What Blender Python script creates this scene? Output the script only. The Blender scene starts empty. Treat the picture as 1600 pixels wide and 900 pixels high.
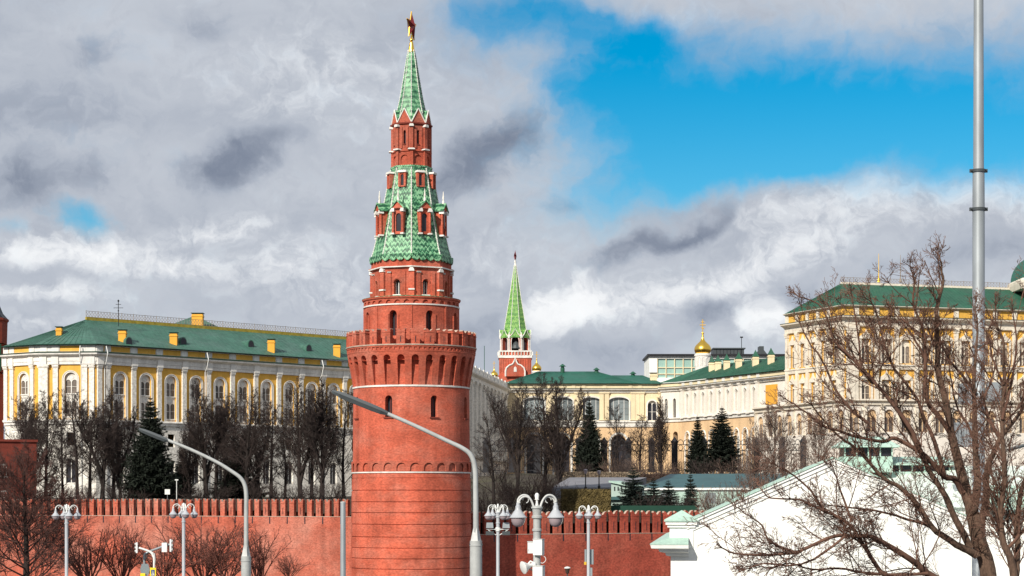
import bpy, math, random
from mathutils import Vector, Matrix
R = math.radians
sc = bpy.context.scene
COL = sc.collection
F, CX, HY, EYE = 3077.0, 800.0, 780.0, 12.0

# ------------------------------------------------------------------ camera, sky, sun, exposure
cam_d = bpy.data.cameras.new('camera')
cam_d.sensor_width = 36.0
cam_d.lens = 36.0 * F / 1600.0
cam_d.shift_y = (HY - 450.0) / 1600.0
cam_d.clip_start = 0.5
cam_d.clip_end = 6000
cam = bpy.data.objects.new('camera', cam_d)
cam.location = (0, 0, EYE)
cam.rotation_euler = (R(90), 0, 0)
COL.objects.link(cam)
sc.camera = cam

SUN_EL, SUN_AZ = R(32), R(30)          # azimuth: towards the left, from straight behind the camera
S = Vector((-math.sin(SUN_AZ) * math.cos(SUN_EL), -math.cos(SUN_AZ) * math.cos(SUN_EL), math.sin(SUN_EL)))
sun_d = bpy.data.lights.new('sun', 'SUN')
sun_d.energy = 4.6
sun_d.angle = R(0.5)
sun_d.color = (1.0, 0.93, 0.82)
sun = bpy.data.objects.new('sun', sun_d)
sun.rotation_euler = S.to_track_quat('Z', 'Y').to_euler()
COL.objects.link(sun)

vs = sc.view_settings
vs.view_transform = 'Standard'
vs.look = 'None'
vs.exposure = 0.2
vs.gamma = 1.0
vs.use_curve_mapping = False


def build_world():
    w = bpy.data.worlds.new('World')
    sc.world = w
    w.use_nodes = True
    nt = w.node_tree
    N, L = nt.nodes, nt.links
    N.clear()

    def node(t, **kw):
        n = N.new(t)
        for k, v in kw.items():
            setattr(n, k, v)
        return n

    def setin(n, i, v):
        if hasattr(v, 'is_linked') or hasattr(v, 'links'):
            L.new(v, n.inputs[i])
        else:
            n.inputs[i].default_value = v

    def math_(op, a, b=0.0, c=None, clamp=False):
        n = node('ShaderNodeMath', operation=op)
        n.use_clamp = clamp
        setin(n, 0, a)
        setin(n, 1, b)
        if c is not None:
            setin(n, 2, c)
        return n.outputs[0]

    def vec(op, a, b):
        n = node('ShaderNodeVectorMath', operation=op)
        setin(n, 0, a)
        setin(n, 1, b)
        return n.outputs['Value'] if op == 'LENGTH' else n.outputs[0]

    def noise(co, scale, detail, rough=0.55, lac=2.0):
        n = node('ShaderNodeTexNoise')
        L.new(co, n.inputs['Vector'])
        n.inputs['Scale'].default_value = scale
        n.inputs['Detail'].default_value = detail
        n.inputs['Roughness'].default_value = rough
        n.inputs['Lacunarity'].default_value = lac
        return n

    def smooth(x, a, b, lo=0.0, hi=1.0):
        n = node('ShaderNodeMapRange', interpolation_type='SMOOTHSTEP')
        setin(n, 0, x)
        for i, v in ((1, a), (2, b), (3, lo), (4, hi)):
            n.inputs[i].default_value = v
        return n.outputs[0]

    tc = node('ShaderNodeTexCoord')
    sep = node('ShaderNodeSeparateXYZ')
    L.new(tc.outputs['Generated'], sep.inputs[0])
    az = math_('ARCTAN2', sep.outputs[0], sep.outputs[1])
    el = math_('ARCSINE', sep.outputs[2])
    comb = node('ShaderNodeCombineXYZ')
    K = F / 100.0                        # unit: 100 photo pixels of arc
    L.new(math_('MULTIPLY', az, K), comb.inputs[0])
    L.new(math_('MULTIPLY', el, K), comb.inputs[1])
    base = comb.outputs[0]
    wn = noise(base, 0.9, 8, 0.56)
    warp = vec('MULTIPLY', vec('SUBTRACT', wn.outputs['Color'], (0.5, 0.5, 0.5)), (1.7, 0.9, 0.0))
    co = vec('ADD', base, warp)
    st = node('ShaderNodeMapping', vector_type='POINT')   # streaks: clouds drawn out and tilted
    L.new(co, st.inputs[0])
    st.inputs['Rotation'].default_value = (0, 0, R(-18))
    st.inputs['Scale'].default_value = (0.55, 1.15, 1)

    def dirpx(px, py):
        a = math.atan((px - CX) / F)
        e = math.atan((HY - py) / F * math.cos(a))
        return a * K, e * K

    def blobs(lst):
        tot = None
        for (px, py, rx, ry, rot, amp) in lst:
            m = node('ShaderNodeMapping', vector_type='TEXTURE')
            L.new(co, m.inputs[0])
            x, y = dirpx(px, py)
            m.inputs['Location'].default_value = (x, y, 0)
            m.inputs['Rotation'].default_value = (0, 0, R(rot))
            m.inputs['Scale'].default_value = (rx / 100, ry / 100, 1)
            d = vec('LENGTH', m.outputs[0], (0, 0, 0))
            g = smooth(d, 0.0, 1.0, amp, 0.0)
            tot = g if tot is None else math_('ADD', tot, g)
        return tot

    blue = blobs([
        (1400, 165, 560, 165, 4, 1.15), (1080, 150, 300, 190, 10, 0.7), (840, 15, 200, 75, 0, 0.7),
        (1560, 250, 260, 110, 0, 0.75), (1080, 270, 420, 95, 14, 0.62), (930, 200, 240, 150, 12, 0.36), (950, 100, 190, 110, 0, 0.5), (1200, 235, 320, 90, 8, .3), (130, 338, 75, 40, 0, 0.95), (20, 350, 70, 26, 0, 0.4),
        (740, 50, 210, 110, 0, 0.46), (1010, 60, 200, 60, 0, 0.5), (960, 330, 150, 60, 10, 0.2),
        (60, 10, 150, 40, 0, .12), (820, 160, 200, 120, 0, .12)])
    dark = blobs([
        (45, 285, 120, 62, 0, 1.0), (155, 82, 105, 45, 10, 0.7), (330, 270, 105, 50, 10, 0.8), (400, 240, 125, 48, 18, 0.95), (150, 272, 62, 42, 0, 0.6),
        (700, 285, 110, 55, 10, .6), (750, 250, 150, 70, 18, .9), (800, 205, 110, 60, 24, .7), (985, 386, 140, 34, 18, 0.9), (1100, 345, 150, 28, 22, 0.85), (1110, 494, 95, 42, 8, 0.9), (880, 325, 60, 32, 0, 0.6),
        (940, 140, 110, 90, 30, 0.6), (1250, 470, 80, 50, 0, 0.55), (60, 180, 330, 95, 0, 0.55), (330, 40, 110, 48, 0, 0.55),
        (790, 525, 150, 60, 0, 0.5), (620, 520, 220, 70, 0, .3), (1400, 420, 160, 35, 8, 0.35), (960, 540, 160, 50, 0, 0.45), (40, 430, 90, 40, 0, .35),
        (1560, 395, 120, 45, 0, 0.5), (1500, 40, 180, 50, 0, 0.3), (330, 460, 150, 50, 0, .25)])
    bright = blobs([
        (880, 480, 150, 52, 22, 1.3), (1185, 500, 75, 60, 0, 1.1), (1330, 320, 330, 80, 6, 0.6), (140, 385, 170, 55, -4, 0.65),
        (340, 352, 130, 34, 8, 0.7), (70, 455, 190, 26, 2, 0.8), (1110, 448, 170, 44, 12, 0.8), (440, 420, 190, 80, 10, 0.6), (150, 400, 260, 40, 0, .5), (960, 470, 220, 60, 8, .5), (40, 510, 160, 30, 0, .4), (560, 470, 140, 60, 0, .4),
        (1570, 310, 150, 70, 0, 0.55), (300, 410, 90, 30, 0, .6), (760, 400, 160, 80, 0, .25), (1040, 30, 160, 40, 0, .35), (500, 130, 320, 130, 0, .35),
        (1230, 400, 160, 50, 10, 0.6), (900, 430, 60, 25, 20, .5), (20, 400, 80, 40, 0, .5)])
    n1 = noise(st.outputs[0], 0.8, 8, 0.5)
    n2 = noise(co, 2.6, 8, 0.56)
    f1 = math_('SUBTRACT', n1.outputs[0], 0.5)
    f2 = math_('SUBTRACT', n2.outputs[0], 0.5)
    cov = math_('SUBTRACT', math_('ADD', blue, math_('MULTIPLY', f1, 0.75)), math_('MULTIPLY', f2, -0.55))
    clear = smooth(cov, 0.0, 1.12)
    # brightness of the cloud
    sh = math_('ADD', 0.575, math_('MULTIPLY', f1, 0.30))
    n3 = noise(co, 7.0, 6, 0.6)
    f3 = math_('SUBTRACT', n3.outputs[0], 0.5)
    sh = math_('ADD', sh, math_('MULTIPLY', f2, 0.17))
    sh = math_('ADD', sh, math_('MULTIPLY', f3, 0.09))
    ragged = math_('ADD', math_('MULTIPLY', f2, 1.5), math_('MULTIPLY', f3, 0.8))
    drk = smooth(math_('ADD', dark, ragged), -0.05, 1.5)
    sh = math_('SUBTRACT', sh, math_('MULTIPLY', drk, 0.36))
    brt = smooth(math_('ADD', bright, ragged), 0.05, 1.3)
    sh = math_('ADD', sh, math_('MULTIPLY', brt, 0.38))
    ramp = node('ShaderNodeValToRGB')
    L.new(sh, ramp.inputs[0])
    e = ramp.color_ramp.elements
    e[0].position, e[0].color = 0.0, (0.10, 0.125, 0.175, 1)
    e[1].position, e[1].color = 1.0, (0.92, 0.93, 0.94, 1)
    for p, c in ((0.22, (0.19, 0.225, 0.30, 1)), (0.48, (0.385, 0.425, 0.50, 1)), (0.70, (0.62, 0.65, 0.70, 1))):
        k = e.new(p)
        k.color = c
    STR = 0.1
    cl = node('ShaderNodeVectorMath', operation='SCALE')
    L.new(ramp.outputs[0], cl.inputs[0])
    cl.inputs['Scale'].default_value = 0.93 / STR
    sky = node('ShaderNodeTexSky', sky_type='NISHITA')
    sky.sun_disc = False
    sky.sun_elevation = SUN_EL
    sky.sun_rotation = math.atan2(S.x, S.y)
    sky.air_density, sky.dust_density, sky.ozone_density = 1.0, 0.15, 3.0
    hs = node('ShaderNodeHueSaturation')
    L.new(sky.outputs[0], hs.inputs['Color'])
    hs.inputs['Hue'].default_value = 0.487
    hs.inputs['Saturation'].default_value = 1.62
    hs.inputs['Value'].default_value = 0.9
    mix = node('ShaderNodeMix', data_type='RGBA')
    L.new(clear, mix.inputs[0])
    L.new(cl.outputs[0], mix.inputs[6])
    L.new(hs.outputs[0], mix.inputs[7])
    bg = node('ShaderNodeBackground')
    L.new(mix.outputs[2], bg.inputs[0])
    bg.inputs[1].default_value = STR
    out = node('ShaderNodeOutputWorld')
    L.new(bg.outputs[0], out.inputs[0])
    w.cycles.sampling_method = 'MANUAL'
    w.cycles.sample_map_resolution = 512


build_world()


# ------------------------------------------------------------------ helpers
def P(px, py, Y):
    return Vector(((px - CX) / F * Y, Y, EYE + (HY - py) / F * Y))


def XY(px, Y):
    return ((px - CX) / F * Y, Y)


def Z(py, Y):
    return EYE + (HY - py) / F * Y


class Fr:                                  # a flat facade: u along it, z up, d outwards
    def __init__(s, o, a):
        s.o = Vector((o[0], o[1]))
        s.a = a
        s.ux = Vector((math.cos(a), math.sin(a)))
        s.n = Vector((math.sin(a), -math.cos(a)))

    def p(s, u, z, d=0.0):
        q = s.o + s.ux * u + s.n * d
        return (q.x, q.y, z)


def fr_between(a, b):
    a, b = Vector(a), Vector(b)
    f = Fr(a, math.atan2(b.y - a.y, b.x - a.x))
    f.len = (b - a).length
    return f


class Cyl:                                 # a round wall: u is arc length at radius r, 0 faces the street
    def __init__(s, o, r, rz=None, th=0.0):
        s.o, s.r, s.rz, s.th = o, r, rz, th

    def p(s, u, z, d=0.0):
        t = u / s.r + s.th
        rr = (s.rz(z) if s.rz else s.r) + d
        return (s.o[0] + rr * math.sin(t), s.o[1] - rr * math.cos(t), z)


FLAT = Fr((0, 0), 0.0)


class MB:
    def __init__(s):
        s.v, s.f, s.m = [], [], []

    def add(s, vs, fs, mi=0):
        o = len(s.v)
        s.v += [tuple(q) for q in vs]
        for k in fs:
            s.f.append(tuple(i + o for i in k))
            s.m.append(mi)

    def quad(s, a, b, c, d, mi=0):
        s.add((a, b, c, d), ((0, 1, 2, 3),), mi)

    def poly(s, pts, mi=0):
        s.add(pts, (tuple(range(len(pts))),), mi)

    def fbox(s, fr, u0, u1, z0, z1, d0, d1, mi=0, nu=1):
        for k in range(nu):
            a, b = u0 + (u1 - u0) * k / nu, u0 + (u1 - u0) * (k + 1) / nu
            v = [fr.p(a, z0, d0), fr.p(b, z0, d0), fr.p(b, z0, d1), fr.p(a, z0, d1),
                 fr.p(a, z1, d0), fr.p(b, z1, d0), fr.p(b, z1, d1), fr.p(a, z1, d1)]
            f = [(0, 1, 2, 3), (7, 6, 5, 4), (3, 2, 6, 7), (1, 0, 4, 5)]
            if k == 0:
                f.append((0, 3, 7, 4))
            if k == nu - 1:
                f.append((2, 1, 5, 6))
            s.add(v, f, mi)

    def box(s, x0, x1, y0, y1, z0, z1, mi=0):
        s.fbox(FLAT, x0, x1, z0, z1, -y1, -y0, mi)

    def prism(s, pts, fr, d0, d1, mi=0, side=None):
        n = len(pts)
        v = [fr.p(u, z, d1) for u, z in pts] + [fr.p(u, z, d0) for u, z in pts]
        s.add(v, [tuple(range(n)), tuple(range(2 * n - 1, n - 1, -1))], mi)
        for i in range(n):
            j = (i + 1) % n
            k = mi if side is None else side(i)
            s.add([v[i], v[j], v[n + j], v[n + i]], [(3, 2, 1, 0)], k)

    def lathe(s, prof, n=32, c=(0, 0), ph=0.0, mi=0, cap=True, a0=0.0, a1=None):
        full = a1 is None
        a1 = a0 + 2 * math.pi if full else a1
        m = n if full else n + 1
        v = []
        for r, z in prof:
            for k in range(m):
                t = ph + a0 + (a1 - a0) * k / n
                v.append((c[0] + r * math.sin(t), c[1] - r * math.cos(t), z))
        f = []
        for i in range(len(prof) - 1):
            for k in range(n):
                k2 = (k + 1) % m
                f.append((i * m + k, i * m + k2, (i + 1) * m + k2, (i + 1) * m + k))
        if cap and full:
            f.append(tuple(range((len(prof) - 1) * m, len(prof) * m)))
            f.append(tuple(range(m - 1, -1, -1)))
        s.add(v, f, mi)

    def tube(s, pts, rad, n=6, mi=0, cap=True):
        pts = [Vector(q) for q in pts]
        if not hasattr(rad, '__len__'):
            rad = [rad] * len(pts)
        v = []
        up = None
        for i, q in enumerate(pts):
            d = (pts[min(i + 1, len(pts) - 1)] - pts[max(i - 1, 0)])
            if d.length < 1e-9:
                d = Vector((0, 0, 1))
            d.normalize()
            if up is None:
                up = d.orthogonal().normalized()
            else:
                up = (up - d * up.dot(d))
                up = up.normalized() if up.length > 1e-6 else d.orthogonal().normalized()
            w = d.cross(up)
            for k in range(n):
                t = 2 * math.pi * k / n
                v.append(q + (up * math.cos(t) + w * math.sin(t)) * rad[i])
        f = []
        for i in range(len(pts) - 1):
            for k in range(n):
                k2 = (k + 1) % n
                f.append((i * n + k, i * n + k2, (i + 1) * n + k2, (i + 1) * n + k))
        if cap:
            f.append(tuple(range(n - 1, -1, -1)))
            f.append(tuple(range((len(pts) - 1) * n, len(pts) * n)))
        s.add(v, f, mi)

    def ball(s, c, r, nu=12, nv=8, sz=1.0, mi=0):
        prof = [(max(1e-4, r * math.sin(math.pi * j / nv)), c[2] - sz * r * math.cos(math.pi * j / nv)) for j in range(nv + 1)]
        s.lathe(prof, nu, (c[0], c[1]), mi=mi, cap=False)

    def wall_bay(s, fr, u0, u1, z0, z1, holes, nu=1, dep=0.3, mi=0, rmi=None, seg=8, pointed=False):
        rmi = mi if rmi is None else rmi

        def strip(a, b, za, zb):
            if b - a < 1e-5 or zb - za < 1e-5:
                return
            n = max(1, math.ceil((b - a) / (u1 - u0) * nu - 1e-6))
            for k in range(n):
                x, y = a + (b - a) * k / n, a + (b - a) * (k + 1) / n
                s.quad(fr.p(x, za), fr.p(y, za), fr.p(y, zb), fr.p(x, zb), mi)
        z = z0
        for (uc, w, zs, zt, arch) in holes:
            strip(u0, u1, z, zs)
            l, r = uc - w / 2, uc + w / 2
            out = hole_outline(uc, w, zs, zt, arch, seg)
            if arch:
                sp = out[1][1]
                top = zt + 0.02
                strip(u0, l, zs, sp)
                strip(r, u1, zs, sp)
                strip(u0, l, sp, top)
                strip(r, u1, sp, top)
                for i in range(1, len(out) - 2):
                    a, b = out[i], out[i + 1]
                    s.quad(fr.p(*a), fr.p(*b), fr.p(b[0], top), fr.p(a[0], top), mi)
                z = top
            else:
                strip(u0, l, zs, zt)
                strip(r, u1, zs, zt)
                z = zt
            n = len(out)
            for i in range(n):
                a, b = out[i], out[(i + 1) % n]
                s.quad(fr.p(a[0], a[1]), fr.p(a[0], a[1], -dep), fr.p(b[0], b[1], -dep), fr.p(b[0], b[1]), rmi)
        strip(u0, u1, z, z1)

    def cornice(s, path, prof, mi=0, closed=False, cap=True):
        """extrude a profile [(out, z)] along a path of (x, y), out to the right of its direction (towards the street), mitred"""
        pts = [Vector(q) for q in path]
        n = len(pts)
        offs = []
        for i in range(n):
            dirs = []
            if i > 0 or closed:
                dirs.append((pts[i] - pts[i - 1]).normalized())
            if i < n - 1 or closed:
                dirs.append((pts[(i + 1) % n] - pts[i]).normalized())
            nn = [Vector((d.y, -d.x)) for d in dirs]
            if len(nn) == 1:
                offs.append(nn[0])
            else:
                b = (nn[0] + nn[1]).normalized()
                offs.append(b / max(0.3, b.dot(nn[0])))
        m = len(prof)
        v = []
        for i in range(n):
            for o, z in prof:
                q = pts[i] + offs[i] * o
                v.append((q.x, q.y, z))
        f = []
        for i in range(n if closed else n - 1):
            i2 = (i + 1) % n
            for j in range(m - 1):
                f.append((i * m + j, i2 * m + j, i2 * m + j + 1, i * m + j + 1))
        if cap and not closed:
            f.append(tuple(range(m - 1, -1, -1)))
            f.append(tuple(range((n - 1) * m, n * m)))
        s.add(v, f, mi)


def hole_outline(uc, w, zs, zt, arch, seg=8):
    l, r = uc - w / 2, uc + w / 2
    if not arch:
        return [(l, zs), (l, zt), (r, zt), (r, zs)]
    rise = w / 2 * (arch if not isinstance(arch, bool) else 1.0)
    sp = zt - rise
    pts = [(l, zs), (l, sp)]
    for k in range(1, seg):
        t = math.pi * (1 - k / seg)
        pts.append((uc + w / 2 * math.cos(t), sp + rise * math.sin(t)))
    return pts + [(r, sp), (r, zs)]


W = {}                                     # world position of every parent


def ob(name, mb, mats, parent=None, origin=None, local=False, rot=0.0, smooth=False, label=None):
    base = W[parent.name] if parent is not None else Vector((0, 0, 0))
    o = Vector(origin) if origin is not None else base.copy()
    me = bpy.data.meshes.new(name)
    vv = mb.v if local else [(a - o.x, b - o.y, c - o.z) for a, b, c in mb.v]
    me.from_pydata(vv, [], mb.f)
    mats = mats if isinstance(mats, (list, tuple)) else [mats]
    for m in mats:
        me.materials.append(m)
    if len(mats) > 1:
        me.polygons.foreach_set('material_index', mb.m)
    if smooth:
        me.polygons.foreach_set('use_smooth', [True] * len(me.polygons))
        try:
            me.set_sharp_from_angle(angle=R(smooth if smooth > 1 else 40))
        except Exception:
            pass
    me.update()
    return link(name, me, parent, o, rot, label)


def link(name, me, parent, o, rot=0.0, label=None):
    x = bpy.data.objects.new(name, me)
    COL.objects.link(x)
    if parent is not None:
        x.parent = parent
        x.location = Vector(o) - W[parent.name]
    else:
        x.location = o
    x.rotation_euler = (0, 0, rot)
    W[x.name] = Vector(o)
    if label:
        x['label'] = label
    return x


def tag(o, label, cat, group=None, kind=None):
    if label:
        o['label'] = label
    if cat:
        o['category'] = cat
    if group:
        o['group'] = group
    if kind:
        o['kind'] = kind
    return o


def thing(name, loc, label, cat, group=None):
    e = bpy.data.objects.new(name, None)
    COL.objects.link(e)
    e.location = loc
    e.empty_display_size = 0.5
    W[e.name] = Vector(loc)
    return tag(e, label, cat, group)


def copy_tree(o, loc=None, rot=None, scale=None, label=None, parent=None):
    c = o.copy()
    COL.objects.link(c)
    if parent is not None:
        c.parent = parent
    if loc is not None:
        c.location = loc
        W[c.name] = Vector(loc)
    if rot is not None:
        c.rotation_euler = (0, 0, rot)
    if scale is not None:
        c.scale = scale if hasattr(scale, '__len__') else (scale,) * 3
    if label:
        c['label'] = label
    for ch in list(o.children):
        copy_tree(ch, parent=c)
    return c


def struct(name, mb, m, **kw):
    o = ob(name, mb, m, **kw)
    o['kind'] = 'structure'
    return o


# ------------------------------------------------------------------ materials
def material(name, col, rough=0.8, var=0.12, scale=1.0, stretch=(1, 1, 1), bump=0.0, metal=0.0, spec=0.3,
             grain=0.0, gscale=6.0, tint=None, tamount=0.5, tscale=0.15, coat=0.0, rand=0.0, streak=0.0):
    m = bpy.data.materials.new(name)
    m.use_nodes = True
    nt = m.node_tree
    N, L = nt.nodes, nt.links
    b = N['Principled BSDF']
    b.inputs['Roughness'].default_value = rough
    b.inputs['Metallic'].default_value = metal
    b.inputs['Specular IOR Level'].default_value = spec
    if coat:
        b.inputs['Coat Weight'].default_value = coat
    geo = N.new('ShaderNodeNewGeometry')
    mp = N.new('ShaderNodeMapping')
    L.new(geo.outputs['Position'], mp.inputs[0])
    mp.inputs['Scale'].default_value = stretch

    def noise(sc_, det):
        n = N.new('ShaderNodeTexNoise')
        L.new(mp.outputs[0], n.inputs['Vector'])
        n.inputs['Scale'].default_value = sc_
        n.inputs['Detail'].default_value = det
        n.inputs['Roughness'].default_value = 0.6
        return n.outputs[0]

    def mix(f, a, c):
        x = N.new('ShaderNodeMix')
        x.data_type = 'RGBA'
        for i, q in ((0, f), (6, a), (7, c)):
            if hasattr(q, 'links'):
                L.new(q, x.inputs[i])
            else:
                x.inputs[i].default_value = q
        return x.outputs[2]

    def c4(c, k=1.0):
        return (min(1, c[0] * k), min(1, c[1] * k), min(1, c[2] * k), 1)

    def mr(x, a, c):
        n = N.new('ShaderNodeMapRange')
        L.new(x, n.inputs[0])
        n.inputs[1].default_value, n.inputs[2].default_value = a, c
        return n.outputs[0]
    n1 = noise(scale, 6)
    c = mix(mr(n1, 0.3, 0.7), c4(col, 1 - var), c4(col, 1 + var))
    if tint is not None:
        n3 = noise(tscale, 7)
        f = N.new('ShaderNodeMath')
        f.operation = 'MULTIPLY'
        L.new(mr(n3, 0.45, 0.7), f.inputs[0])
        f.inputs[1].default_value = tamount
        c = mix(f.outputs[0], c, c4(tint))
    if grain:
        n2 = noise(gscale, 3)
        f = mr(n2, 0.32, 0.68)
        g = mix(f, (1 - grain, 1 - grain, 1 - grain, 1), (1 + grain, 1 + grain, 1 + grain, 1))
        x = N.new('ShaderNodeMix')
        x.data_type = 'RGBA'
        x.blend_type = 'MULTIPLY'
        x.inputs[0].default_value = 1
        L.new(c, x.inputs[6])
        L.new(g, x.inputs[7])
        c = x.outputs[2]
    def times(c, f, lo, hi):
        x = N.new('ShaderNodeMix')
        x.data_type = 'RGBA'
        x.blend_type = 'MULTIPLY'
        x.inputs[0].default_value = 1
        L.new(c, x.inputs[6])
        L.new(mix(f, (lo, lo, lo, 1), (hi, hi, hi, 1)), x.inputs[7])
        return x.outputs[2]
    if streak:                              # rain streaks and soot running down the wall
        m2 = N.new('ShaderNodeMapping')
        L.new(geo.outputs['Position'], m2.inputs[0])
        m2.inputs['Scale'].default_value = (0.9, 0.9, 0.07)
        n4 = N.new('ShaderNodeTexNoise')
        L.new(m2.outputs[0], n4.inputs['Vector'])
        n4.inputs['Scale'].default_value = 1.0
        n4.inputs['Detail'].default_value = 5
        c = times(c, mr(n4.outputs[0], 0.32, 0.62), 1 - streak, 1 + streak * .35)
    if rand:
        oi = N.new('ShaderNodeObjectInfo')
        c = times(c, oi.outputs['Random'], 1 - rand, 1 + rand)
    L.new(c, b.inputs['Base Color'])
    if bump:
        bn = N.new('ShaderNodeBump')
        bn.inputs['Strength'].default_value = bump
        bn.inputs['Distance'].default_value = 0.05
        L.new(noise(gscale, 4), bn.inputs['Height'])
        L.new(bn.outputs[0], b.inputs['Normal'])
    return m


def tile_material(name, light, dark, mid, sx=17.0, sz=1.9):
    """glazed roof tiles laid in zigzags round the tower axis (object origin)"""
    m = bpy.data.materials.new(name)
    m.use_nodes = True
    nt = m.node_tree
    N, L = nt.nodes, nt.links
    b = N['Principled BSDF']
    b.inputs['Roughness'].default_value = 0.5
    b.inputs['Specular IOR Level'].default_value = 0.4
    tc = N.new('ShaderNodeTexCoord')
    sp = N.new('ShaderNodeSeparateXYZ')
    L.new(tc.outputs['Object'], sp.inputs[0])

    def M(op, a, c=0.0):
        n = N.new('ShaderNodeMath')
        n.operation = op
        for i, q in ((0, a), (1, c)):
            if hasattr(q, 'links'):
                L.new(q, n.inputs[i])
            else:
                n.inputs[i].default_value = q
        return n.outputs[0]
    th = M('ARCTAN2', sp.outputs[0], M('MULTIPLY', sp.outputs[1], -1))
    zig = M('PINGPONG', M('MULTIPLY', th, sx), 1.0)
    t = M('FRACT', M('ADD', M('MULTIPLY', sp.outputs[2], sz), M('MULTIPLY', zig, 0.55)))
    nz = N.new('ShaderNodeTexNoise')
    L.new(tc.outputs['Object'], nz.inputs['Vector'])
    nz.inputs['Scale'].default_value = 1.6
    nz.inputs['Detail'].default_value = 5
    nz.inputs['Roughness'].default_value = 0.7
    vz = N.new('ShaderNodeTexVoronoi')
    L.new(tc.outputs['Object'], vz.inputs['Vector'])
    vz.inputs['Scale'].default_value = 3.4
    f = M('ADD', t, M('MULTIPLY', M('SUBTRACT', nz.outputs[0], 0.5), 1.9))
    sv = N.new('ShaderNodeSeparateColor')
    L.new(vz.outputs['Color'], sv.inputs[0])
    f = M('ADD', f, M('MULTIPLY', M('SUBTRACT', sv.outputs[0], 0.5), 0.75))
    r = N.new('ShaderNodeValToRGB')
    L.new(f, r.inputs[0])
    e = r.color_ramp.elements
    e[0].position, e[0].color = 0.22, (*dark, 1)
    e[1].position, e[1].color = 0.86, (*light, 1)
    k = e.new(0.5)
    k.color = (*mid, 1)
    L.new(r.outputs[0], b.inputs['Base Color'])
    return m


M = {}
M['brick'] = material('tower_brick', (0.435, 0.094, 0.053), 0.9, 0.26, 0.35, (1, 1, 1.8), 0.5, grain=0.26, gscale=4.2,
                      tint=(0.46, 0.165, 0.115), tamount=0.65, tscale=0.3, rand=0.07, streak=0.22)
M['brick_dark'] = material('dark_brick', (0.20, 0.042, 0.028), 0.9, 0.2, 0.6, (1, 1, 2), 0.3, grain=0.2, gscale=6)
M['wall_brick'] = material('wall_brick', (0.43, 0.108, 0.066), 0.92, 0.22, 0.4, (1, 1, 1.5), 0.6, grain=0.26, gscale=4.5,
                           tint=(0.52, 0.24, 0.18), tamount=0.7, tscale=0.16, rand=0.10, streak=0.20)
M['shade_brick'] = material('shaded_brick', (0.30, 0.058, 0.036), 0.92, 0.2, 0.3, (1, 1, 1.4), 0.7, grain=0.3, gscale=4.0,
                            tint=(0.42, 0.13, 0.085), tamount=0.5, tscale=0.2, rand=0.10, streak=0.2)  # wall brick darkened: shade of the grazing sun is in the colour
M['stone'] = material('white_stone', (0.72, 0.70, 0.655), 0.8, 0.12, 0.8, grain=0.10, gscale=4, streak=0.14)
M['carved'] = material('carved_stone', (0.72, 0.69, 0.63), 0.85, 0.10, 1.0, bump=0.9, grain=0.24, gscale=3.2)
M['cap'] = material('lime_coping', (0.47, 0.36, 0.29), 0.85, 0.2, 1.0, grain=0.2)
M['tile'] = tile_material('green_glazed_tile', (0.23, 0.46, 0.26), (0.012, 0.070, 0.036), (0.062, 0.235, 0.112))
M['tile_far'] = tile_material('pale_green_tile', (0.24, 0.43, 0.11), (0.07, 0.21, 0.05), (0.15, 0.33, 0.085), 12, 0.9)
M['gold'] = material('gold_leaf', (0.95, 0.58, 0.10), 0.28, 0.1, 1.0, metal=1.0)
M['goldpaint'] = material('gold_paint', (0.85, 0.52, 0.06), 0.4, 0.1, 1.0, metal=0.5)
M['ruby'] = material('ruby_glass', (0.20, 0.012, 0.012), 0.2, 0.1, 1.0, spec=0.6)
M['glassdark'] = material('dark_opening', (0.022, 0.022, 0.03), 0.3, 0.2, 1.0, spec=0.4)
M['glassbrown'] = material('curtained_glass', (0.15, 0.125, 0.105), 0.3, 0.3, 1.3, spec=0.5, grain=0.3, gscale=3, rand=0.55)
M['glassgrey'] = material('grey_glass', (0.20, 0.235, 0.245), 0.15, 0.25, 0.5, spec=0.6, rand=0.4)
M['glassgreen'] = material('green_office_glass', (0.30, 0.47, 0.42), 0.12, 0.15, 0.15, spec=0.6)
M['yellow'] = material('yellow_plaster', (0.72, 0.405, 0.075), 0.85, 0.08, 0.5, grain=0.08, gscale=3, streak=0.1)
M['yellowdeep'] = material('ochre_plaster', (0.72, 0.36, 0.05), 0.85, 0.08, 0.5)
M['cream'] = material('cream_plaster', (0.74, 0.62, 0.41), 0.85, 0.08, 0.5, grain=0.08, streak=0.1)
M['peach'] = material('peach_plaster', (0.66, 0.46, 0.27), 0.85, 0.12, 0.5, grain=0.12, streak=0.12)
M['palewhite'] = material('pale_plaster', (0.72, 0.67, 0.60), 0.85, 0.08, 0.5, grain=0.08)
M['roof'] = material('painted_green_roof', (0.046, 0.125, 0.092), 0.55, 0.22, 0.3, (1, 1, 1), grain=0.2, gscale=1.8,
                     tint=(0.075, 0.145, 0.120), tamount=0.85, tscale=0.25)
M['roof_deep'] = material('deep_green_roof', (0.018, 0.118, 0.080), 0.55, 0.2, 0.3, grain=0.16, gscale=1.5, tint=(0.04, 0.125, 0.098), tamount=.7, tscale=.25)
M['roof_dark'] = material('dark_green_roof', (0.020, 0.095, 0.056), 0.6, 0.22, 0.3, grain=0.18, gscale=1.5, tint=(0.045, 0.105, 0.075), tamount=.7, tscale=.25)
M['gutter'] = material('dark_green_gutter', (0.01, 0.05, 0.032), 0.5)
M['iron'] = material('black_iron', (0.018, 0.018, 0.022), 0.5)
M['rail'] = material('weathered_ridge_rail', (0.24, 0.20, 0.17), 0.6)
M['oliveyellow'] = material('olive_ridge_board', (0.34, 0.26, 0.04), 0.8, 0.3, 1.5)  # mottled yellow-olive strip under the ridge railing
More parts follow.
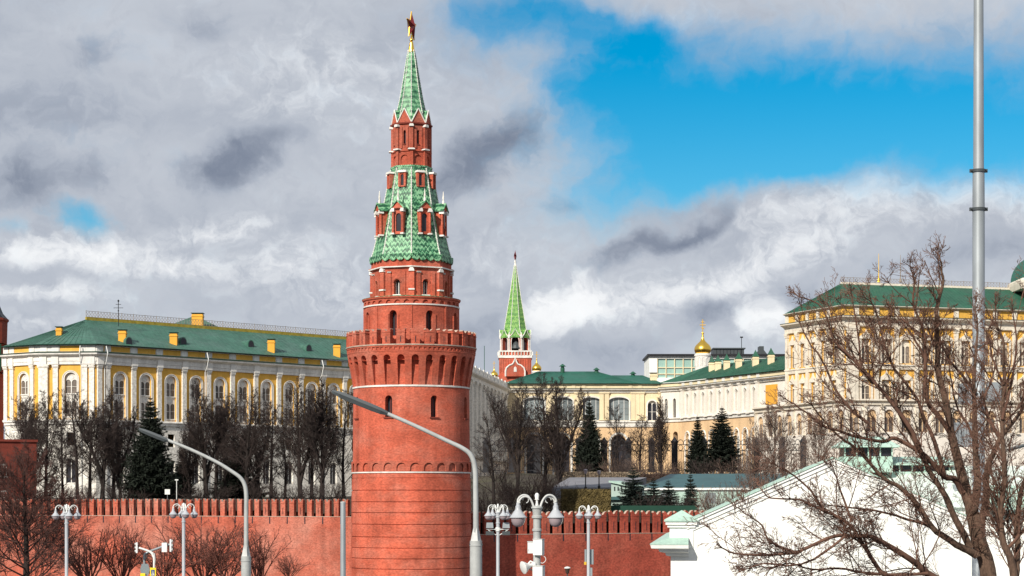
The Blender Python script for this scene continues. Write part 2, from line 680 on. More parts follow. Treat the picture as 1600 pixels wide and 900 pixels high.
M['mint'] = material('mint_copper', (0.38, 0.54, 0.46), 0.65, 0.14, 0.6, grain=0.10, tint=(0.48, 0.58, 0.53), tamount=.6, tscale=.5)
M['mintpale'] = material('pale_mint_plaster', (0.36, 0.46, 0.42), 0.8, 0.08, 0.6)
M['palecopper'] = material('pale_mint_roof', (0.64, 0.71, 0.65), 0.7, 0.08, 0.5, grain=0.06)  # paler tone than the mint copper
M['teal'] = material('teal_roof', (0.035, 0.095, 0.10), 0.5, 0.15, 0.5)
M['white'] = material('white_plaster', (0.85, 0.86, 0.82), 0.85, 0.05, 0.4, grain=0.03, streak=0.10, tint=(0.68, 0.70, 0.66), tamount=.6, tscale=.35)
M['steel'] = material('galvanised_steel', (0.31, 0.34, 0.36), 0.5, 0.16, 1.6, (1, 1, 0.3), metal=0.35, spec=0.5)
M['greypaint'] = material('light_grey_paint', (0.50, 0.51, 0.50), 0.55, 0.1, 2.5, spec=0.4, grain=0.08, gscale=9, streak=.12)
M['whitepaint'] = material('white_paint', (0.70, 0.71, 0.69), 0.55, 0.08, 3.0, spec=0.4, grain=.06, gscale=9)
M['lampgrey'] = material('dark_grey_housing', (0.055, 0.065, 0.07), 0.5, 0.1, 2.0)
M['armgrey'] = material('weathered_grey_paint', (0.37, 0.385, 0.38), 0.5, 0.10, 1.5, spec=0.5, grain=0.06)
M['headgrey'] = material('lamp_head_grey', (0.085, 0.095, 0.10), 0.45, 0.08, 1.5, spec=0.5)
M['bellgrey'] = material('enamel_lamp_shade', (0.40, 0.42, 0.45), 0.4, 0.08, 2.0, spec=0.5)
M['warmstone'] = material('warm_limestone', (0.70, 0.635, 0.53), 0.85, 0.10, 0.8, grain=0.12, gscale=3)
M['lampglass'] = material('smoked_lamp_glass', (0.33, 0.27, 0.29), 0.12, 0.1, 3.0, spec=0.6)
M['bark'] = material('dark_bark', (0.026, 0.020, 0.018), 0.95, 0.3, 1.5)
M['twig'] = material('grey_brown_twigs', (0.043, 0.031, 0.028), 0.95, 0.3, 0.8)
M['streettwig'] = material('street_tree_twigs', (0.072, 0.036, 0.030), 0.95, 0.3, 0.8)
M['redtwig'] = material('reddish_twigs', (0.155, 0.062, 0.047), 0.95, 0.3, 0.8)
M['dryshrub'] = material('dry_shrub_twigs', (0.125, 0.085, 0.068), 0.95, 0.3, 0.8)
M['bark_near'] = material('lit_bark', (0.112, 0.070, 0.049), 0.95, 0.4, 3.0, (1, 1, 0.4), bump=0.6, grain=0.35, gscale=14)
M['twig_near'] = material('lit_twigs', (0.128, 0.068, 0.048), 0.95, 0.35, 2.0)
M['spruce'] = material('dark_spruce_needles', (0.015, 0.021, 0.014), 0.95, 0.4, 1.2)
M['bluespruce'] = material('blue_spruce_needles', (0.026, 0.038, 0.031), 0.95, 0.4, 1.2)
M['hedge'] = material('brown_hedge_leaves', (0.105, 0.078, 0.028), 0.9, 0.4, 1.5)
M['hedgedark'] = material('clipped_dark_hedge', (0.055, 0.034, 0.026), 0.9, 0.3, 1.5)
M['soil'] = material('wooded_slope', (0.050, 0.040, 0.030), 0.95, 0.3, 0.25, tint=(0.075, 0.072, 0.032), tamount=0.6, tscale=0.06, grain=0.25, gscale=1.5)
M['asphalt'] = material('asphalt', (0.055, 0.056, 0.06), 0.9, 0.15, 0.6, grain=0.1)
M['road'] = material('pale_road', (0.20, 0.20, 0.22), 0.9, 0.15, 0.5)
M['signblue'] = material('sign_blue', (0.01, 0.05, 0.20), 0.4, 0.02)
M['signyellow'] = material('sign_yellow', (0.80, 0.62, 0.03), 0.4, 0.02)
M['signgrey'] = material('sign_back_grey', (0.25, 0.29, 0.31), 0.5, 0.05)
M['tan'] = material('sandy_bank', (0.26, 0.20, 0.14), 0.9, 0.2, 0.6)

# ------------------------------------------------------------------ ground and hill
mb = MB()
mb.quad((-1500, -300, 0), (1500, -300, 0), (1500, 5000, 0), (-1500, 5000, 0))
struct('ground', mb, M['asphalt'])


def wall_y(x):                              # the line of the brick wall in plan
    return 203.5 + (-15 - x) * 0.50 if x < -10.2 else 201.0 + (x + 10.2) * 0.50


def hill_z(x, y):
    d = max(0.0, y - wall_y(x))
    left = 10.6 + 1.6 * min(1, d / 60)
    right = 9.3 + 6.9 * min(1, d / 118)
    t = min(1, max(0, (x + 16) / 12))
    return left + (right - left) * t + 0.18 * math.sin(x * 0.31 + y * 0.17) + 0.12 * math.sin(y * 0.4 - x * 0.23)


mb = MB()
xs = [-190 + 4 * i for i in range(121)]
ds = [0.6, 1.5, 3, 5, 8, 12, 17, 23, 30, 38, 47, 57, 68, 80, 95, 112, 130, 170, 230, 320, 420]
vv = [(x, wall_y(x) + d, hill_z(x, wall_y(x) + d)) for d in ds for x in xs]
nx = len(xs)
mb.add(vv, [(j * nx + i, j * nx + i + 1, (j + 1) * nx + i + 1, (j + 1) * nx + i) for j in range(len(ds) - 1) for i in range(nx - 1)])
struct('hill', mb, M['soil'], smooth=True)

# ------------------------------------------------------------------ the round brick tower
TK = 200 / F
TC = ((642.8 - 800) * TK, 200.0)
TX = TC[0]


def tz(py):
    return 12 + (780 - py) * TK


def tr(px):
    return px * TK


OFF = R(3.0)
tower = thing('brick_tower', (TX, 200, 0), 'tall round red brick tower with battlements and green tiled stepped spire topped by a star', 'tower')


def lathe_part(name, prof, m, n=64, ph=0.0, smooth=True, parent=tower, cap=False):
    b = MB()
    b.lathe([(tr(r), tz(y)) for r, y in prof], n, TC, ph, cap=cap)
    return ob(name, b, M[m], parent, smooth=smooth)


# shaft: rustic courses, plain wall with windows
b = MB()
ys = [886.7, 871, 854.7, 838, 818.7, 801, 784.4, 766.7, 748]
prof = [(tr(97), 0)]
lo = 905
for y in ys:
    r0 = 92.4 + (y - 738) * 0.012
    prof += [(tr(r0 - .9), tz(lo - 0.3)), (tr(r0 - .9), tz(lo - .85)), (tr(r0 + .65), tz(lo - 1.0)), (tr(r0 + .3), tz(y + .4)), (tr(r0 - .9), tz(y + .2)), (tr(r0 - .9), tz(y))]
    lo = y
prof += [(tr(92.2), tz(747)), (tr(92.0), tz(739))]
b.lathe(prof, 96, TC, cap=False)
rs = tr(91.2)
cy = Cyl(TC, rs, lambda z: tr(90.6) + (tz(607) - z) / (tz(607) - tz(738)) * tr(0.9), OFF)
bay = 2 * math.pi * rs / 8
for k in range(8):
    uc = (k + 0.5) * bay
    b.wall_bay(cy, k * bay, (k + 1) * bay, tz(722.5), tz(606), [(uc, tr(11.5), tz(655), tz(622), True)], nu=12, dep=0.7)
ob('shaft', b, M['brick'], tower)
# arch frieze above the white string course
b = MB()
n = 28
rf = tr(93.6)
cy = Cyl(TC, rf)
bay = 2 * math.pi * rf / n
for k in range(n):
    u = k * bay
    b.wall_bay(cy, u, u + bay, tz(738), tz(722), [(u + bay / 2, bay * 0.72, tz(737.2), tz(724.5), True)], nu=4, dep=tr(1.5))
b.lathe([(tr(93.6), tz(722)), (tr(91), tz(721.6))], 96, TC, cap=False)
b.lathe([(tr(91.1), tz(738)), (tr(91.1), tz(722))], 96, TC, cap=False)
ob('arch_frieze', b, M['brick'], tower)
for y, r in ((738.6, 93.3), (607.3, 91.9)):
    lathe_part('string_course', [(r - 2, y + 1.4), (r, y + 1.4), (r + .2, y - 0.9), (r - 2, y - 1.4)], 'stone', 96)
# windows of the shaft


def round_windows(r_px, count, w_px, y0, y1, dep, th0, sill=True, seg=8, arch=True):
    for k in range(count):
        th = OFF + th0 + 2 * math.pi * k / count
        if math.cos(th) < -0.25:
            continue
        rr = tr(r_px)
        o = (TC[0] + rr * math.sin(th), TC[1] - rr * math.cos(th))
        f = Fr(o, th)
        q = MB()
        w = tr(w_px) * 1.02
        q.poly([f.p(u, z, -dep) for u, z in reversed(hole_outline(0, w, tz(y0), tz(y1), arch, seg))])
        t = tr(0.8)
        q2 = MB()
        q2.fbox(f, -w / 2, -w / 2 + t, tz(y0), tz(y1) - w / 2, -dep, -dep + .12)
        q2.fbox(f, w / 2 - t, w / 2, tz(y0), tz(y1) - w / 2, -dep, -dep + .12)
        q2.fbox(f, -w / 2, w / 2, tz(y0), tz(y0) + t, -dep, -dep + .14)
        q2.fbox(f, -t / 2.5, t / 2.5, tz(y0), tz(y1) - .1, -dep, -dep + .1)
        if sill:
            q2.fbox(f, -w / 2 - .12, w / 2 + .12, tz(y0) - .14, tz(y0), -dep, 0.12)
        wn = ob('window', q2, M['brick_dark'], tower)
        ob('pane', q, M['glassdark'], wn)


round_windows(91.0, 8, 11.5, 655, 622, 0.65, R(22.5))
# corbelled machicolation
b = MB()
n = 28
rm = tr(96)
rfun = lambda z: tr(91.2) + max(0, min(1, (z - tz(606)) / (tz(558) - tz(606)))) ** 1.15 * tr(8.6)
cy = Cyl(TC, rm, rfun)
bay = 2 * math.pi * rm / n
zz = [tz(606), tz(590), tz(575)]
for k in range(n):
    u = k * bay
    w = bay * 0.52
    l, r_ = u + bay / 2 - w / 2, u + bay / 2 + w / 2
    # piers in slices so that they follow the flare, the arch on top
    ys_ = [606, 602, 594, 586, 578, 569]
    for a, c in zip(ys_[:-1], ys_[1:]):
        za, zb = tz(a), tz(c)
        for (p0, p1) in ((u, l), (r_, u + bay)):
            b.quad(cy.p(p0, za), cy.p(p1, za), cy.p(p1, zb), cy.p(p0, zb))
        taper = 0 if a > 603 else 1
        d0 = -(rfun(za) - tr(88.4))
        d1 = -(rfun(zb) - tr(88.4))
        b.quad(cy.p(l, za), cy.p(l, za, d0), cy.p(l, zb, d1), cy.p(l, zb))
        b.quad(cy.p(r_, zb), cy.p(r_, zb, d1), cy.p(r_, za, d0), cy.p(r_, za))
    b.wall_bay(cy, u, u + bay, tz(569), tz(556), [(u + bay / 2, w, tz(569), tz(560.5), True)], nu=3, dep=tr(9.5), seg=6)
b.lathe([(tr(88.4), tz(607)), (tr(88.8), tz(580)), (tr(90.2), tz(556))], 96, TC, cap=False)
# frieze of small teeth
b.lathe([(tr(99.8), tz(556)), (tr(100.3), tz(555.6)), (tr(100.3), tz(553.6)), (tr(99.2), tz(553.2)), (tr(99.2), tz(549.5)), (tr(101), tz(549)), (tr(101), tz(545)), (tr(94), tz(545))], 96, TC, cap=False)
for k in range(84):
    t = 2 * math.pi * k / 84
    f = Fr((TC[0] + tr(99) * math.sin(t), TC[1] - tr(99) * math.cos(t)), t)
    b.fbox(f, -tr(1.6), tr(1.6), tz(553.4), tz(549.3), -.1, tr(1.5))
ob('corbel_gallery', b, M['brick'], tower)
lathe_part('string_course', [(99, 546.6), (102, 546.6), (102.3, 544.8), (99, 544.6)], 'cap', 96)
lathe_part('roof_walk', [(96, 545), (70, 544.5)], 'cap', 64)


def merlon_mesh(name, w, h, t, slit, mats, cap_h=0.16, body=None):
    """swallow-tailed merlon; local: x along the wall, -y outwards, z up"""
    q = MB()
    e = w * 0.06
    pts = [(-w / 2, 0), (w / 2, 0), (w / 2, h * .86), (w / 2 + e, h * .93), (w / 2 + e * .6, h), (w * .30, h * .965), (w * .12, h * .87), (0, h * .83),
           (-w * .12, h * .87), (-w * .30, h * .965), (-w / 2 - e * .6, h), (-w / 2 - e, h * .93), (-w / 2, h * .86)]
    q.prism(pts, FLAT, -t, 0, 0, side=lambda i: 1 if 3 <= i <= 10 else 0)
    # lip under the tails
    q.fbox(FLAT, -w / 2 - e, w / 2 + e, h * .74, h * .78, -t - .03, .035, 0)
    if slit:
        q.fbox(FLAT, -w * .055, w * .055, h * .12, h * .48, -.02, .004, 2)
        q.fbox(FLAT, -w * .12, -w * .055, h * .08, h * .52, -.02, .03, 0)
        q.fbox(FLAT, w * .055, w * .12, h * .08, h * .52, -.02, .03, 0)
        q.fbox(FLAT, -w * .12, w * .12, h * .52, h * .56, -.02, .03, 0)
    o = ob(name, q, mats, local=True, origin=(0, 0, 0))
    me = o.data
    bpy.data.objects.remove(o)
    return me


tm = merlon_mesh('merlon', tr(13.0), tr(24), 0.7, True, [M['brick'], M['cap'], M['glassdark']])
for k in range(28):
    t = 2 * math.pi * (k + 0.5) / 28
    if math.cos(t) < -0.97:
        continue
    link('merlon', tm, tower, (TC[0] + tr(101) * math.sin(t), TC[1] - tr(101) * math.cos(t), tz(545)), t)
# second drum
b = MB()
rd = tr(73.6)
cy = Cyl(TC, rd, None, OFF)
bay = 2 * math.pi * rd / 8
for k in range(8):
    b.wall_bay(cy, k * bay, (k + 1) * bay, tz(546), tz(482), [((k + .5) * bay, tr(12), tz(530), tz(491), True)], nu=12, dep=0.75)
# shallow lesenes and raised brick surrounds beside the windows
for k in range(8):
    for s_ in (-1, 1):
        c0 = (k + .5) * bay + s_ * tr(8.2)
        b.fbox(cy, c0 - tr(1.4), c0 + tr(1.4), tz(545), tz(497), 0, .10)
    c0 = k * bay
    b.fbox(cy, c0 - tr(1.2), c0 + tr(1.2), tz(545), tz(484), 0, .08)
n = 32
bay2 = 2 * math.pi * tr(74.4) / n
c2 = Cyl(TC, tr(74.4), None, OFF)
for k in range(n):
    u = k * bay2
    b.wall_bay(c2, u, u + bay2, tz(481), tz(472.5), [(u + bay2 / 2, bay2 * .66, tz(480.6), tz(475), True)], nu=3, dep=.16, seg=6)
b.lathe([(tr(72), tz(481)), (tr(72), tz(472))], 64, TC, cap=False)
ob('drum', b, M['brick'], tower)
round_windows(73.5, 8, 12, 530, 491, 0.7, R(22.5), sill=False)
lathe_part('string_course', [(72, 483), (75.3, 483), (75.5, 481), (72, 480.8)], 'stone', 96)
lathe_part('cornice', [(73, 472.8), (76, 472.6), (77, 471), (77, 469.9), (72, 469.6)], 'brick', 96)
lathe_part('ledge_roof', [(77.2, 470), (77.2, 469.5), (60, 467)], 'tile', 64)
# octagonal tier
OV = OFF                                     # vertices at OFF + 45k


def oct_face(k, r_px):
    """frame of face k of an octagon with circumradius r_px, and its half width"""
    th = OV + R(22.5) + R(45) * k
    ap = tr(r_px) * math.cos(R(22.5))
    return Fr((TC[0] + ap * math.sin(th), TC[1] - ap * math.cos(th)), th), tr(r_px) * math.sin(R(22.5))


b = MB()
for k in range(8):
    f, h = oct_face(k, 62.5)
    b.wall_bay(f, -h, h, tz(470), tz(405), [(0, tr(10.2), tz(466), tz(442.5), True)], dep=.6)
    for s_ in (-1, 1):
        c0 = s_ * tr(12.2)
        b.fbox(f, c0 - tr(2.6), c0 + tr(2.6), tz(469), tz(431), 0, .12)
    # raised window surround
    out = hole_outline(0, tr(12.6), tz(466), tz(441), True)
    b.tube([f.p(u, z, .02) for u, z in out[1:-1]], .07, 4)
ob('octagon_tier', b, M['brick'], tower)
for k in range(8):
    f, h = oct_face(k, 62.3)
    th = f.a
    if math.cos(th) < -0.3:
        continue
    q = MB()
    w = tr(10.2)
    q2 = MB()
    for x in (-w / 2, w / 2 - .07, -.035):
        q2.fbox(f, x, x + .07, tz(466), tz(446), -.55, -.45)
    q2.fbox(f, -w / 2 - .1, w / 2 + .1, tz(467), tz(465.6), -.5, .10)
    wn = ob('window', q2, M['stone'], tower)
    q.poly([f.p(u, z, -.55) for u, z in reversed(hole_outline(0, w, tz(466), tz(442.5), True))])
    ob('pane', q, M['glassdark'], wn)
for k in range(8):
    th = OV + R(45) * k
    if math.cos(th) < -0.4:
        continue
    q = MB()
    f = Fr((TC[0] + tr(62) * math.sin(th), TC[1] - tr(62) * math.cos(th)), th)
    q.fbox(f, -tr(4.2), tr(4.2), tz(469), tz(428), -.5, .16)
    pil = ob('pilaster', q, M['brick'], tower)
    q = MB()
    q.prism([(-tr(4.5), tz(430.5)), (tr(4.5), tz(430.5)), (tr(3.6), tz(427)), (tr(2), tz(425)), (-tr(2), tz(425)), (-tr(3.6), tz(427))], f, -.5, .26)
    ob('white_block', q, M['stone'], pil)
    q = MB()
    q.fbox(f, -tr(4.7), tr(4.7), tz(459.5), tz(457.3), -.5, .26)
    ob('white_block', q, M['stone'], pil)
    for s_ in (-1, 1):
        ff, h = oct_face(k if s_ == 1 else k - 1, 62.5)
        c0 = -s_ * tr(-12.2) if s_ == -1 else -tr(12.2)
        q = MB()
        q.fbox(ff, c0 - tr(3.2), c0 + tr(3.2), tz(432.4), tz(430.2), 0, .2)
        ob('pilaster_cap', q, M['stone'], tower)


def oct_ring(name, prof, m, parent=tower, cap=False):
    return lathe_part(name, prof, m, 8, OV, False, parent, cap)


oct_ring('cornice', [(62, 426), (64.6, 424.6), (66.6, 422.6), (66.6, 421.4), (62, 420.6)], 'brick')
oct_ring('string_course', [(66, 424.4), (67.2, 424.2), (67.4, 422.5), (66, 422.3)], 'stone')
oct_ring('parapet_band', [(62.4, 421), (62.4, 406), (61.6, 402.5), (60, 402)], 'brick')
# tiled tent roof with scalloped lower edge
TENT = [(62.6, 404.5), (58, 390), (51.5, 362), (44, 327), (37, 291), (31.4, 263)]


def tent_r(y):
    for (r0, y0), (r1, y1) in zip(TENT, TENT[1:]):
        if y1 <= y <= y0:
            return r0 + (r1 - r0) * (y0 - y) / (y0 - y1)
    return TENT[-1][0]


b = MB()
b.lathe([(tr(r), tz(y)) for r, y in TENT], 8, TC, OV, cap=False)
for k in range(8):
    f, h = oct_face(k, 63.2)
    n = 4
    for j in range(n):
        u0, u1 = -h + 2 * h * j / n, -h + 2 * h * (j + 1) / n
        uc, w = (u0 + u1) / 2, (u1 - u0) / 2
        pts = [(u0, tz(403)), (u0, tz(408))] + [(uc - w * math.cos(math.pi * i / 6), tz(408) - w * .95 * math.sin(math.pi * i / 6)) for i in range(1, 6)] + [(u1, tz(408)), (u1, tz(403))]
        b.prism(pts, f, -.03, .16)
ob('tent_roof', b, M['tile'], tower)


def ribs(name, prof, m, bead, parent, rad, c=TC, step=2.6, ov=None, zf=None, rf=None):
    ov = OV if ov is None else ov
    zf, rf = zf or tz, rf or tr
    for k in range(8):
        th = ov + R(45) * k
        if math.cos(th) < -0.35:
            continue
        q = MB()
        pts = [Vector((c[0] + rf(r + .2) * math.sin(th), c[1] - rf(r + .2) * math.cos(th), zf(y))) for r, y in prof]
        q.tube(pts, rad * .62, 5)
        for a, d in zip(pts, pts[1:]):
            n = max(1, int((d - a).length / (step * TK)))
            for i in range(n):
                e = a.lerp(d, (i + .5) / n)
                q.ball(e, bead, 6, 4)
        ob(name, q, M[m], parent)


ribs('ridge_rib', TENT[:-1] + [(32, 266)], 'stone', tr(1.25), tower, tr(0.9))
# big dormers (aedicules) with columns, gable roof and pinnacle


def face_slope(k, y, r_extra=0.0):
    f, h = oct_face(k, tent_r(y) + r_extra)
    return f


for k in range(8):
    th = OV + R(22.5) + R(45) * k
    if math.cos(th) < -0.4:
        continue
    f = face_slope(k, 371.5, 2.6)            # plane of the dormer's front
    in_ = tr(15)
    q = MB()
    W2 = tr(8.4)
    q.wall_bay(f, -W2, W2, tz(372), tz(333), [(0, tr(8.4), tz(368), tz(340), True)], dep=.35, seg=6)
    q.quad(f.p(-W2, tz(372)), f.p(-W2, tz(333)), f.p(-W2, tz(333), -in_), f.p(-W2, tz(372), -in_))
    q.quad(f.p(W2, tz(372)), f.p(W2, tz(372), -in_), f.p(W2, tz(333), -in_), f.p(W2, tz(333)))
    q.prism([(-tr(10.6), tz(333)), (tr(10.6), tz(333)), (0, tz(322.5))], f, -in_, .28)
    dm = ob('dormer', q, M['brick'], tower)
    q = MB()
    q.poly([f.p(u, z, -.12) for u, z in reversed(hole_outline(0, tr(8.4), tz(368), tz(340), True, 6))])
    ob('dormer_window', q, M['glassdark'], dm)
    for s_ in (-1, 1):
        q = MB()
        c0 = s_ * tr(8.0)
        o = f.p(c0, 0, .16)
        q.lathe([(tr(2.2), tz(371)), (tr(2.0), tz(339))], 10, (o[0], o[1]))
        cl = ob('column', q, M['brick'], dm, smooth=True)
        q = MB()
        q.fbox(f, c0 - tr(2.9), c0 + tr(2.9), tz(338.2), tz(335), -.1, .42)
        q.fbox(f, c0 - tr(2.6), c0 + tr(2.6), tz(334.9), tz(332.6), -.1, .36)
        ob('capital', q, M['stone'], dm)
        q = MB()
        q.fbox(f, c0 - tr(2.7), c0 + tr(2.7), tz(373.0), tz(370.6), -.1, .4)
        ob('column_base', q, M['stone'], dm)
    q = MB()
    for s_ in (-1, 1):
        a, c = (s_ * tr(12), tz(332.6)), (0, tz(320.4))
        v = [f.p(*a, .42), f.p(*c, .42), f.p(*c, -in_), f.p(*a, -in_), f.p(a[0], a[1] - .13, .42), f.p(c[0], c[1] - .13, .42), f.p(c[0], c[1] - .13, -in_), f.p(a[0], a[1] - .13, -in_)]
        q.add(v, [(0, 1, 2, 3), (7, 6, 5, 4), (0, 4, 5, 1), (0, 3, 7, 4)])
    ob('dormer_roof', q, M['tile'], dm)
    q = MB()
    o = f.p(0, 0, .1)
    q.lathe([(tr(2.0), tz(321.5)), (tr(1.7), tz(317)), (tr(.9), tz(315)), (tr(1.7), tz(312.5)), (tr(1.1), tz(309.5)), (tr(.4), tz(302))], 8, (o[0], o[1]))
    ob('pinnacle', q, M['carved'], dm, smooth=True)
# small upper dormers
for k in range(8):
    th = OV + R(22.5) + R(45) * k
    if math.cos(th) < -0.4:
        continue
    f = face_slope(k, 296.5, 2.2)
    q = MB()
    W2 = tr(6.2)
    q.wall_bay(f, -W2, W2, tz(297), tz(275), [(0, tr(4.8), tz(295), tz(277.5), True)], dep=.3, seg=6)
    in_ = tr(11)
    q.quad(f.p(-W2, tz(297)), f.p(-W2, tz(275)), f.p(-W2, tz(275), -in_), f.p(-W2, tz(297), -in_))
    q.quad(f.p(W2, tz(297)), f.p(W2, tz(297), -in_), f.p(W2, tz(275), -in_), f.p(W2, tz(275)))
    for s_ in (-1, 1):
        q.fbox(f, s_ * tr(4.9) - tr(1.4), s_ * tr(4.9) + tr(1.4), tz(297), tz(275), 0, .1)
    dm = ob('small_dormer', q, M['brick'], tower)
    q = MB()
    q.poly([f.p(u, z, -.10) for u, z in reversed(hole_outline(0, tr(4.8), tz(295), tz(277.5), True, 6))])
    ob('dormer_window', q, M['glassdark'], dm)
    q = MB()
    q.prism([(-tr(7.4), tz(275)), (tr(7.4), tz(275)), (tr(7.4), tz(273.6)), (tr(6), tz(271.8)), (-tr(6), tz(271.8)), (-tr(7.4), tz(273.6))], f, -in_, .2)
    ob('dormer_cap', q, M['stone'], dm)
# upper octagonal drum
b = MB()
for k in range(8):
    f, h = oct_face(k, 30)
    b.wall_bay(f, -h, h, tz(265), tz(241), [(0, h * 1.15, tz(260), tz(246), True)], dep=.14, seg=6)
    b.fbox(f, -h, h, tz(262), tz(245), -.3, -.13)
    b.wall_bay(f, -h, h, tz(238), tz(200), [(0, tr(4.2), tz(230), tz(208), True)], dep=.35, seg=6)
    b.quad(f.p(-h, tz(241)), f.p(h, tz(241)), f.p(h, tz(238)), f.p(-h, tz(238)))
    th = OV + R(45) * k
    fv = Fr((TC[0] + tr(29.3) * math.sin(th), TC[1] - tr(29.3) * math.cos(th)), th)
    b.fbox(fv, -tr(2.6), tr(2.6), tz(263), tz(199), -.4, .16)
    for s_ in (-1, 1):
        b.fbox(f, s_ * tr(5) - tr(1.5), s_ * tr(5) + tr(1.5), tz(236), tz(203), 0, .1)
ob('upper_drum', b, M['brick'], tower)
for k in range(8):
    f, h = oct_face(k, 29.9)
    th = f.a
    if math.cos(th) < -0.3:
        continue
    q = MB()
    q.fbox(f, -tr(2.3), tr(2.3), tz(230.8), tz(229.6), -.3, .1)
    wn = ob('window', q, M['brick_dark'], tower)
    q = MB()
    q.poly([f.p(u, z, -.3) for u, z in reversed(hole_outline(0, tr(4.2), tz(230), tz(208), True, 6))])
    ob('pane', q, M['glassdark'], wn)
    th = OV + R(45) * k
    fv = Fr((TC[0] + tr(29.8) * math.sin(th), TC[1] - tr(29.8) * math.cos(th)), th)
    for y0, y1, wd, dd in ((203, 199.2, 3.6, .3), (239, 236.8, 5.6, .34)):
        q = MB()
        q.prism([(-tr(wd), tz(y0)), (tr(wd), tz(y0)), (tr(wd), tz((y0 + y1) / 2)), (tr(wd * .7), tz(y1)), (-tr(wd * .7), tz(y1)), (-tr(wd), tz((y0 + y1) / 2))], fv, -.5, dd)
        ob('white_block', q, M['stone'], tower)
oct_ring('cornice', [(29.5, 242), (32, 240.6), (32, 239.4), (29.5, 239)], 'brick')
oct_ring('cornice', [(29.5, 199.8), (33, 198.4), (33.4, 196.2), (29, 195.6)], 'brick_dark')
oct_ring('string_course', [(30, 266), (33, 265), (33, 262.5), (30, 262)], 'tile')
# gables at the foot of the spire
for k in range(8):
    th = OV + R(22.5) + R(45) * k
    if math.cos(th) < -0.4:
        continue
    f, h = oct_face(k, 30.2)
    q = MB()
    q.prism([(-h, tz(196)), (h, tz(196)), (0, tz(175))], f, -1.2, 0)
    g = ob('gable', q, M['brick'], tower)
    q = MB()
    for s_ in (-1, 1):
        q.tube([f.p(s_ * h * 1.02, tz(196), .05), f.p(0, tz(174), .05)], tr(.85), 5)
    ob('gable_trim', q, M['stone'], g)
    q = MB()
    for s_ in (-1, 1):
        q.add([f.p(s_ * h, tz(196), -.02), f.p(0, tz(174.6), -.02), f.p(0, tz(174.6), -1.7), f.p(s_ * h, tz(196), -.5)], [(0, 1, 2, 3) if s_ == 1 else (3, 2, 1, 0)])
    ob('gable_roof', q, M['tile'], g)
SP = [(29.5, 196), (25.5, 186), (21.6, 171), (18, 155), (12.6, 124), (7.8, 93), (4.8, 78)]
oct_ring('spire', SP, 'tile')
ribs('spire_rib', SP[1:], 'stone', tr(.95), tower, tr(.7), step=3.6)
lathe_part('finial', [(5.2, 82), (5, 79), (3.8, 72), (2.9, 67), (2.7, 66), (1.6, 65), (3.0, 63), (2.8, 61), (1.4, 59.5), (1.3, 55)], 'gold', 16)
# the star: seen almost edge on


def star_mesh(q, c, rad, th, dep, mi_face=0, mi_edge=1):
    ux = Vector((math.cos(th), math.sin(th), 0))
    nn = Vector((math.sin(th), -math.cos(th), 0))
    pts = []
    for i in range(10):
        a = math.pi / 2 + i * math.pi / 5
        r = rad if i % 2 == 0 else rad * .42
        pts.append(Vector(c) + ux * r * math.cos(a) + Vector((0, 0, 1)) * r * math.sin(a))
    for i in range(10):
        a, d = pts[i], pts[(i + 1) % 10]
        q.add([a, d, Vector(c) + nn * dep], [(0, 1, 2)], mi_face)
        q.add([a, d, Vector(c) - nn * dep], [(2, 1, 0)], mi_face)
        q.tube([a, d], rad * .038, 5, mi_edge)


q = MB()
star_mesh(q, (TX, 200, tz(41)), tr(23), R(74), tr(6.5))
ob('star', q, [M['ruby'], M['gold']], tower)

# ------------------------------------------------------------------ the brick walls
LW0, LW1 = Vector((-14.5, wall_y(-14.5))), Vector((-68, wall_y(-68)))
RW0, RW1 = Vector((-5.5, wall_y(-5.5))), Vector((24, wall_y(24)))


def brick_wall(a, c, zbot, spacing, mw, mh, thick, m, label, slits):
    """wall from a to c in view order left to right; merlons and a coping"""
    f = fr_between(a, c)
    w = thing('brick_wall', (f.o.x, f.o.y, 0), label, 'wall')
    w['kind'] = 'thing'
    q = MB()
    n = max(1, int(f.len / 3))
    zb = zbot
    q.fbox(f, 0, f.len, 0, zb, -thick, 0, 0)
    ob('wall_body', q, m[0], w)
    q = MB()
    q.fbox(f, 0, f.len, zb, zb + .05, -thick, .03, 0)
    ob('coping', q, m[1], w)
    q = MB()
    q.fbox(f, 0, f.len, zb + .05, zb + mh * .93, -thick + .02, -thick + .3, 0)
    ob('gap_shade_backing', q, M['hedgedark'], w)  # added dark sheet; the shade in the merlon gaps is put into its colour
    mm = [merlon_mesh('merlon', mw, mh, .42, s_, m) for s_ in slits]
    cnt = int(f.len / spacing)
    for k in range(cnt):
        u = (k + .5) * spacing
        p = f.p(u, zb + .045, 0)
        mo = link('merlon', mm[k % len(mm)], w, p, f.a + random.Random(k).uniform(-.012, .012))
        mo.scale = (random.Random(k + 50).uniform(.95, 1.05), 1, random.Random(k + 90).uniform(.965, 1.02))
        if k % 2 == 0 and len(slits) > 1:
            q = MB()
            g = .07
            uu = u + spacing / 2
            q.fbox(f, uu - g, uu + g, zb - .75, zb - .02, -.02, .006)
            ob('drain_slit', q, M['glassdark'], w)
    return w


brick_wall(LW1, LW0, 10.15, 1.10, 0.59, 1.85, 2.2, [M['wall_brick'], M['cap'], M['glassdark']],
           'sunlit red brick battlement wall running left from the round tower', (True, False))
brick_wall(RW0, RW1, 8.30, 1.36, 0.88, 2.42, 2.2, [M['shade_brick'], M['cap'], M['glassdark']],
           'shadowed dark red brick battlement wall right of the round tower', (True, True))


# ------------------------------------------------------------------ windows shared by many bays
def as_mesh(name, q, mats):
    o = ob(name, q, mats, local=True, origin=(0, 0, 0))
    me = o.data
    bpy.data.objects.remove(o)
    return me


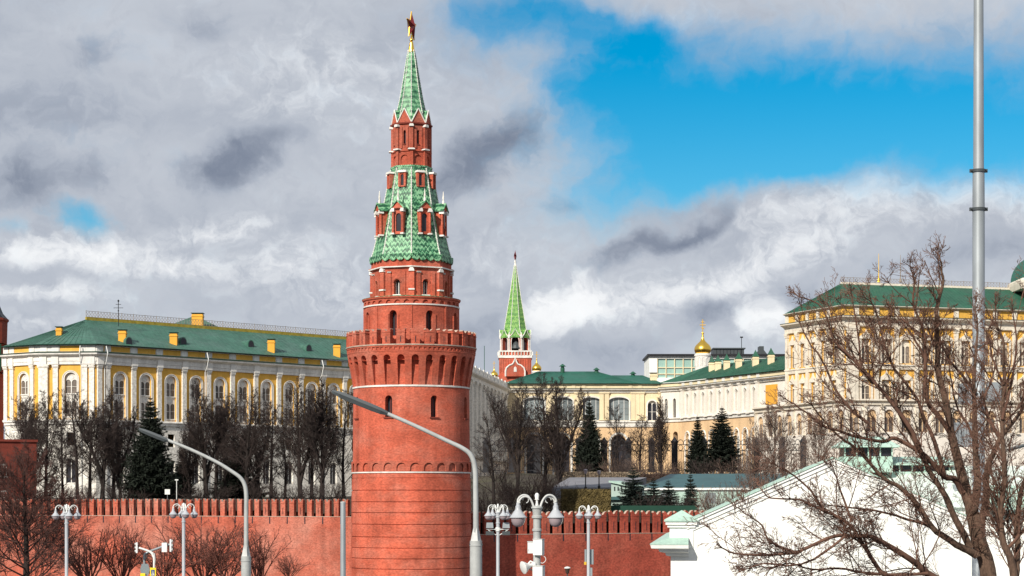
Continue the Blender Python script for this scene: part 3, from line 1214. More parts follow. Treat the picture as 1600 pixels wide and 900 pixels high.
def lancet_window(name, w, h, n, m_frame, m_glass, head=0.30, dep=0.10, sill=True, arch=True, bars=0):
    """a plate of width w and height h standing on z=0 with n round-headed lights and a pane behind; y=0 is the plate's face"""
    q = MB()
    lw = w / n
    for k in range(n):
        u = -w / 2 + k * lw
        q.wall_bay(FLAT, u, u + lw, 0, h, [(u + lw / 2, lw * .86, h * .015, h * (1 - head), arch)], dep=dep, seg=6)
    if n == 2 and head > .2:                 # a roundel over the pair
        q.tube([(.2 * w * math.cos(t * math.pi / 5), -.02, h * (1 - head * .45) + .16 * w * math.sin(t * math.pi / 5)) for t in range(11)], .04, 4)
    if sill:
        q.fbox(FLAT, -w / 2 - .12, w / 2 + .12, -.13, 0, -.05, .16)
    for k in range(bars):
        z = h * (1 - head) * (k + 1) / (bars + 1)
        q.fbox(FLAT, -w / 2, w / 2, z - .03, z + .03, -.08, -.04)
    fm = as_mesh(name, q, [m_frame])
    q = MB()
    q.quad((-w / 2, dep - .02, 0), (w / 2, dep - .02, 0), (w / 2, dep - .02, h * .99), (-w / 2, dep - .02, h * .99))
    pm = as_mesh('pane', q, [m_glass])
    return fm, pm


def put_window(win, f, u, z, d, parent, name='window', label=None):
    p = f.p(u, z, d)
    o = link(name, win[0], parent, p, f.a)
    link('pane', win[1], o, p, 0.0)
    return o


def column_mesh(w, h, d, m, flutes=False, name='pilaster', base=True):
    q = MB()
    q.fbox(FLAT, -w / 2, w / 2, 0, h * .945, -.1, d)
    q.fbox(FLAT, -w * .62, w * .62, h * .945, h * .965, -.1, d + .10)
    q.prism([(-w * .5, h * .965), (w * .5, h * .965), (w * .78, h), (-w * .78, h)], FLAT, -.1, d + .16)
    if base:
        q.fbox(FLAT, -w * .66, w * .66, -.0, h * .03, -.1, d + .12)
    return as_mesh(name, q, [m])


def chimney(parent, c, w, d, z0, z1, m, cap, name='chimney', pot=False):
    q = MB()
    x, y = c
    q.box(x - w / 2, x + w / 2, y - d / 2, y + d / 2, z0, z1, 0)
    q.box(x - w / 2 - .09, x + w / 2 + .09, y - d / 2 - .09, y + d / 2 + .09, z1 - .42, z1 - .27, 0)
    ch = ob(name, q, m, parent)
    q = MB()
    if pot:
        q.lathe([(w * .85, z1), (w * .55, z1 + .35), (w * .2, z1 + .95), (.03, z1 + 1.3)], 4, c, R(45))
    else:
        q.box(x - w / 2 - .14, x + w / 2 + .14, y - d / 2 - .14, y + d / 2 + .14, z1 + .16, z1 + .25)
        q.box(x - w / 2 + .05, x + w / 2 - .05, y - d / 2 + .05, y + d / 2 - .05, z1 - .001, z1 + .16)
    ob('chimney_cap', q, cap, ch)
    return ch


def seams(q, f, u0, u1, zlo, zhi_fn, step, mi=0):
    pass


def rail(parent, a, c, h, step, m, name='ridge_railing', th=.035, cross=True):
    q = MB()
    a, c = Vector(a), Vector(c)
    L_ = (c - a).length
    n = max(2, int(L_ / step))
    up = Vector((0, 0, h))
    for z in (0.04, h):
        q.tube([a + Vector((0, 0, z)), c + Vector((0, 0, z))], th * 1.3, 4)
    for k in range(n + 1):
        p = a.lerp(c, k / n)
        q.tube([p, p + up * (1.12 if k % 4 == 0 else 1)], th * (1.5 if k % 4 == 0 else .8), 4)
        if cross and k < n:
            p2 = a.lerp(c, (k + 1) / n)
            q.tube([p + up * .1, p2 + up * .9], th * .7, 3)
            q.tube([p + up * .9, p2 + up * .1], th * .7, 3)
    return ob(name, q, m, parent)


# ------------------------------------------------------------------ yellow and white palace on the left
pal = thing('yellow_palace', (*XY(150, 300), 11), 'long yellow and white palace with green hipped roof left of the round tower', 'palace')
pA, pB, pC = Vector(XY(8, 305.5)), Vector(XY(61, 301)), Vector(XY(150, 300))
dCD = Vector((34.8, 35.0)).normalized()
pD = pC + dCD * 62
az = lambda py: Z(py, 300)
path = [pA, pB, pC, pD]
frs = [fr_between(pA, pB), fr_between(pB, pC), fr_between(pC, pD)]
Z_STR, Z_COL, Z_ENT, Z_ATT, Z_EAVE = az(658), az(657), az(569), az(551), az(538.5)
bays = []                                    # (frame, u0, u1, has window)
bays += [(frs[0], 0, 2.4, False), (frs[0], 2.4, 6.2, True), (frs[0], 6.2, frs[0].len, False)]
bays += [(frs[1], 0, 3.0, False), (frs[1], 3.0, 7.0, True), (frs[1], 7.0, frs[1].len, False)]
bays += [(frs[2], 0, 2.0, False)] + [(frs[2], 2.0 + 4.74 * k, 2.0 + 4.74 * (k + 1), True) for k in range(12)] + [(frs[2], 58.88, 62, False)]
q = MB()
NW = 1.95
for f, u0, u1, win in bays:
    um = (u0 + u1) / 2
    q.wall_bay(f, u0, u1, Z_COL, Z_ENT, [(um, NW, az(655), az(581.5), True)] if win else [], dep=.45, seg=12)
ob('wall', q, M['yellow'], pal)
q = MB()
for f, u0, u1, win in bays:
    um = (u0 + u1) / 2
    q.wall_bay(f, u0, u1, 10.5, Z_STR, [(um, 1.5, 14.5, 18.2, True), (um, 1.3, 20.2, 22.2, False)] if win else [], dep=.4, seg=8)
ob('basement_wall', q, M['carved'], pal)
# back and ends so that the house is a closed body
inn = Vector((-dCD.y, dCD.x))
pE, pF = pD + inn * 24, pA + Vector((2, 24))
q = MB()
for a, c in ((pD, pE), (pE, pF), (pF, pA)):
    q.quad((a.x, a.y, 10.5), (c.x, c.y, 10.5), (c.x, c.y, Z_EAVE), (a.x, a.y, Z_EAVE))
ob('rear_wall', q, M['yellow'], pal)
win_up = lancet_window('window', 1.98, az(585) - az(614.5), 2, M['stone'], M['glassbrown'], head=.26, dep=.14, bars=1)
win_lo = lancet_window('window', 1.98, az(619) - az(651), 2, M['stone'], M['glassbrown'], head=.22, dep=.14, bars=1)
win_b = lancet_window('window', 1.52, 3.72, 2, M['stone'], M['glassdark'], head=.05, dep=.12)
for f, u0, u1, win in bays:
    if not win:
        continue
    um = (u0 + u1) / 2
    s = MB()
    put_window(win_up, f, um, az(614.5), -.33, pal)
    put_window(win_lo, f, um, az(651), -.33, pal)
    put_window(win_b, f, um, 14.5, -.3, pal)
    s.fbox(f, um - .99, um + .99, az(619), az(614.9), -.42, -.30)       # parapet between the two windows
    ob('window_panel', s, M['carved'], pal)
    s = MB()
    s.fbox(f, um - .99, um + .99, az(655), az(652.6), -.42, -.28)
    ob('window_panel', s, M['carved'], pal)
    s = MB()
    s.prism([(um - .99, az(585)), (um + .99, az(585)), (um + .9, az(583)), (um, az(580.8)), (um - .9, az(583))], f, -.42, -.30)
    ob('window_panel', s, M['carved'], pal)
    s = MB()                                                            # white surround, jambs and arch in one run
    out = hole_outline(um, NW + .34, az(655), az(579.8), True, 12)
    for a, c in zip(out[:-1], out[1:]):
        pass
    inn_ = hole_outline(um, NW - .02, az(655), az(581.6), True, 12)
    for i in range(len(out) - 1):
        a, c, c2_, a2 = out[i], out[i + 1], inn_[i + 1], inn_[i]
        A_, B_, C_, D_ = f.p(*a, .08), f.p(*c, .08), f.p(*c2_, .08), f.p(*a2, .08)
        A0, B0, C0, D0 = f.p(*a, -.02), f.p(*c, -.02), f.p(*c2_, -.02), f.p(*a2, -.02)
        s.add([A_, B_, C_, D_, A0, B0, C0, D0], [(0, 1, 2, 3), (4, 5, 1, 0), (2, 6, 7, 3)])
    ob('window_surround', s, M['stone'], pal)
    s = MB()
    out = hole_outline(um, NW + .74, az(655), az(578.2), True, 12)
    inn_ = hole_outline(um, NW + .50, az(655), az(579.2), True, 12)
    for i in range(len(out) - 1):
        a, c, c2_, a2 = out[i], out[i + 1], inn_[i + 1], inn_[i]
        A_, B_, C_, D_ = f.p(*a, .13), f.p(*c, .13), f.p(*c2_, .13), f.p(*a2, .13)
        A0, B0, C0, D0 = f.p(*a, -.02), f.p(*c, -.02), f.p(*c2_, -.02), f.p(*a2, -.02)
        s.add([A_, B_, C_, D_, A0, B0, C0, D0], [(0, 1, 2, 3), (4, 5, 1, 0), (2, 6, 7, 3)])
    ob('arch_moulding', s, M['stone'], pal)
pil = column_mesh(0.80, Z_ENT - Z_COL, .28, M['carved'])
pilw = column_mesh(1.45, Z_ENT - Z_COL, .42, M['carved'])
spots = [(frs[0], .35, pil), (frs[0], 1.75, pil), (frs[0], 6.35, pil), (frs[1], .75, pilw), (frs[1], 2.65, pil), (frs[1], 7.25, pil),
         (frs[1], 8.35, pil), (frs[2], .55, pil)] + [(frs[2], 2.0 + 4.74 * k, pil) for k in range(13)]
posts = []
for f, u, me in spots:
    link('pilaster', me, pal, f.p(u, Z_COL, 0), f.a)
    posts.append((f, u))
q = MB()
q.cornice(path, [(0, Z_STR - .5), (.22, Z_STR - .45), (.22, Z_STR - .1), (.45, Z_STR), (.45, Z_STR + .16), (0, Z_STR + .3)])
ob('string_course', q, M['stone'], pal)
q = MB()
ent = Z_ATT - Z_ENT
q.cornice(path, [(0.02, Z_ENT - .02), (.28, Z_ENT), (.28, Z_ENT + ent * .26), (.36, Z_ENT + ent * .28), (.36, Z_ENT + ent * .62), (.55, Z_ENT + ent * .70), (1.0, Z_ENT + ent * .84),
                 (1.05, Z_ENT + ent * .97), (0, Z_ATT + .02)])
for f, u in posts:
    q.fbox(f, u - .55, u + .55, Z_ENT + .01, Z_ENT + ent * .72, 0, .52)
ob('cornice', q, M['stone'], pal)
q = MB()
q.cornice(path, [(0, Z_ATT + .021), (1.08, Z_ENT + ent * .975), (1.12, Z_ENT + ent * 1.02), (0.1, Z_ATT + .26)])
ob('cornice_flashing', q, M['gutter'], pal)
q = MB()
q.cornice(path, [(.12, Z_ATT), (.12, Z_EAVE), (0, Z_EAVE)])
ob('attic_wall', q, M['stone'], pal)
for i, f in enumerate(frs):
    us = sorted([u for ff, u in posts if ff is f])
    us = [u for k, u in enumerate(us) if k == 0 or u - us[k - 1] > 1.6]
    for a, c in zip(us, us[1:]):
        if c - a < 2.2:
            continue
        q = MB()
        z0, z1 = Z_ATT + .26, Z_EAVE - .14
        q.fbox(f, a + .68, c - .68, z0, z1, .1, .135)
        ob('attic_panel', q, M['yellow'], pal)
        q = MB()
        for (x0, x1, y0, y1) in ((a + .62, c - .62, z1, z1 + .06), (a + .62, c - .62, z0 - .06, z0), (a + .62, a + .68, z0, z1), (c - .68, c - .62, z0, z1)):
            q.fbox(f, x0, x1, y0, y1, .1, .19)
        ob('panel_frame', q, M['stone'], pal)
for f, u in posts:
    q = MB()
    q.fbox(f, u - .55, u + .55, Z_ATT + .2, Z_EAVE - .02, .1, .22)
    ob('attic_post', q, M['stone'], pal)
# roof


def off_path(path, d):
    q_ = MB()
    q_.cornice(path, [(d, 0), (d, 1)], cap=False)
    return [Vector((v[0], v[1])) for v in q_.v[::2]]


eav = off_path(path, .75)
ZR = 40.25
r0 = pC + inn * 9.5 + dCD * 4.4
r1 = pD + inn * 9.5
back0, back1 = pF + Vector((0, 1)), pE + inn * 1
ze = Z_EAVE + .06
q = MB()


def v3(p, z):
    return (p.x, p.y, z)


def seam_roof(q, a, b, c, d, n, mi=0, h=.06):
    """roof slope a-b along the eave, c-d along the ridge (d over a), with n raised standing seams"""
    a, b, c, d = Vector(a), Vector(b), Vector(c), Vector(d)
    q.quad(a, b, c, d, mi)
    nn = (b - a).cross(d - a).normalized()
    for k in range(1, n):
        t = k / n
        q.tube([a.lerp(b, t) + nn * .02, d.lerp(c, t) + nn * .02], h * .6, 3, mi, cap=False)


seam_roof(q, v3(eav[2], ze), v3(eav[3], ze), v3(r1, ZR), v3(r0, ZR), 70)
seam_roof(q, v3(eav[1], ze), v3(eav[2], ze), v3(r0, ZR), v3(r0, ZR), 11)
seam_roof(q, v3(eav[0], ze), v3(eav[1], ze), v3(r0, ZR), v3(r0, ZR), 10)
q.poly([v3(back0, ze), v3(eav[0], ze), v3(r0, ZR)])
q.poly([v3(back1, ze), v3(back0, ze), v3(r0, ZR), v3(r1, ZR)])
roof = ob('roof', q, M['roof'], pal)
q = MB()
q.cornice(path, [(.1, ze - .03), (.8, ze - .10), (.86, ze - .0), (.7, ze + .06)])
ob('gutter', q, M['gutter'], pal)
q = MB()
fr_ = fr_between(r0, r1)
q.fbox(fr_, 0, fr_.len, ZR - .1, ZR + .42, -.25, .15)
ob('ridge_board', q, M['oliveyellow'], pal)
rail(pal, v3(r0, ZR + .42), v3(r1, ZR + .42), .95, .55, M['rail'])


def roof_point(px, py):
    """point of the long roof slope seen at a pixel"""
    n = (Vector(v3(eav[3], ze)) - Vector(v3(eav[2], ze))).cross(Vector(v3(r0, ZR)) - Vector(v3(eav[2], ze)))
    o = Vector((0, 0, EYE))
    d = P(px, py, 1.0) - o
    t = n.dot(Vector(v3(eav[2], ze)) - o) / n.dot(d)
    return o + d * t


for px, py, h in ((191.5, 533, 1.85), (271.5, 537, 1.85), (424, 549, 2.1), (526.5, 556, 2.1)):
    p = roof_point(px, py)
    chimney(pal, (p.x, p.y), 1.15, 1.0, p.z - .6, p.z + h - .3, M['yellowdeep'], M['gutter'])
p = P(92.5, 529, 304)
chimney(pal, (p.x, p.y), .85, .85, p.z - .5, p.z + 1.6, M['yellowdeep'], M['gutter'])
for px, py in ((284, 536), (389.5, 540.5), (480, 547), (199, 536)):
    p = roof_point(px, py)
    f = Fr((p.x, p.y), frs[2].a)
    q = MB()
    hw, hh = .62, .95
    out = [(-hw, p.z - .25)] + [(hw * math.cos(math.pi * (1 - k / 8)), p.z + .25 + (hh - .25) * math.sin(math.pi * k / 8)) for k in range(9)] + [(hw, p.z - .25)]
    q.prism(out, f, -1.9, .5)
    dm = ob('roof_dormer', q, M['roof'], pal)
    q = MB()
    q.prism([(u * .84, p.z + (z - p.z) * .86) for u, z in out], f, .3, .512)
    ob('dormer_window', q, M['glassdark'], dm)
# drainpipes
for f, u in ((frs[1], 6.75), (frs[2], 2.0 + 4.74 * 4 - .75), (frs[2], 2.0 + 4.74 * 9 - .75), (frs[2], 1.35)):
    q = MB()
    q.tube([f.p(u, 12, .25), f.p(u, Z_ENT - .3, .25), f.p(u, Z_ENT + .4, .75), f.p(u, Z_ATT - .1, 1.15), f.p(u, Z_EAVE - .2, .75)], .075, 6)
    ob('drainpipe', q, M['whitepaint'], pal)
# weather vane mast
p = P(185, 498, 309)
q = MB()
q.tube([(p.x, p.y, p.z - 1.2), (p.x, p.y, p.z + 3.0)], .06, 5)
for z, w in ((1.7, .75), (2.25, .42)):
    q.tube([(p.x - w, p.y, p.z + z), (p.x + w, p.y, p.z + z)], .05, 4)
q.ball((p.x, p.y, p.z + 2.8), .16, 8, 6)
q.ball((p.x, p.y, p.z + 1.25), .12, 8, 6)
ob('roof_mast', q, M['iron'], pal)
# rear pavilion roof with a square chimney
cp = Vector(XY(303, 352))
q = MB()
for hw, z0, z1 in ((9.5, 40.3, 44.9),):
    c4_ = [(cp.x - hw, cp.y - 6, z0), (cp.x + hw, cp.y - 6, z0), (cp.x + hw, cp.y + 8, z0), (cp.x - hw, cp.y + 8, z0)]
    t = (cp.x, cp.y + 1, z1)
    q.add(c4_ + [t], [(0, 1, 4), (1, 2, 4), (2, 3, 4), (3, 0, 4), (3, 2, 1, 0)])
    q.box(cp.x - hw + .8, cp.x + hw - .8, cp.y - 5.2, cp.y + 7, 36, z0 - .02)
ob('pavilion_roof', q, M['roof'], pal)
p = P(309, 507, 347)
chimney(pal, (p.x, p.y), 1.9, 1.6, p.z - 1.5, p.z + 1.75, M['yellowdeep'], M['gutter'])

# ------------------------------------------------------------------ red tower and brick gatehouse at the left edge
o = Vector(XY(-30, 330))
t = thing('brick_tower', (o.x, o.y, 8), 'slice of a stepped red brick tower with dark spire at the left edge', 'tower')
q = MB()
k_ = 330 / F
q.lathe([(41 * k_, 8), (40 * k_, Z(588, 330)), (42 * k_, Z(586, 330)), (42 * k_, Z(583, 330)), (34 * k_, Z(582, 330))], 4, (o.x, o.y), R(45), cap=False)
ob('lower_stage', q, M['brick'], t)
q = MB()
q.lathe([(47 * k_, Z(582, 330)), (47 * k_, Z(537, 330)), (40 * k_, Z(535, 330))], 4, (o.x, o.y), R(38), cap=False)
ob('middle_stage', q, M['brick_dark'], t)
q = MB()
q.lathe([(40 * k_, Z(537, 330)), (41 * k_, Z(503, 330)), (43 * k_, Z(501, 330)), (43 * k_, Z(498, 330)), (38 * k_, Z(497, 330))], 8, (o.x, o.y), R(22), cap=False)
ob('upper_stage', q, M['brick_dark'], t)
q = MB()
q.lathe([(42 * k_, Z(498, 330)), (34 * k_, Z(489, 330)), (14 * k_, Z(440, 330)), (1, Z(330, 330))], 8, (o.x, o.y), R(22), cap=False)
ob('spire', q, M['iron'], t)
q = MB()
q.tube([(o.x + 36 * k_, o.y - 3.4, Z(582, 330)), (o.x + 36 * k_, o.y - 3.4, Z(540, 330))], .5, 6)
ob('corner_shaft', q, M['roof_dark'], t)

f = fr_between(XY(-30, 250), XY(57, 254))
g = thing('brick_gatehouse', (f.o.x, f.o.y, 9), 'dark red brick gatehouse with small white windows low at the left edge', 'building')
q = MB()
zt_ = Z(690, 252)
q.fbox(f, 0, f.len, 8, zt_, -14, 0)
ob('wall', q, M['brick_dark'], g)
q = MB()
q.fbox(f, -.2, f.len + .12, zt_, zt_ + .3, -14, .18)
ob('parapet', q, M['brick_dark'], g)
wn = lancet_window('window', .8, 1.6, 2, M['stone'], M['glassgrey'], head=.1, dep=.1)
for px, py in ((6, 744), (7, 786)):
    put_window(wn, f, (px + 30) * .0812, Z(py, 250), .03, g)

# ------------------------------------------------------------------ white side wing in the shade, right of the tower
P1, P2 = Vector(XY(728, 333)), Vector(XY(793, 391.5))
f = fr_between(P1, P2)
wg = thing('palace_wing', (P1.x, P1.y, 12), 'white shaded palace wing receding behind the right side of the round tower', 'building')
zc = Z(611, 391)
ze2 = Z(601, 391)
q = MB()
nb = 11
bl = f.len / nb
for k in range(nb):
    q.wall_bay(f, k * bl, (k + 1) * bl, 12, zc - 1, [((k + .5) * bl, 2.0, 14, 18, True), ((k + .5) * bl, 1.9, 21.5, 28.5, True)], dep=.4, seg=8)
q.fbox(f, 0, f.len, 12, zc - 1, -12, -1)
ob('wall', q, M['palewhite'], wg)
wv = lancet_window('window', 1.95, 6.9, 2, M['stone'], M['glassgrey'], head=.15, dep=.12, bars=3)
cm = column_mesh(1.0, zc - 1 - 19.5, .45, M['carved'], name='column')
for k in range(nb):
    put_window(wv, f, (k + .5) * bl, 21.5, -.3, wg)
    for s_ in (-.62, .62):
        link('column', cm, wg, f.p(k * bl + s_ + .3, 19.5, 0), f.a)
q = MB()
q.cornice([P1, P2], [(0, 19.1), (.4, 19.2), (.45, 19.5), (0, 19.55)])
ob('string_course', q, M['stone'], wg)
q = MB()
q.cornice([P1, P2], [(0.02, zc - 1), (.4, zc - .95), (.45, zc - .4), (.95, zc), (1.0, zc + .25), (.1, zc + .3)])
ob('cornice', q, M['stone'], wg)
q = MB()
q.cornice([P1, P2], [(.12, zc + .3), (.12, ze2 + .3), (-.2, ze2 + .3)])
for k in range(nb + 1):
    q.fbox(f, k * bl - .5, k * bl + .5, zc + .31, ze2 + .5, .1, .3)
ob('parapet', q, M['stone'], wg)
q = MB()
q.quad(f.p(0, ze2 + .1, 0), f.p(f.len + 2, ze2 + .1, 0), f.p(f.len + 2, ze2 + 2.8, -7), f.p(0, ze2 + 2.8, -7))
q.quad(f.p(0, ze2 + 2.8, -7), f.p(f.len + 2, ze2 + 2.8, -7), f.p(f.len + 2, ze2, -13), f.p(0, ze2, -13))
ob('roof', q, M['roof_deep'], wg)
p = P(742, 592, 365)
chimney(wg, (p.x, p.y), 1.1, 1.0, p.z - 1, p.z + 1.3, M['cream'], M['gutter'])
p = P(756, 600, 372)
q = MB()
q.box(p.x - 1, p.x + 1, p.y - 1, p.y + 1, p.z - 1.5, p.z + 1.4)
q.tube([(p.x + .1, p.y, p.z + 1.3), (p.x + .1, p.y, p.z + 7.2)], .06, 5)
ob('roof_hatch', q, M['roof_dark'], wg)

# ------------------------------------------------------------------ cream palace in the middle
YC = 391.0
KC = YC / F
cz = lambda py: Z(py, YC)
xC = lambda px: (px - CX) * KC
mid = thing('cream_palace', (xC(900), YC, 15), 'cream palace with deep green hipped roof and wide arched windows in the centre', 'palace')
f = Fr((xC(786), YC), 0.0)
U = lambda px: (px - 786) * KC
bayc = [835, 879, 923, 967]
q = MB()
ql = MB()
edges = [786, 813] + [857, 901, 945, 989] + [1034]
for a, c in zip(edges, edges[1:]):
    m_ = [b_ for b_ in bayc if a < b_ < c]
    q.wall_bay(f, U(a), U(c), cz(659), cz(613), [(U(m_[0]), 32 * KC, cz(657), cz(620.5), .42)] if m_ else ([(U(1019), 14 * KC, cz(657), cz(626), True)] if a == 989 else []), dep=.6, seg=10)
    ql.wall_bay(f, U(a), U(c), 14, cz(667), [(U(m_[0]), 23 * KC, 14.2, cz(680), True)] if m_ else [], dep=2.2, seg=10)
ob('wall', q, M['cream'], mid)
ob('arcade_wall', ql, M['peach'], mid)
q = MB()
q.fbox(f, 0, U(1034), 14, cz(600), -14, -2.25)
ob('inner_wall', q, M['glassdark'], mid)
wide = lancet_window('window', 33 * KC, cz(620) - cz(657), 4, M['greypaint'], M['glassgrey'], head=.0, dep=.06, sill=True, arch=False, bars=3)
for b_ in bayc:
    put_window(wide, f, U(b_), cz(657), -.5, mid)
tw = lancet_window('window', 14.2 * KC, cz(626) - cz(657), 2, M['stone'], M['glassdark'], head=.12, dep=.15, bars=1)
put_window(tw, f, U(1019), cz(657), -.4, mid)
for b_ in bayc + [1019]:
    s = MB()
    w = (32 if b_ != 1019 else 14) * KC
    ar = .42 if b_ != 1019 else 1.0
    s.tube([f.p(u, z, .06) for u, z in hole_outline(U(b_), w + .3, cz(657), cz(619.6 if b_ != 1019 else 624.8), ar, 10)], .2, 4)
    ob('window_surround', s, M['stone'], mid)
cm = column_mesh(.85, cz(613) - cz(657), .35, M['cream'])
for px in (813, 857, 863, 901, 907, 940, 948, 989, 996, 1003, 1032):
    link('pilaster', cm, mid, f.p(U(px), cz(657), 0), 0)
for b_ in bayc:
    s = MB()
    s.tube([f.p(u, z, .08) for u, z in hole_outline(U(b_), 23 * KC + .7, 14.2, cz(680) + .4, True, 10)], .28, 4)
    ob('arch_moulding', s, M['stone'], mid)
pth = [Vector((xC(780), YC)), Vector((xC(1034), YC))]
q = MB()
q.cornice(pth, [(0, cz(668)), (.25, cz(667)), (.25, cz(661)), (.5, cz(660)), (.5, cz(658)), (0, cz(657.4))])
ob('string_course', q, M['stone'], mid)
q = MB()
q.cornice(pth, [(0.02, cz(614)), (.3, cz(613.4)), (.35, cz(610.5)), (.9, cz(609.2)), (.95, cz(607.9)), (0, cz(607.4))])
ob('cornice', q, M['stone'], mid)
q = MB()
q.cornice(pth, [(.0, cz(607.3)), (1.0, cz(607.7)), (1.02, cz(607.3)), (.1, cz(606.4))])
ob('cornice_flashing', q, M['gutter'], mid)
q = MB()
q.cornice(pth, [(.1, cz(607.3)), (.1, cz(599.6)), (-.3, cz(599.6))])
for px in (793, 835, 857, 896, 912, 945, 985, 1000, 1030):
    q.fbox(f, U(px) - .35, U(px) + .35, cz(606.8), cz(600), .08, .22)
ob('attic_wall', q, M['cream'], mid)


def hip(parent, x0, x1, y0, y1, z0, rx0, rx1, ry, z1, m, name='roof', n=0):
    q = MB()
    a, b_, c, d = (x0, y0, z0), (x1, y0, z0), (x1, y1, z0), (x0, y1, z0)
    r_0, r_1 = (rx0, ry, z1), (rx1, ry, z1)
    if n:
        seam_roof(q, a, b_, r_1, r_0, n)
    else:
        q.quad(a, b_, r_1, r_0)
    q.quad(c, d, r_0, r_1)
    q.poly([b_, c, r_1])
    q.poly([d, a, r_0])
    q.poly([d, c, b_, a])
    return ob(name, q, m, parent)


zr = cz(599.4)
YR = 402
hip(mid, xC(786), xC(1000), YC - .8, YC + 22, zr, (840 - CX) * YR / F, (933 - CX) * YR / F, YR, Z(580.5, YR), M['roof_deep'], n=60)
hip(mid, xC(930), xC(1037), YC - .75, YC + 20, zr - .04, (955 - CX) * YR / F, (1004 - CX) * YR / F, YR - 1, Z(586.5, YR - 1), M['roof_deep'], n=30)
for px, py in ((879, 581), (932, 582), (989, 588)):
    p = P(px, py, 401)
    hh = 1.1 if px == 879 else .5
    q = MB()
    q.lathe([(.42, p.z - .5), (.42, p.z + hh * .7), (.34, p.z + hh * .72), (.34, p.z + hh), (.75, p.z + hh), (.1, p.z + hh + .5)], 8, (p.x, p.y))
    ob('roof_vent', q, M['roof_dark'], mid)

# ------------------------------------------------------------------ gothic wing
E0, E1, E2 = Vector(XY(1033, 390.5)), Vector(XY(1061, 387)), Vector(XY(1237, 348.5))
gw = thing('gothic_wing', (E1.x, E1.y, 15), 'pale gothic palace wing with narrow lancet windows and row of capped chimneys', 'building')
f0 = fr_between(E0, E1)
f = fr_between(E1, E2)


def u_at(f, px):
    k = (px - CX) / F
    return (k * f.o.y - f.o.x) / (f.ux.x - k * f.ux.y)


wz = lambda py: Z(py, 387)
ua, ub = u_at(f, 1074.7), u_at(f, 1178.7)
st_ = (ub - ua) / 8
q = MB()
ql = MB()
us = [0.0] + [ua + st_ * (k - .5) for k in range(10)] + [f.len]
us[1] = max(us[1], .05)
for k, (a, c) in enumerate(zip(us, us[1:])):
    win = 1 <= k <= 9
    um = (a + c) / 2
    q.wall_bay(f, a, c, wz(656), wz(608), [(um, st_ * .34, wz(649), wz(618), 1.5)] if win else [], dep=.5, seg=8)
    ql.wall_bay(f, a, c, 13, wz(659), [(um, st_ * .5, 15.5, wz(678), 1.4)] if win or k == 10 else [], dep=.6, seg=8)
L0 = f0.len
q.wall_bay(f0, 0, L0 * .5, wz(656), wz(608), [(L0 * .28, .75, wz(652), wz(622), 1.4)], dep=.5)
q.wall_bay(f0, L0 * .5, L0, wz(656), wz(608), [(L0 * .74, .75, wz(652), wz(622), 1.4)], dep=.5)
ql.wall_bay(f0, 0, L0, 13, wz(659), [(L0 * .8, 1.25, 14, wz(674), True)], dep=1.2)
ob('wall', q, M['palewhite'], gw)
ob('lower_wall', ql, M['peach'], gw)
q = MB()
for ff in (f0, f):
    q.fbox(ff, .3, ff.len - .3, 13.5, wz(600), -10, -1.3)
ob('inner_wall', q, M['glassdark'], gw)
lw = lancet_window('window', st_ * .345, wz(618) - wz(649), 1, M['stone'], M['glassgrey'], head=.1, dep=.12, bars=2)
lw2 = lancet_window('window', st_ * .5, wz(678) - 15.5, 2, M['stone'], M['glassgrey'], head=.12, dep=.15, bars=1)
bt = column_mesh(st_ * .27, wz(609) - wz(655), .5, M['palewhite'], name='buttress')
for k in range(9):
    u = ua + st_ * k
    put_window(lw, f, u, wz(649), -.4, gw)
    put_window(lw2, f, u, 15.5, -.5, gw)
    s = MB()
    s.tube([f.p(a, z, .07) for a, z in hole_outline(u, st_ * .46, wz(650), wz(616), 1.5, 8)], .13, 4)
    ob('window_surround', s, M['stone'], gw)
    s = MB()
    s.tube([f.p(a, z, .07) for a, z in hole_outline(u, st_ * .66, 17, wz(675), 1.4, 8)], .16, 4)
    ob('arch_moulding', s, M['stone'], gw)
    link('buttress', bt, gw, f.p(u - st_ / 2, wz(655), 0), f.a)
link('buttress', bt, gw, f.p(ub + st_ / 2, wz(655), 0), f.a)
s = MB()
s.fbox(f, u_at(f, 1197), u_at(f, 1215), Z(632, 355), Z(601, 355), -.05, .12)
ob('ochre_panel', s, M['yellowdeep'], gw)
pth = [E0, E1, E2]
q = MB()
q.cornice(pth, [(0, wz(659.4)), (.25, wz(659)), (.3, wz(655)), (.6, wz(654)), (.6, wz(652.6)), (0, wz(652))])
ob('string_course', q, M['stone'], gw)
q = MB()
q.cornice(pth, [(0.02, wz(611)), (.35, wz(610.5)), (.4, wz(608)), (.95, wz(606.4)), (1.0, wz(605)), (0, wz(604.6))])
ob('cornice', q, M['stone'], gw)
q = MB()
q.cornice(pth, [(0, wz(604.6)), (1.04, wz(604.9)), (1.06, wz(604.3)), (.1, wz(603.4))])
ob('cornice_flashing', q, M['gutter'], gw)
q = MB()
q.cornice(pth, [(.1, wz(604.6)), (.1, wz(597.5)), (-.3, wz(597.5))])
ob('attic_wall', q, M['cream'], gw)
for k in range(10):
    u = ua + st_ * (k - .5)
    q = MB()
    q.fbox(f, u - .5, u + .5, wz(604), wz(598), .05, .24)
    ob('attic_post', q, M['stone'], gw)
ev = off_path(pth, .6)
zt_ = wz(597)
n_ = f.n
rg0, rg1 = E1 - n_ * 6 + f.ux * 1.0, E2 - n_ * 6
q = MB()
seam_roof(q, v3(ev[1], zt_), v3(ev[2], zt_), v3(rg1, zt_ + 3.3), v3(rg0, zt_ + 3.3), 44)
q.poly([v3(ev[0], zt_), v3(ev[1], zt_), v3(rg0, zt_ + 3.3)])
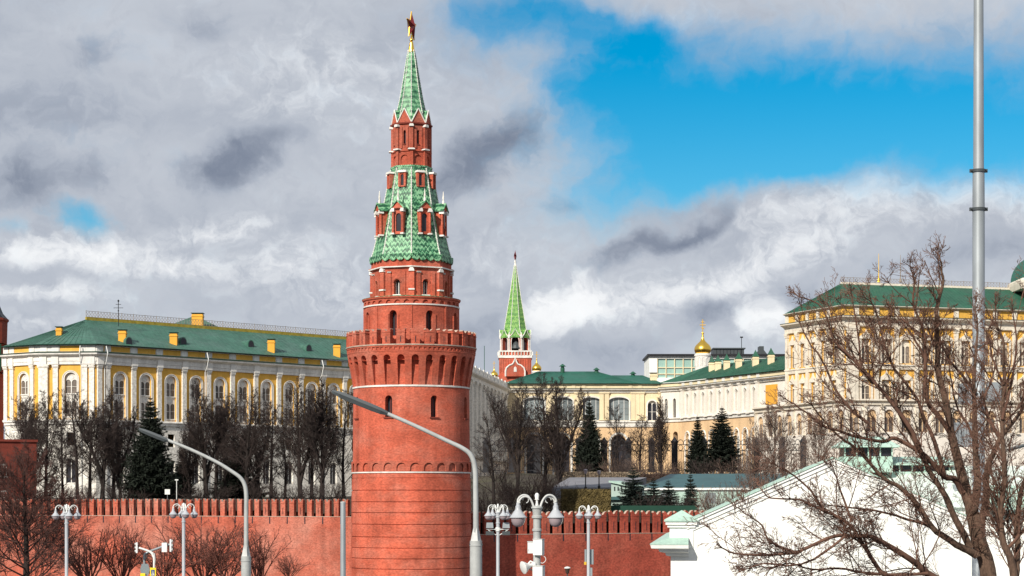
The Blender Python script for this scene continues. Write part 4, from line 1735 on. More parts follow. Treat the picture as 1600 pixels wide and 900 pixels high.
q.quad(v3(E2 - n_ * 12, zt_), v3(E0 - n_ * 10, zt_), v3(rg0, zt_ + 3.3), v3(rg1, zt_ + 3.3))
ob('roof', q, M['roof_dark'], gw)
q = MB()
for k_, px in ((0, 1088), (1, 1097.5), (2, 1111), (3, 1129.5), (4, 1155.5), (5, 1179.5)):
    u = u_at(f, px)
    p = Vector(f.p(u, 0, -3.4))
    zb = zt_ + 1.6
    chimney(gw, (p.x, p.y), 1.15, 1.15, zb - .5, zb + 1.9, M['cream'], M['roof_dark'], pot=True)
p = P(1021, 598, 395)
chimney(gw, (p.x, p.y), 1.35, 1.2, p.z - 1, p.z + 1.75, M['cream'], M['iron'])

# ------------------------------------------------------------------ big palace on the right
YG = 330.0
gz = lambda py: Z(py, YG)
G0, G1, G2 = Vector(XY(1229, 347)), Vector(XY(1321, 330)), Vector(XY(1690, 343))
gp = thing('grand_palace', (G1.x, G1.y, 15), 'huge ochre and white palace with green roof behind the bare tree on the right', 'palace')
fl, ff = fr_between(G0, G1), fr_between(G1, G2)
q = MB()
ql = MB()
levels_up = (gz(568), gz(527))
bl = fl.len / 5.6
lb = [(fl, .15 * bl + k * bl, .15 * bl + (k + 1) * bl) for k in range(5)]
bw = 3.75
fb = [(ff, 1.9 + k * bw, 1.9 + (k + 1) * bw) for k in range(int((ff.len - 2) / bw))]
q.wall_bay(fl, 0, lb[0][1], gz(632), gz(508), [])
q.wall_bay(fl, lb[-1][2], fl.len, gz(632), gz(508), [])
q.wall_bay(ff, 0, 1.9, gz(632), gz(508), [])
for f, a, c in lb + fb:
    um = (a + c) / 2
    w = 1.7 if f is ff else 1.35
    q.wall_bay(f, a, c, gz(632), gz(508), [(um, w, gz(627), gz(592), True), (um, w, gz(566), gz(528), True)], dep=.45)
ob('wall', q, M['yellow'], gp)
wu = lancet_window('window', 1.75, gz(527) - gz(566), 2, M['warmstone'], M['glassbrown'], head=.3, dep=.15, bars=1)
wl = lancet_window('window', 1.75, gz(591) - gz(627), 2, M['warmstone'], M['glassbrown'], head=.3, dep=.15, bars=1)
wu2 = lancet_window('window', 1.4, gz(527) - gz(566), 2, M['warmstone'], M['glassbrown'], head=.3, dep=.15, bars=1)
pm_ = column_mesh(.72, gz(509) - gz(632), .4, M['warmstone'])
for f, a, c in lb + fb:
    um = (a + c) / 2
    w = 1.7 if f is ff else 1.35
    put_window(wu if f is ff else wu2, f, um, gz(566), -.3, gp)
    put_window(wl if f is ff else wu2, f, um, gz(627), -.3, gp)
    for y0, y1 in ((566, 526), (627, 590)):
        s = MB()
        z0, z1 = gz(y0), gz(y1)
        for s_ in (-1, 1):                  # jambs under an ogee hood
            s.fbox(f, um + s_ * (w / 2 + .2) - .2, um + s_ * (w / 2 + .2) + .2, z0, z1 - .2, -.02, .22)
        s.prism([(um - w / 2 - .5, z1 - .25), (um + w / 2 + .5, z1 - .25), (um + w / 2 + .3, z1 + .15), (um + .25, z1 + .75), (um, z1 + 1.35), (um - .25, z1 + .75), (um - w / 2 - .3, z1 + .15)], f, -.02, .26)
        ob('window_surround', s, M['warmstone'], gp)
    link('pilaster', pm_, gp, f.p(a, gz(632), 0), f.a)
link('pilaster', pm_, gp, fl.p(fl.len - .6, gz(632), 0), fl.a)
cpm = column_mesh(1.5, gz(509) - gz(632), .45, M['warmstone'], name='corner_pilaster')
link('corner_pilaster', cpm, gp, ff.p(.85, gz(632), 0), ff.a)
link('corner_pilaster', cpm, gp, fl.p(lb[-1][2] + .2, gz(632), 0), fl.a)
pth = [G0, G1, G2]
for nm, pr, mt in (
        ('string_course', [(0, gz(576)), (.3, gz(575.5)), (.35, gz(571)), (.5, gz(570)), (.5, gz(568)), (0, gz(567.4))], 'warmstone'),
        ('string_course', [(0, gz(640)), (.3, gz(639)), (.35, gz(633)), (.7, gz(631.5)), (.7, gz(629.5)), (0, gz(629))], 'warmstone'),
        ('cornice', [(0.02, gz(510)), (.4, gz(509)), (.45, gz(501)), (.9, gz(498)), (1.3, gz(496.2)), (1.35, gz(494)), (0, gz(493.4))], 'warmstone'),
        ('cornice_flashing', [(0, gz(493.4)), (1.38, gz(493.9)), (1.4, gz(493)), (.1, gz(491.8))], 'gutter'),
        ('attic_wall', [(.12, gz(493.4)), (.12, gz(478.5)), (-.3, gz(478.5))], 'yellow'),
        ('eave_moulding', [(.1, gz(479.4)), (.5, gz(478.8)), (.8, gz(477.4)), (.8, gz(476.6)), (-.2, gz(476.4))], 'warmstone')):
    q = MB()
    q.cornice(pth, pr)
    ob(nm, q, M[mt], gp)
for f, a, c in lb + fb:
    q = MB()
    q.fbox(f, a - .45, a + .45, gz(491.5), gz(479.4), .1, .32)
    ob('attic_post', q, M['warmstone'], gp)
# lower storey
q = MB()
for f, a, c in [(fl, 0, fl.len)] + [(ff, 0, 1.9)]:
    q.wall_bay(f, a, c, 14, gz(638), [])
for f, a, c in fb:
    um = (a + c) / 2
    q.wall_bay(f, a, c, 14, gz(638), [(um, 1.9, gz(690), gz(652), True)], dep=.5)
ob('lower_wall', q, M['peach'], gp)
wb = lancet_window('window', 1.92, gz(651.5) - gz(690), 2, M['warmstone'], M['glassbrown'], head=.2, dep=.15, bars=2)
for f, a, c in fb:
    put_window(wb, f, (a + c) / 2, gz(690), -.35, gp)
ev = off_path(pth, .6)
zt_ = gz(476.5)
inn2 = -ff.n
rg0 = G1 + inn2 * 13 + ff.ux * 5.6
rg1 = G2 + inn2 * 13
zrg = Z(443, 344)
q = MB()
seam_roof(q, v3(ev[1], zt_), v3(ev[2], zt_), v3(rg1, zrg), v3(rg0, zrg), 64)
seam_roof(q, v3(ev[0], zt_), v3(ev[1], zt_), v3(rg0, zrg), v3(rg0, zrg), 18)
q.poly([v3(G0 + Vector((2.5, 9)), zt_), v3(ev[0], zt_), v3(rg0, zrg)])
q.quad(v3(G2 + inn2 * 26, zt_), v3(G0 + Vector((2.5, 9)), zt_), v3(rg0, zrg), v3(rg1, zrg))
ob('roof', q, M['roof_dark'], gp)
q = MB()
fr_ = fr_between(rg0, rg1)
q.fbox(fr_, 0, fr_.len, zrg - .1, zrg + .25, -.3, .3)
ob('ridge_board', q, M['warmstone'], gp)
rail(gp, v3(rg0, zrg + .25), v3(rg1, zrg + .25), .85, .6, M['rail'])
for px, hgt in ((1373, 5.0), (1407, 4.8)):
    p = P(px, 441, 344)
    q = MB()
    q.lathe([(.32, p.z), (.2, p.z + .4), (.09, p.z + .9), (.035, p.z + hgt)], 6, (p.x, p.y))
    ob('flag_mast', q, M['goldpaint'] if px == 1373 else M['rail'], gp)
# squared dome with gilt ornament at the right edge
p = P(1625, 446, 350)
k_ = 350 / F
q = MB()
q.lathe([(56 * k_, p.z - 1.0), (58 * k_, p.z), (58 * k_, p.z + .5), (52 * k_, p.z + .9)], 4, (p.x, p.y), R(45))
ob('dome_base', q, M['warmstone'], gp)
q = MB()
pr = [(52 * math.cos(t_ * math.pi / 20) ** .8 * k_ if t_ < 10 else .05, p.z + .8 + 40 * k_ * math.sin(t_ * math.pi / 20)) for t_ in range(11)]
q.lathe(pr, 4, (p.x, p.y), R(45))
ob('dome', q, M['roof_deep'], gp)
q = MB()
c_ = (p.x - 22 * k_, p.y - 30 * k_, p.z + 1.2)
q.lathe([(.9, c_[2]), (1.3, c_[2] + .5), (.7, c_[2] + 1.2), (1.2, c_[2] + 1.9), (.6, c_[2] + 2.6), (.9, c_[2] + 3.0), (.2, c_[2] + 3.8)], 8, (c_[0], c_[1]))
ob('gilt_ornament', q, M['goldpaint'], gp)

# arcaded terrace in front of the palace
T0, T1, T2 = Vector(XY(1181, 345)), Vector(XY(1322, 314)), Vector(XY(1690, 324))
te = thing('arcaded_terrace', (T1.x, T1.y, 14), 'pale arcaded stone terrace projecting below the right palace', 'terrace')
ztop = Z(640, 345)
q = MB()
fa, fb2 = fr_between(T0, T1), fr_between(T1, T2)
for f, n in ((fa, 9), (fb2, 14)):
    bl = f.len / n
    for k in range(n):
        q.wall_bay(f, k * bl, (k + 1) * bl, 13, ztop - .6, [((k + .5) * bl, bl * .56, ztop - 4.9, ztop - 1.3, True)], dep=.5)
ob('wall', q, M['palewhite'], te)
for f, n in ((fa, 9), (fb2, 14)):
    bl = f.len / n
    wt = lancet_window('window', bl * .58, 3.62, 2, M['peach'], M['glassbrown'], head=.35, dep=.1)
    cl = column_mesh(.5, 4.4, .3, M['warmstone'], name='column')
    for k in range(n):
        put_window(wt, f, (k + .5) * bl, ztop - 4.9, -.35, te)
        link('column', cl, te, f.p((k + .02) * bl + .2, ztop - 5.1, 0), f.a)
q = MB()
q.cornice([T0, T1, T2], [(0.02, ztop - .7), (.3, ztop - .6), (.35, ztop - .2), (.8, ztop + .05), (.8, ztop + .3), (-.5, ztop + .32)])
ob('cornice', q, M['warmstone'], te)
q = MB()
for f in (fa, fb2):
    q.quad(f.p(0, ztop + .25, 0), f.p(f.len, ztop + .25, 0), f.p(f.len, ztop + .25, -22), f.p(0, ztop + .25, -22))
ob('terrace_floor', q, M['road'], te)

# glass office block behind
YB = 545
B = lambda px, py: (XY(px, YB)[0], Z(py, YB))
ofc = thing('glass_building', (B(1014, 553)[0], YB, 20), 'modern flat roofed building with greenish glass front behind the golden dome', 'building')
f = Fr((B(1014, 0)[0], YB), 0.0)
Lg = 228 * YB / F
q = MB()
q.fbox(f, 0, Lg, 20, Z(590, YB), -20, 0)
q.fbox(f, 0, 12.5 * YB / F, Z(590, YB), Z(556.5, YB), -20, .3)
q.fbox(f, 12.5 * YB / F, Lg, Z(560.5, YB), Z(556.5, YB), -20, .3)
ob('concrete_frame', q, M['white'], ofc)
q = MB()
q.fbox(f, -.5, Lg, Z(556.3, YB), Z(553.5, YB), -20, 1.2)
ob('roof_slab', q, M['iron'], ofc)
q = MB()
q.fbox(f, 12.5 * YB / F, Lg, Z(590, YB), Z(560.6, YB), -19, -.25)
ob('glazing', q, M['glassgreen'], ofc)
q = MB()
for k in range(17):
    u = (12.5 + 13.4 * k) * YB / F
    q.fbox(f, u, u + .25, Z(590, YB), Z(560.7, YB), -.24, .12)
for py in (575, 585):
    q.fbox(f, 12.5 * YB / F, Lg, Z(py, YB), Z(py, YB) + .22, -.23, .06)
ob('mullions', q, M['cream'], ofc)
q = MB()
for k in range(9):
    q.fbox(f, (102 + 5.4 * k) * YB / F, (106.8 + 5.4 * k) * YB / F, Z(553.4, YB), Z(544.2, YB), -9, -2)
q.fbox(f, 101 * YB / F, 152 * YB / F, Z(544.4, YB), Z(542.6, YB), -9, -1.6)
ob('roof_plant', q, M['lampgrey'], ofc)
q = MB()
q.prism([(168 * YB / F, Z(553.4, YB)), (187 * YB / F, Z(553.4, YB)), (181 * YB / F, Z(546, YB)), (181 * YB / F, Z(540, YB)), (174 * YB / F, Z(540, YB)), (174 * YB / F, Z(546, YB))], f, -6, -2)
ob('vent_tower', q, M['lampgrey'], ofc)
q = MB()
x_, z_ = B(1160, 553)
q.tube([(x_, YB + 2, z_), (x_, YB + 2, Z(526, YB))], .09, 5)
q.fbox(Fr((x_, YB + 2), 0), -.4, .4, Z(527, YB), Z(525, YB), -.2, .2)
ob('antenna', q, M['iron'], ofc)


# onion domes
def onion(px, Y, ytop_drum, ybot, r_px, label, cross=True, group=None, y_on=None):
    k = Y / F
    c = XY(px, Y)
    t = thing('church_cupola', (c[0], c[1], Z(ybot, Y)), label, 'cupola', group)
    zd = Z(ytop_drum, Y)
    r = r_px * k
    q = MB()
    q.lathe([(r * .92, Z(ybot, Y)), (r * .92, zd - .35 * r), (r * 1.0, zd - .3 * r), (r * 1.0, zd - .12 * r), (r * .8, zd)], 20, c)
    n = 12
    for j in range(n):
        a = 2 * math.pi * j / n
        ff_ = Fr((c[0] + r * .92 * math.sin(a), c[1] - r * .92 * math.cos(a)), a)
        q.tube([ff_.p(u, z, .02) for u, z in hole_outline(0, r * .34, zd - 1.5 * r, zd - .5 * r, True, 6)], r * .035, 4)
    ob('drum', q, M['stone'], t, smooth=True)
    q = MB()
    on = [(.80, 0), (.93, .14), (1.0, .42), (1.0, .58), (.93, .8), (.78, 1.02), (.55, 1.24), (.34, 1.44), (.2, 1.66), (.13, 1.95), (.10, 2.3)]
    q.lathe([(r * a, zd + r * h) for a, h in on], 28, c)
    ob('onion_dome', q, M['gold'], t, smooth=60)
    zt = zd + 2.3 * r
    q = MB()
    q.ball((c[0], c[1], zt + .12 * r), r * .15, 8, 6)
    h = r * 1.75
    tk = r * .05
    q.tube([(c[0], c[1], zt), (c[0], c[1], zt + h)], tk, 5)
    for zz_, w in ((.62, .36), (.82, .2)):
        q.tube([(c[0] - r * w, c[1], zt + h * zz_), (c[0] + r * w, c[1], zt + h * zz_)], tk, 5)
    q.tube([(c[0] - r * .2, c[1], zt + h * .45), (c[0] + r * .2, c[1], zt + h * .36)], tk, 5)
    ob('cross', q, M['goldpaint'], t)
    return t


onion(1098, 440, 552.5, 596, 13.2, 'large golden onion dome on white drum with cross, behind the gothic wing')
onion(772, 440, 589, 612, 6.2, 'small golden onion dome just left of the far red spired tower')
onion(838.5, 436, 579.5, 604, 7.6, 'small golden onion dome just right of the far red spired tower')

# far red tower with a green spire
YT = 480
kt = YT / F
c = XY(805, YT)
ty = lambda py: Z(py, YT)
tt = thing('brick_tower', (c[0], c[1], 18), 'far slender red brick tower with white trim, bell arches and pale green spire', 'tower')
o8 = R(22.5)


def sq(name, prof, m, n=4, ph=R(45), k2=1.0):
    q = MB()
    q.lathe([(r * kt * (1.4142 if n == 4 else 1.0824), ty(y)) for r, y in prof], n, c, ph, cap=False)
    return ob(name, q, M[m], tt)


sq('lower_stage', [(26.5, 680), (26.5, 588), (25, 587.5)], 'brick')
fs = Fr((c[0], c[1] - 25 * kt), 0)
q = MB()
q.fbox(fs, -25 * kt, 25 * kt, ty(588), ty(561), -50 * kt, 0)
for k in range(-6, 7):
    q.fbox(fs, (k * 3.8 - .6) * kt, (k * 3.8 + .6) * kt, ty(583), ty(563), 0, .14)
ob('middle_stage', q, M['brick'], tt)
for y0, y1, r in ((561, 557, 26.3), (551.5, 549.5, 25.8)):
    sq('string_course', [(24, y0), (r, y0), (r, y1), (20, y1)], 'stone')
q = MB()
for k in range(11):
    q.fbox(fs, (-25 + k * 4.8) * kt, (-25 + k * 4.8 + 1.1) * kt, ty(557), ty(551.4), -.5, .3)
for s_ in (-1, 1):
    for k in range(11):
        q.box(c[0] + s_ * 25 * kt - .4, c[0] + s_ * 25 * kt + .4, c[1] - 25 * kt + k * 4.8 * kt, c[1] - 25 * kt + k * 4.8 * kt + .3, ty(557), ty(551.4))
ob('balustrade', q, M['stone'], tt)
sq('parapet_wall', [(24.6, 558), (24.6, 551)], 'brick')
# ogee gable at the foot
q = MB()
out = [(-15, 590), (-15, 582), (-13.5, 577), (-9, 573), (-4, 571), (-1.8, 567), (0, 561)]
pts = [(u * kt, ty(y)) for u, y in out] + [(-u * kt, ty(y)) for u, y in reversed(out[:-1])]
q.prism(pts, fs, .2, 1.1)
og = ob('ogee_gable', q, M['brick'], tt)
q = MB()
q.tube([fs.p(u, z, 1.15) for u, z in pts], .2, 5)
ob('gable_trim', q, M['stone'], og)
q = MB()
q.prism([(-2.2 * kt, ty(583)), (2.2 * kt, ty(583)), (2.2 * kt, ty(577)), (0, ty(574.5)), (-2.2 * kt, ty(577))], fs, 1.0, 1.2)
ob('niche', q, M['stone'], og)
# belfry: octagon of open arches
q = MB()
q2 = MB()
for k in range(8):
    th = R(45) * k
    ap = 22.5 * kt
    fo = Fr((c[0] + ap * math.sin(th), c[1] - ap * math.cos(th)), th)
    h = ap * math.tan(R(22.5))
    q.wall_bay(fo, -h, h, ty(552), ty(524), [(0, h * 1.15, ty(549.5), ty(528), 1.3)], dep=1.0, seg=8)
    if math.cos(th) > -.2:
        s = MB()
        s.tube([fo.p(u, z, .08) for u, z in hole_outline(0, h * 1.35, ty(549.5), ty(526), 1.3, 8)], .11, 4)
        ob('arch_trim', s, M['stone'], tt)
        s = MB()
        s.prism([(-h * .95, ty(528)), (h * .95, ty(528)), (h * .5, ty(523.5)), (0, ty(515.5)), (-h * .5, ty(523.5))], fo, -2.4, .25)
        gb = ob('belfry_gable', s, M['tile_far'], tt)
        s = MB()
        s.tube([fo.p(-h * .95, ty(528), .3), fo.p(-h * .5, ty(523.5), .3), fo.p(0, ty(515.5), .3), fo.p(h * .5, ty(523.5), .3), fo.p(h * .95, ty(528), .3)], .10, 4)
        ob('gable_trim', s, M['stone'], gb)
    t2 = th + R(22.5)
    o_ = (c[0] + 24.5 * kt * math.sin(t2), c[1] - 24.5 * kt * math.cos(t2))
    if math.cos(t2) > -.2:
        s = MB()
        s.lathe([(.22, ty(551)), (.2, ty(531)), (.36, ty(530)), (.36, ty(527.5)), (.06, ty(521))], 6, o_)
        ob('belfry_column', s, M['stone'], tt)
ob('belfry', q, M['brick'], tt)
q = MB()
q.lathe([(15 * kt, ty(552)), (15 * kt, ty(526))], 8, c)
ob('bell_core', q, M['glassdark'], tt)
q = MB()
q.lathe([(1.3, ty(546)), (1.0, ty(541)), (.6, ty(537)), (.2, ty(535))], 12, (c[0] + .2, c[1] - 18 * kt))
ob('bell', q, M['lampgrey'], tt)
SPF = [(25, 529), (20.5, 522), (17.2, 514), (9.8, 470), (3.0, 424), (1.6, 414)]
q = MB()
q.lathe([(r * kt * 1.06, ty(y)) for r, y in SPF], 8, c, o8, cap=False)
ob('spire', q, M['tile_far'], tt)
ribs('spire_rib', [(r * 1.06, y) for r, y in SPF[1:]], 'stone', .11, tt, .10, c, 6, o8, ty, lambda p_: p_ * kt)
q = MB()
q.lathe([(1.9 * kt, ty(416)), (1.4 * kt, ty(411)), (1.9 * kt, ty(409)), (1.0 * kt, ty(406.5)), (.6 * kt, ty(404))], 10, c)
ob('finial', q, M['stone'], tt)
q = MB()
star_mesh(q, (c[0], c[1], ty(400)), 8.5 * kt, R(80), .35)
ob('star', q, [M['ruby'], M['ruby']], tt)


# ------------------------------------------------------------------ trees and shrubs
def rot_about(v, ax, a):
    return Matrix.Rotation(a, 3, ax) @ v


def side_dir(d, ang, rng, phi=None):
    p = d.orthogonal().normalized()
    p = rot_about(p, d, rng.uniform(0, 2 * math.pi) if phi is None else phi)
    return (d * math.cos(ang) + p * math.sin(ang)).normalized()


def grow_path(p, d, L, n, rng, wob, up):
    pts = [Vector(p)]
    d = Vector(d)
    for i in range(n):
        d = (d + Vector((rng.gauss(0, wob), rng.gauss(0, wob), rng.gauss(0, wob) + up))).normalized()
        pts.append(pts[-1] + d * (L / n))
    return pts


def along(pts, t):
    k = min(len(pts) - 2, int(t * (len(pts) - 1)))
    a = t * (len(pts) - 1) - k
    return pts[k].lerp(pts[k + 1], a), (pts[k + 1] - pts[k]).normalized()


def sprout(q, p, d, L, r, lvl, rng, S):
    """one branch with its side shoots; S: per level (count per metre-ish, angle, length ratio, segments, sides)"""
    n, sides, cnt, ang, lr, wob, up = S[lvl]
    pts = grow_path(p, d, L, n, rng, wob, up)
    tip = max(r * .42, S['rmin'] * .8)
    q.tube(pts, [r + (tip - r) * i / n for i in range(n + 1)], sides, cap=False)
    if lvl + 1 not in S:
        return
    for k in range(cnt):
        t = .18 + .80 * (k + rng.random()) / cnt
        b, dd = along(pts, min(.99, t))
        l2 = L * lr * rng.uniform(.6, 1.15) * (1.15 - .6 * t)
        sprout(q, b, side_dir(dd, R(rng.uniform(*ang))
               , rng), l2, max(S['rmin'], r * .5 * (1.1 - .4 * t)), lvl + 1, rng, S)


def bare_tree(seed, H, tr_, spread, first=.2, limbs=26, elev=(35, 62), dens=1.0, lean=0.0, rmin=.0115, fork=False):
    rng = random.Random(seed)
    tb, cb = MB(), MB()
    tp = grow_path((0, 0, -.4), Vector((lean, lean * .5, 1)).normalized(), H * .93, 9, rng, .035, .02)
    rad = [tr_ * (1.25 if i == 0 else 1) * (1 - .88 * i / 9) + .012 for i in range(10)]
    tb.tube(tp, rad, 8)
    S = {'rmin': rmin, 0: (6, 5, int(8 * dens), (24, 50), .50, .075, .07), 1: (4, 4, int(7 * dens), (22, 52), .55, .09, .05), 2: (3, 3, int(3 * dens + .5), (22, 50), .65, .11, .03), 3: (2, 3, 0, (20, 50), .5, .15, 0)}
    stems = [tp]
    if fork:
        for k in range(2):
            b, dd = along(tp, rng.uniform(.12, .3))
            sp = grow_path(b, side_dir(dd, R(rng.uniform(16, 28)), rng), H * rng.uniform(.55, .7), 7, rng, .06, .05)
            tb.tube(sp, [tr_ * .6 * (1 - .85 * i / 7) + .012 for i in range(8)], 6)
            stems.append(sp)
    for sp in stems:
        n = limbs if sp is tp else limbs // 2
        for k in range(n):
            t = first + (.985 - first) * ((k + rng.random() * .8) / n) ** .95
            b, dd = along(sp, min(.985, t))
            L = spread * rng.uniform(.75, 1.15) * (1.12 - .75 * t)
            e = R(rng.uniform(*elev) + 18 * t)
            phi = k * 2.399 + rng.uniform(-.5, .5)
            d = Vector((math.cos(phi) * math.cos(e), math.sin(phi) * math.cos(e), math.sin(e)))
            sprout(cb, b, d, L, max(.022, tr_ * .27 * (1.05 - .7 * t)), 0, rng, S)
    return tb, cb


def bush(seed, H, W_, stems, rmin=.012, dens=1.0):
    rng = random.Random(seed)
    q = MB()
    S = {'rmin': rmin, 0: (6, 4, int(9 * dens), (20, 50), .42, .10, .03), 1: (3, 3, int(6 * dens), (20, 55), .5, .15, .02), 2: (2, 3, 2, (20, 50), .5, .15, 0)}
    for k in range(stems):
        a = rng.uniform(0, 2 * math.pi)
        e = rng.uniform(.05, 1.0)
        d = Vector((math.cos(a) * e * W_ / H, math.sin(a) * e * W_ / H, 1)).normalized()
        sprout(q, Vector((math.cos(a) * .25 * rng.random(), math.sin(a) * .25 * rng.random(), -.2)), d, H * rng.uniform(.7, 1.05), .035, 0, rng, S)
    return q


def spruce(seed, H, W_, tiers=26, per=12, dens=1.0):
    """drooping whorls of flat needle sprays"""
    rng = random.Random(seed)
    tb, cb = MB(), MB()
    tb.tube([(0, 0, -.4), (0, 0, H * .5), (0, 0, H)], [H * .014 + .05, H * .009 + .02, .015], 7)
    for j in range(tiers):
        t = (j + rng.random() * .5) / tiers
        z = H * (.07 + .92 * t)
        L0 = W_ * (1 - t) ** .88 * (1 if t > .08 else .8) + .12
        n = max(5, int(per * (1 - .55 * t)))
        for k in range(n):
            a = k * 2 * math.pi / n + j * 1.1 + rng.uniform(-.25, .25)
            L = L0 * rng.uniform(.68, 1.12)
            h = Vector((math.cos(a), math.sin(a), 0))
            sd = Vector((-h.y, h.x, 0))
            droop = .30 * (1 - t) + .02
            up_tip = .16
            m = 5
            pts = []
            for i in range(m + 1):
                s = i / m
                pts.append(h * (L * s) + Vector((0, 0, z + L * (-droop * s + up_tip * s * s * s * 1.6))))
            cb.tube([pts[0], pts[2], pts[m]], [.03, .02, .008], 3, cap=False)
            for i in range(1, m + 1):
                s = i / m
                w = L * .36 * (1.12 - s * .8) + .07
                for sg in (-1, 1):
                    for rpt in range(max(1, int(2 * dens))):
                        ln = w * rng.uniform(.6, 1.2)
                        b = pts[i - 1].lerp(pts[i], rng.random())
                        d = (h * rng.uniform(.35, .9) + sd * sg * rng.uniform(.5, 1) + Vector((0, 0, rng.uniform(-.55, .12)))).normalized()
                        e = b + d * ln
                        wd = ln * .27
                        nn = (d.cross(Vector((rng.gauss(0, .5), rng.gauss(0, .5), 1)))).normalized() * wd
                        cb.add([b, b + d * ln * .5 + nn, e, b + d * ln * .5 - nn], [(0, 1, 2, 3)])
                        # hanging tuft
                        dn = Vector((rng.uniform(-.3, .3), rng.uniform(-.3, .3), -1)).normalized()
                        f_ = b + d * ln * .5
                        l3 = ln * .75
                        cb.add([f_ - nn * .6, f_ + nn * .6, f_ + dn * l3], [(0, 1, 2)])
    return tb, cb


def tree_thing(name, tb, cb, mt, mc, label, cat, loc, group, rot=0, scale=1):
    t = thing(name, (0, 0, 0), label, cat, group)
    ob('trunk', tb, mt, t, smooth=60)
    ob('crown', cb, mc, t)
    t.location = loc
    t.rotation_euler = (0, 0, rot)
    t.scale = scale if hasattr(scale, '__len__') else (scale,) * 3
    return t


def ground_at(px, Y):
    x = (px - CX) / F * Y
    return x, Y, hill_z(x, Y)


G_ROW = 'bare trees behind the battlement walls'
protos = []
kinds = [dict(H=13.5, tr_=.27, spread=5.2, limbs=28, elev=(18, 42), first=.16, dens=1.0),
         dict(H=13.5, tr_=.22, spread=4.6, limbs=30, elev=(30, 60), first=.14, dens=1.05),
         dict(H=13.5, tr_=.30, spread=5.4, limbs=26, elev=(40, 62), first=.2, dens=1.05, fork=True),
         dict(H=13.5, tr_=.24, spread=5.0, limbs=26, elev=(8, 36), first=.2, dens=1.0, lean=.05),
         dict(H=13.5, tr_=.26, spread=4.3, limbs=32, elev=(45, 68), first=.12, dens=1.1, fork=True)]
made = {}


def put_tree(kind, px, Y, ytop, label, wide=1.0, group=G_ROW, rot=0.0, zoff=0.0, mc='twig'):
    x, y, z = ground_at(px, Y)
    z += zoff
    H = Z(ytop, Y) - z
    s = H / 13.2
    sc_ = (s * wide, s * wide, s)
    if kind not in made:
        tb, cb = bare_tree(100 + kind, **kinds[kind])
        made[kind] = tree_thing('bare_tree', tb, cb, M['bark'], M[mc], label, 'tree', (x, y, z), group, rot, sc_)
        return made[kind]
    return copy_tree(made[kind], (x, y, z), rot, sc_, label)


row = [
    (0, 37, 262, 618, 'bare tree rising above the brick gatehouse, leftmost of the row behind the sunlit wall', 1.0, .3),
    (1, 71, 258, 614, 'bare tree with straight trunk just right of the brick gatehouse, second of its row', 1.05, 1.3),
    (3, 122, 256, 612, 'bare tree in front of the palace corner window, third of its row from the left', 1.05, 2.2),
    (2, 160, 260, 616, 'forked bare tree left of the dark spruce, fourth of its row from the left', 1.0, .7),
    (4, 189, 266, 622, 'narrow bare tree touching the left side of the dark spruce behind the wall', .9, 3.6),
    (4, 297, 262, 640, 'thin bare tree just right of the dark spruce behind the sunlit wall', .9, 5.0),
    (2, 322, 258, 606, 'dense bare tree behind the bend of the left street lamp arm', 1.05, 4.0),
    (1, 352, 266, 622, 'slender bare tree just left of the straight shaft of the left arm lamp', 1.0, 4.6),
    (0, 385, 257, 606, 'tall bare tree standing right behind the shaft of the left arm lamp', .95, 5.5),
    (3, 423, 262, 628, 'leaning bare tree midway between the left arm lamp and the round tower', 1.1, 1.0),
    (2, 470, 258, 604, 'bushy bare tree two trees left of the round tower', 1.05, 2.6),
    (4, 503, 255, 596, 'bare tree with upswept limbs next but one to the round tower', 1.1, 1.9),
    (1, 537, 262, 612, 'bare tree half hidden by the left edge of the round tower', 1.0, .2),
    (0, 446, 272, 650, 'shorter bare tree in the second rank behind the leaning one', .9, 2.9),
    (1, 98, 268, 640, 'smaller bare tree between the second and third of the row behind the sunlit wall', 1.0, 4.4),
    (0, 212, 272, 650, 'short bare tree half hidden by the left flank of the broad dark spruce', 1.1, 1.1),
    (4, 405, 270, 632, 'bare tree between the left arm lamp shaft and the leaning tree', 1.15, 3.1),
    (1, 487, 270, 628, 'bare tree in the second rank between the bushy and upswept trees', 1.2, .9),
    (0, 337, 274, 640, 'bare tree in the second rank behind the bend of the left arm lamp', 1.2, 3.9),
    (2, 52, 272, 632, 'forked bare tree in the second rank just above the brick gatehouse corner', 1.1, 5.2),
    (3, 140, 270, 640, 'bare tree in the second rank behind the third and fourth of the row', 1.2, 4.8),
    (0, 178, 274, 634, 'bare tree in the second rank left of the broad dark spruce', 1.1, 2.7),
    (4, 362, 276, 636, 'upswept bare tree in the second rank behind the left arm lamp shaft', 1.2, 1.4),
    (3, 773, 232, 650, 'spreading bare tree just right of the round tower, low on the slope', 1.15, 3.3),
    (2, 808, 262, 604, 'bare tree before the shaded white wing, right of the round tower', .9, 5.9),
    (1, 851, 268, 588, 'tallest bare tree in front of the cream palace', 1.05, 3.0),
    (4, 876, 262, 592, 'upright bare tree with thick trunk next to the tallest one before the cream palace', 1.15, 4.2),
    (0, 966, 312, 632, 'small bare tree behind the iron fence before the wide arched window', .8, 1.4),
    (1, 1000, 318, 650, 'young bare tree among shrubs between wide window and gothic wing', 1.3, .4),
    (4, 1034, 312, 622, 'slim bare tree before the corner of cream palace and gothic wing', .9, 2.4),
]
for kind, px, Y, yt_, lab, wd, rt in row:
    put_tree(kind, px, Y, yt_, lab, wd, rot=rt)

# evergreens
sp_protos = {}


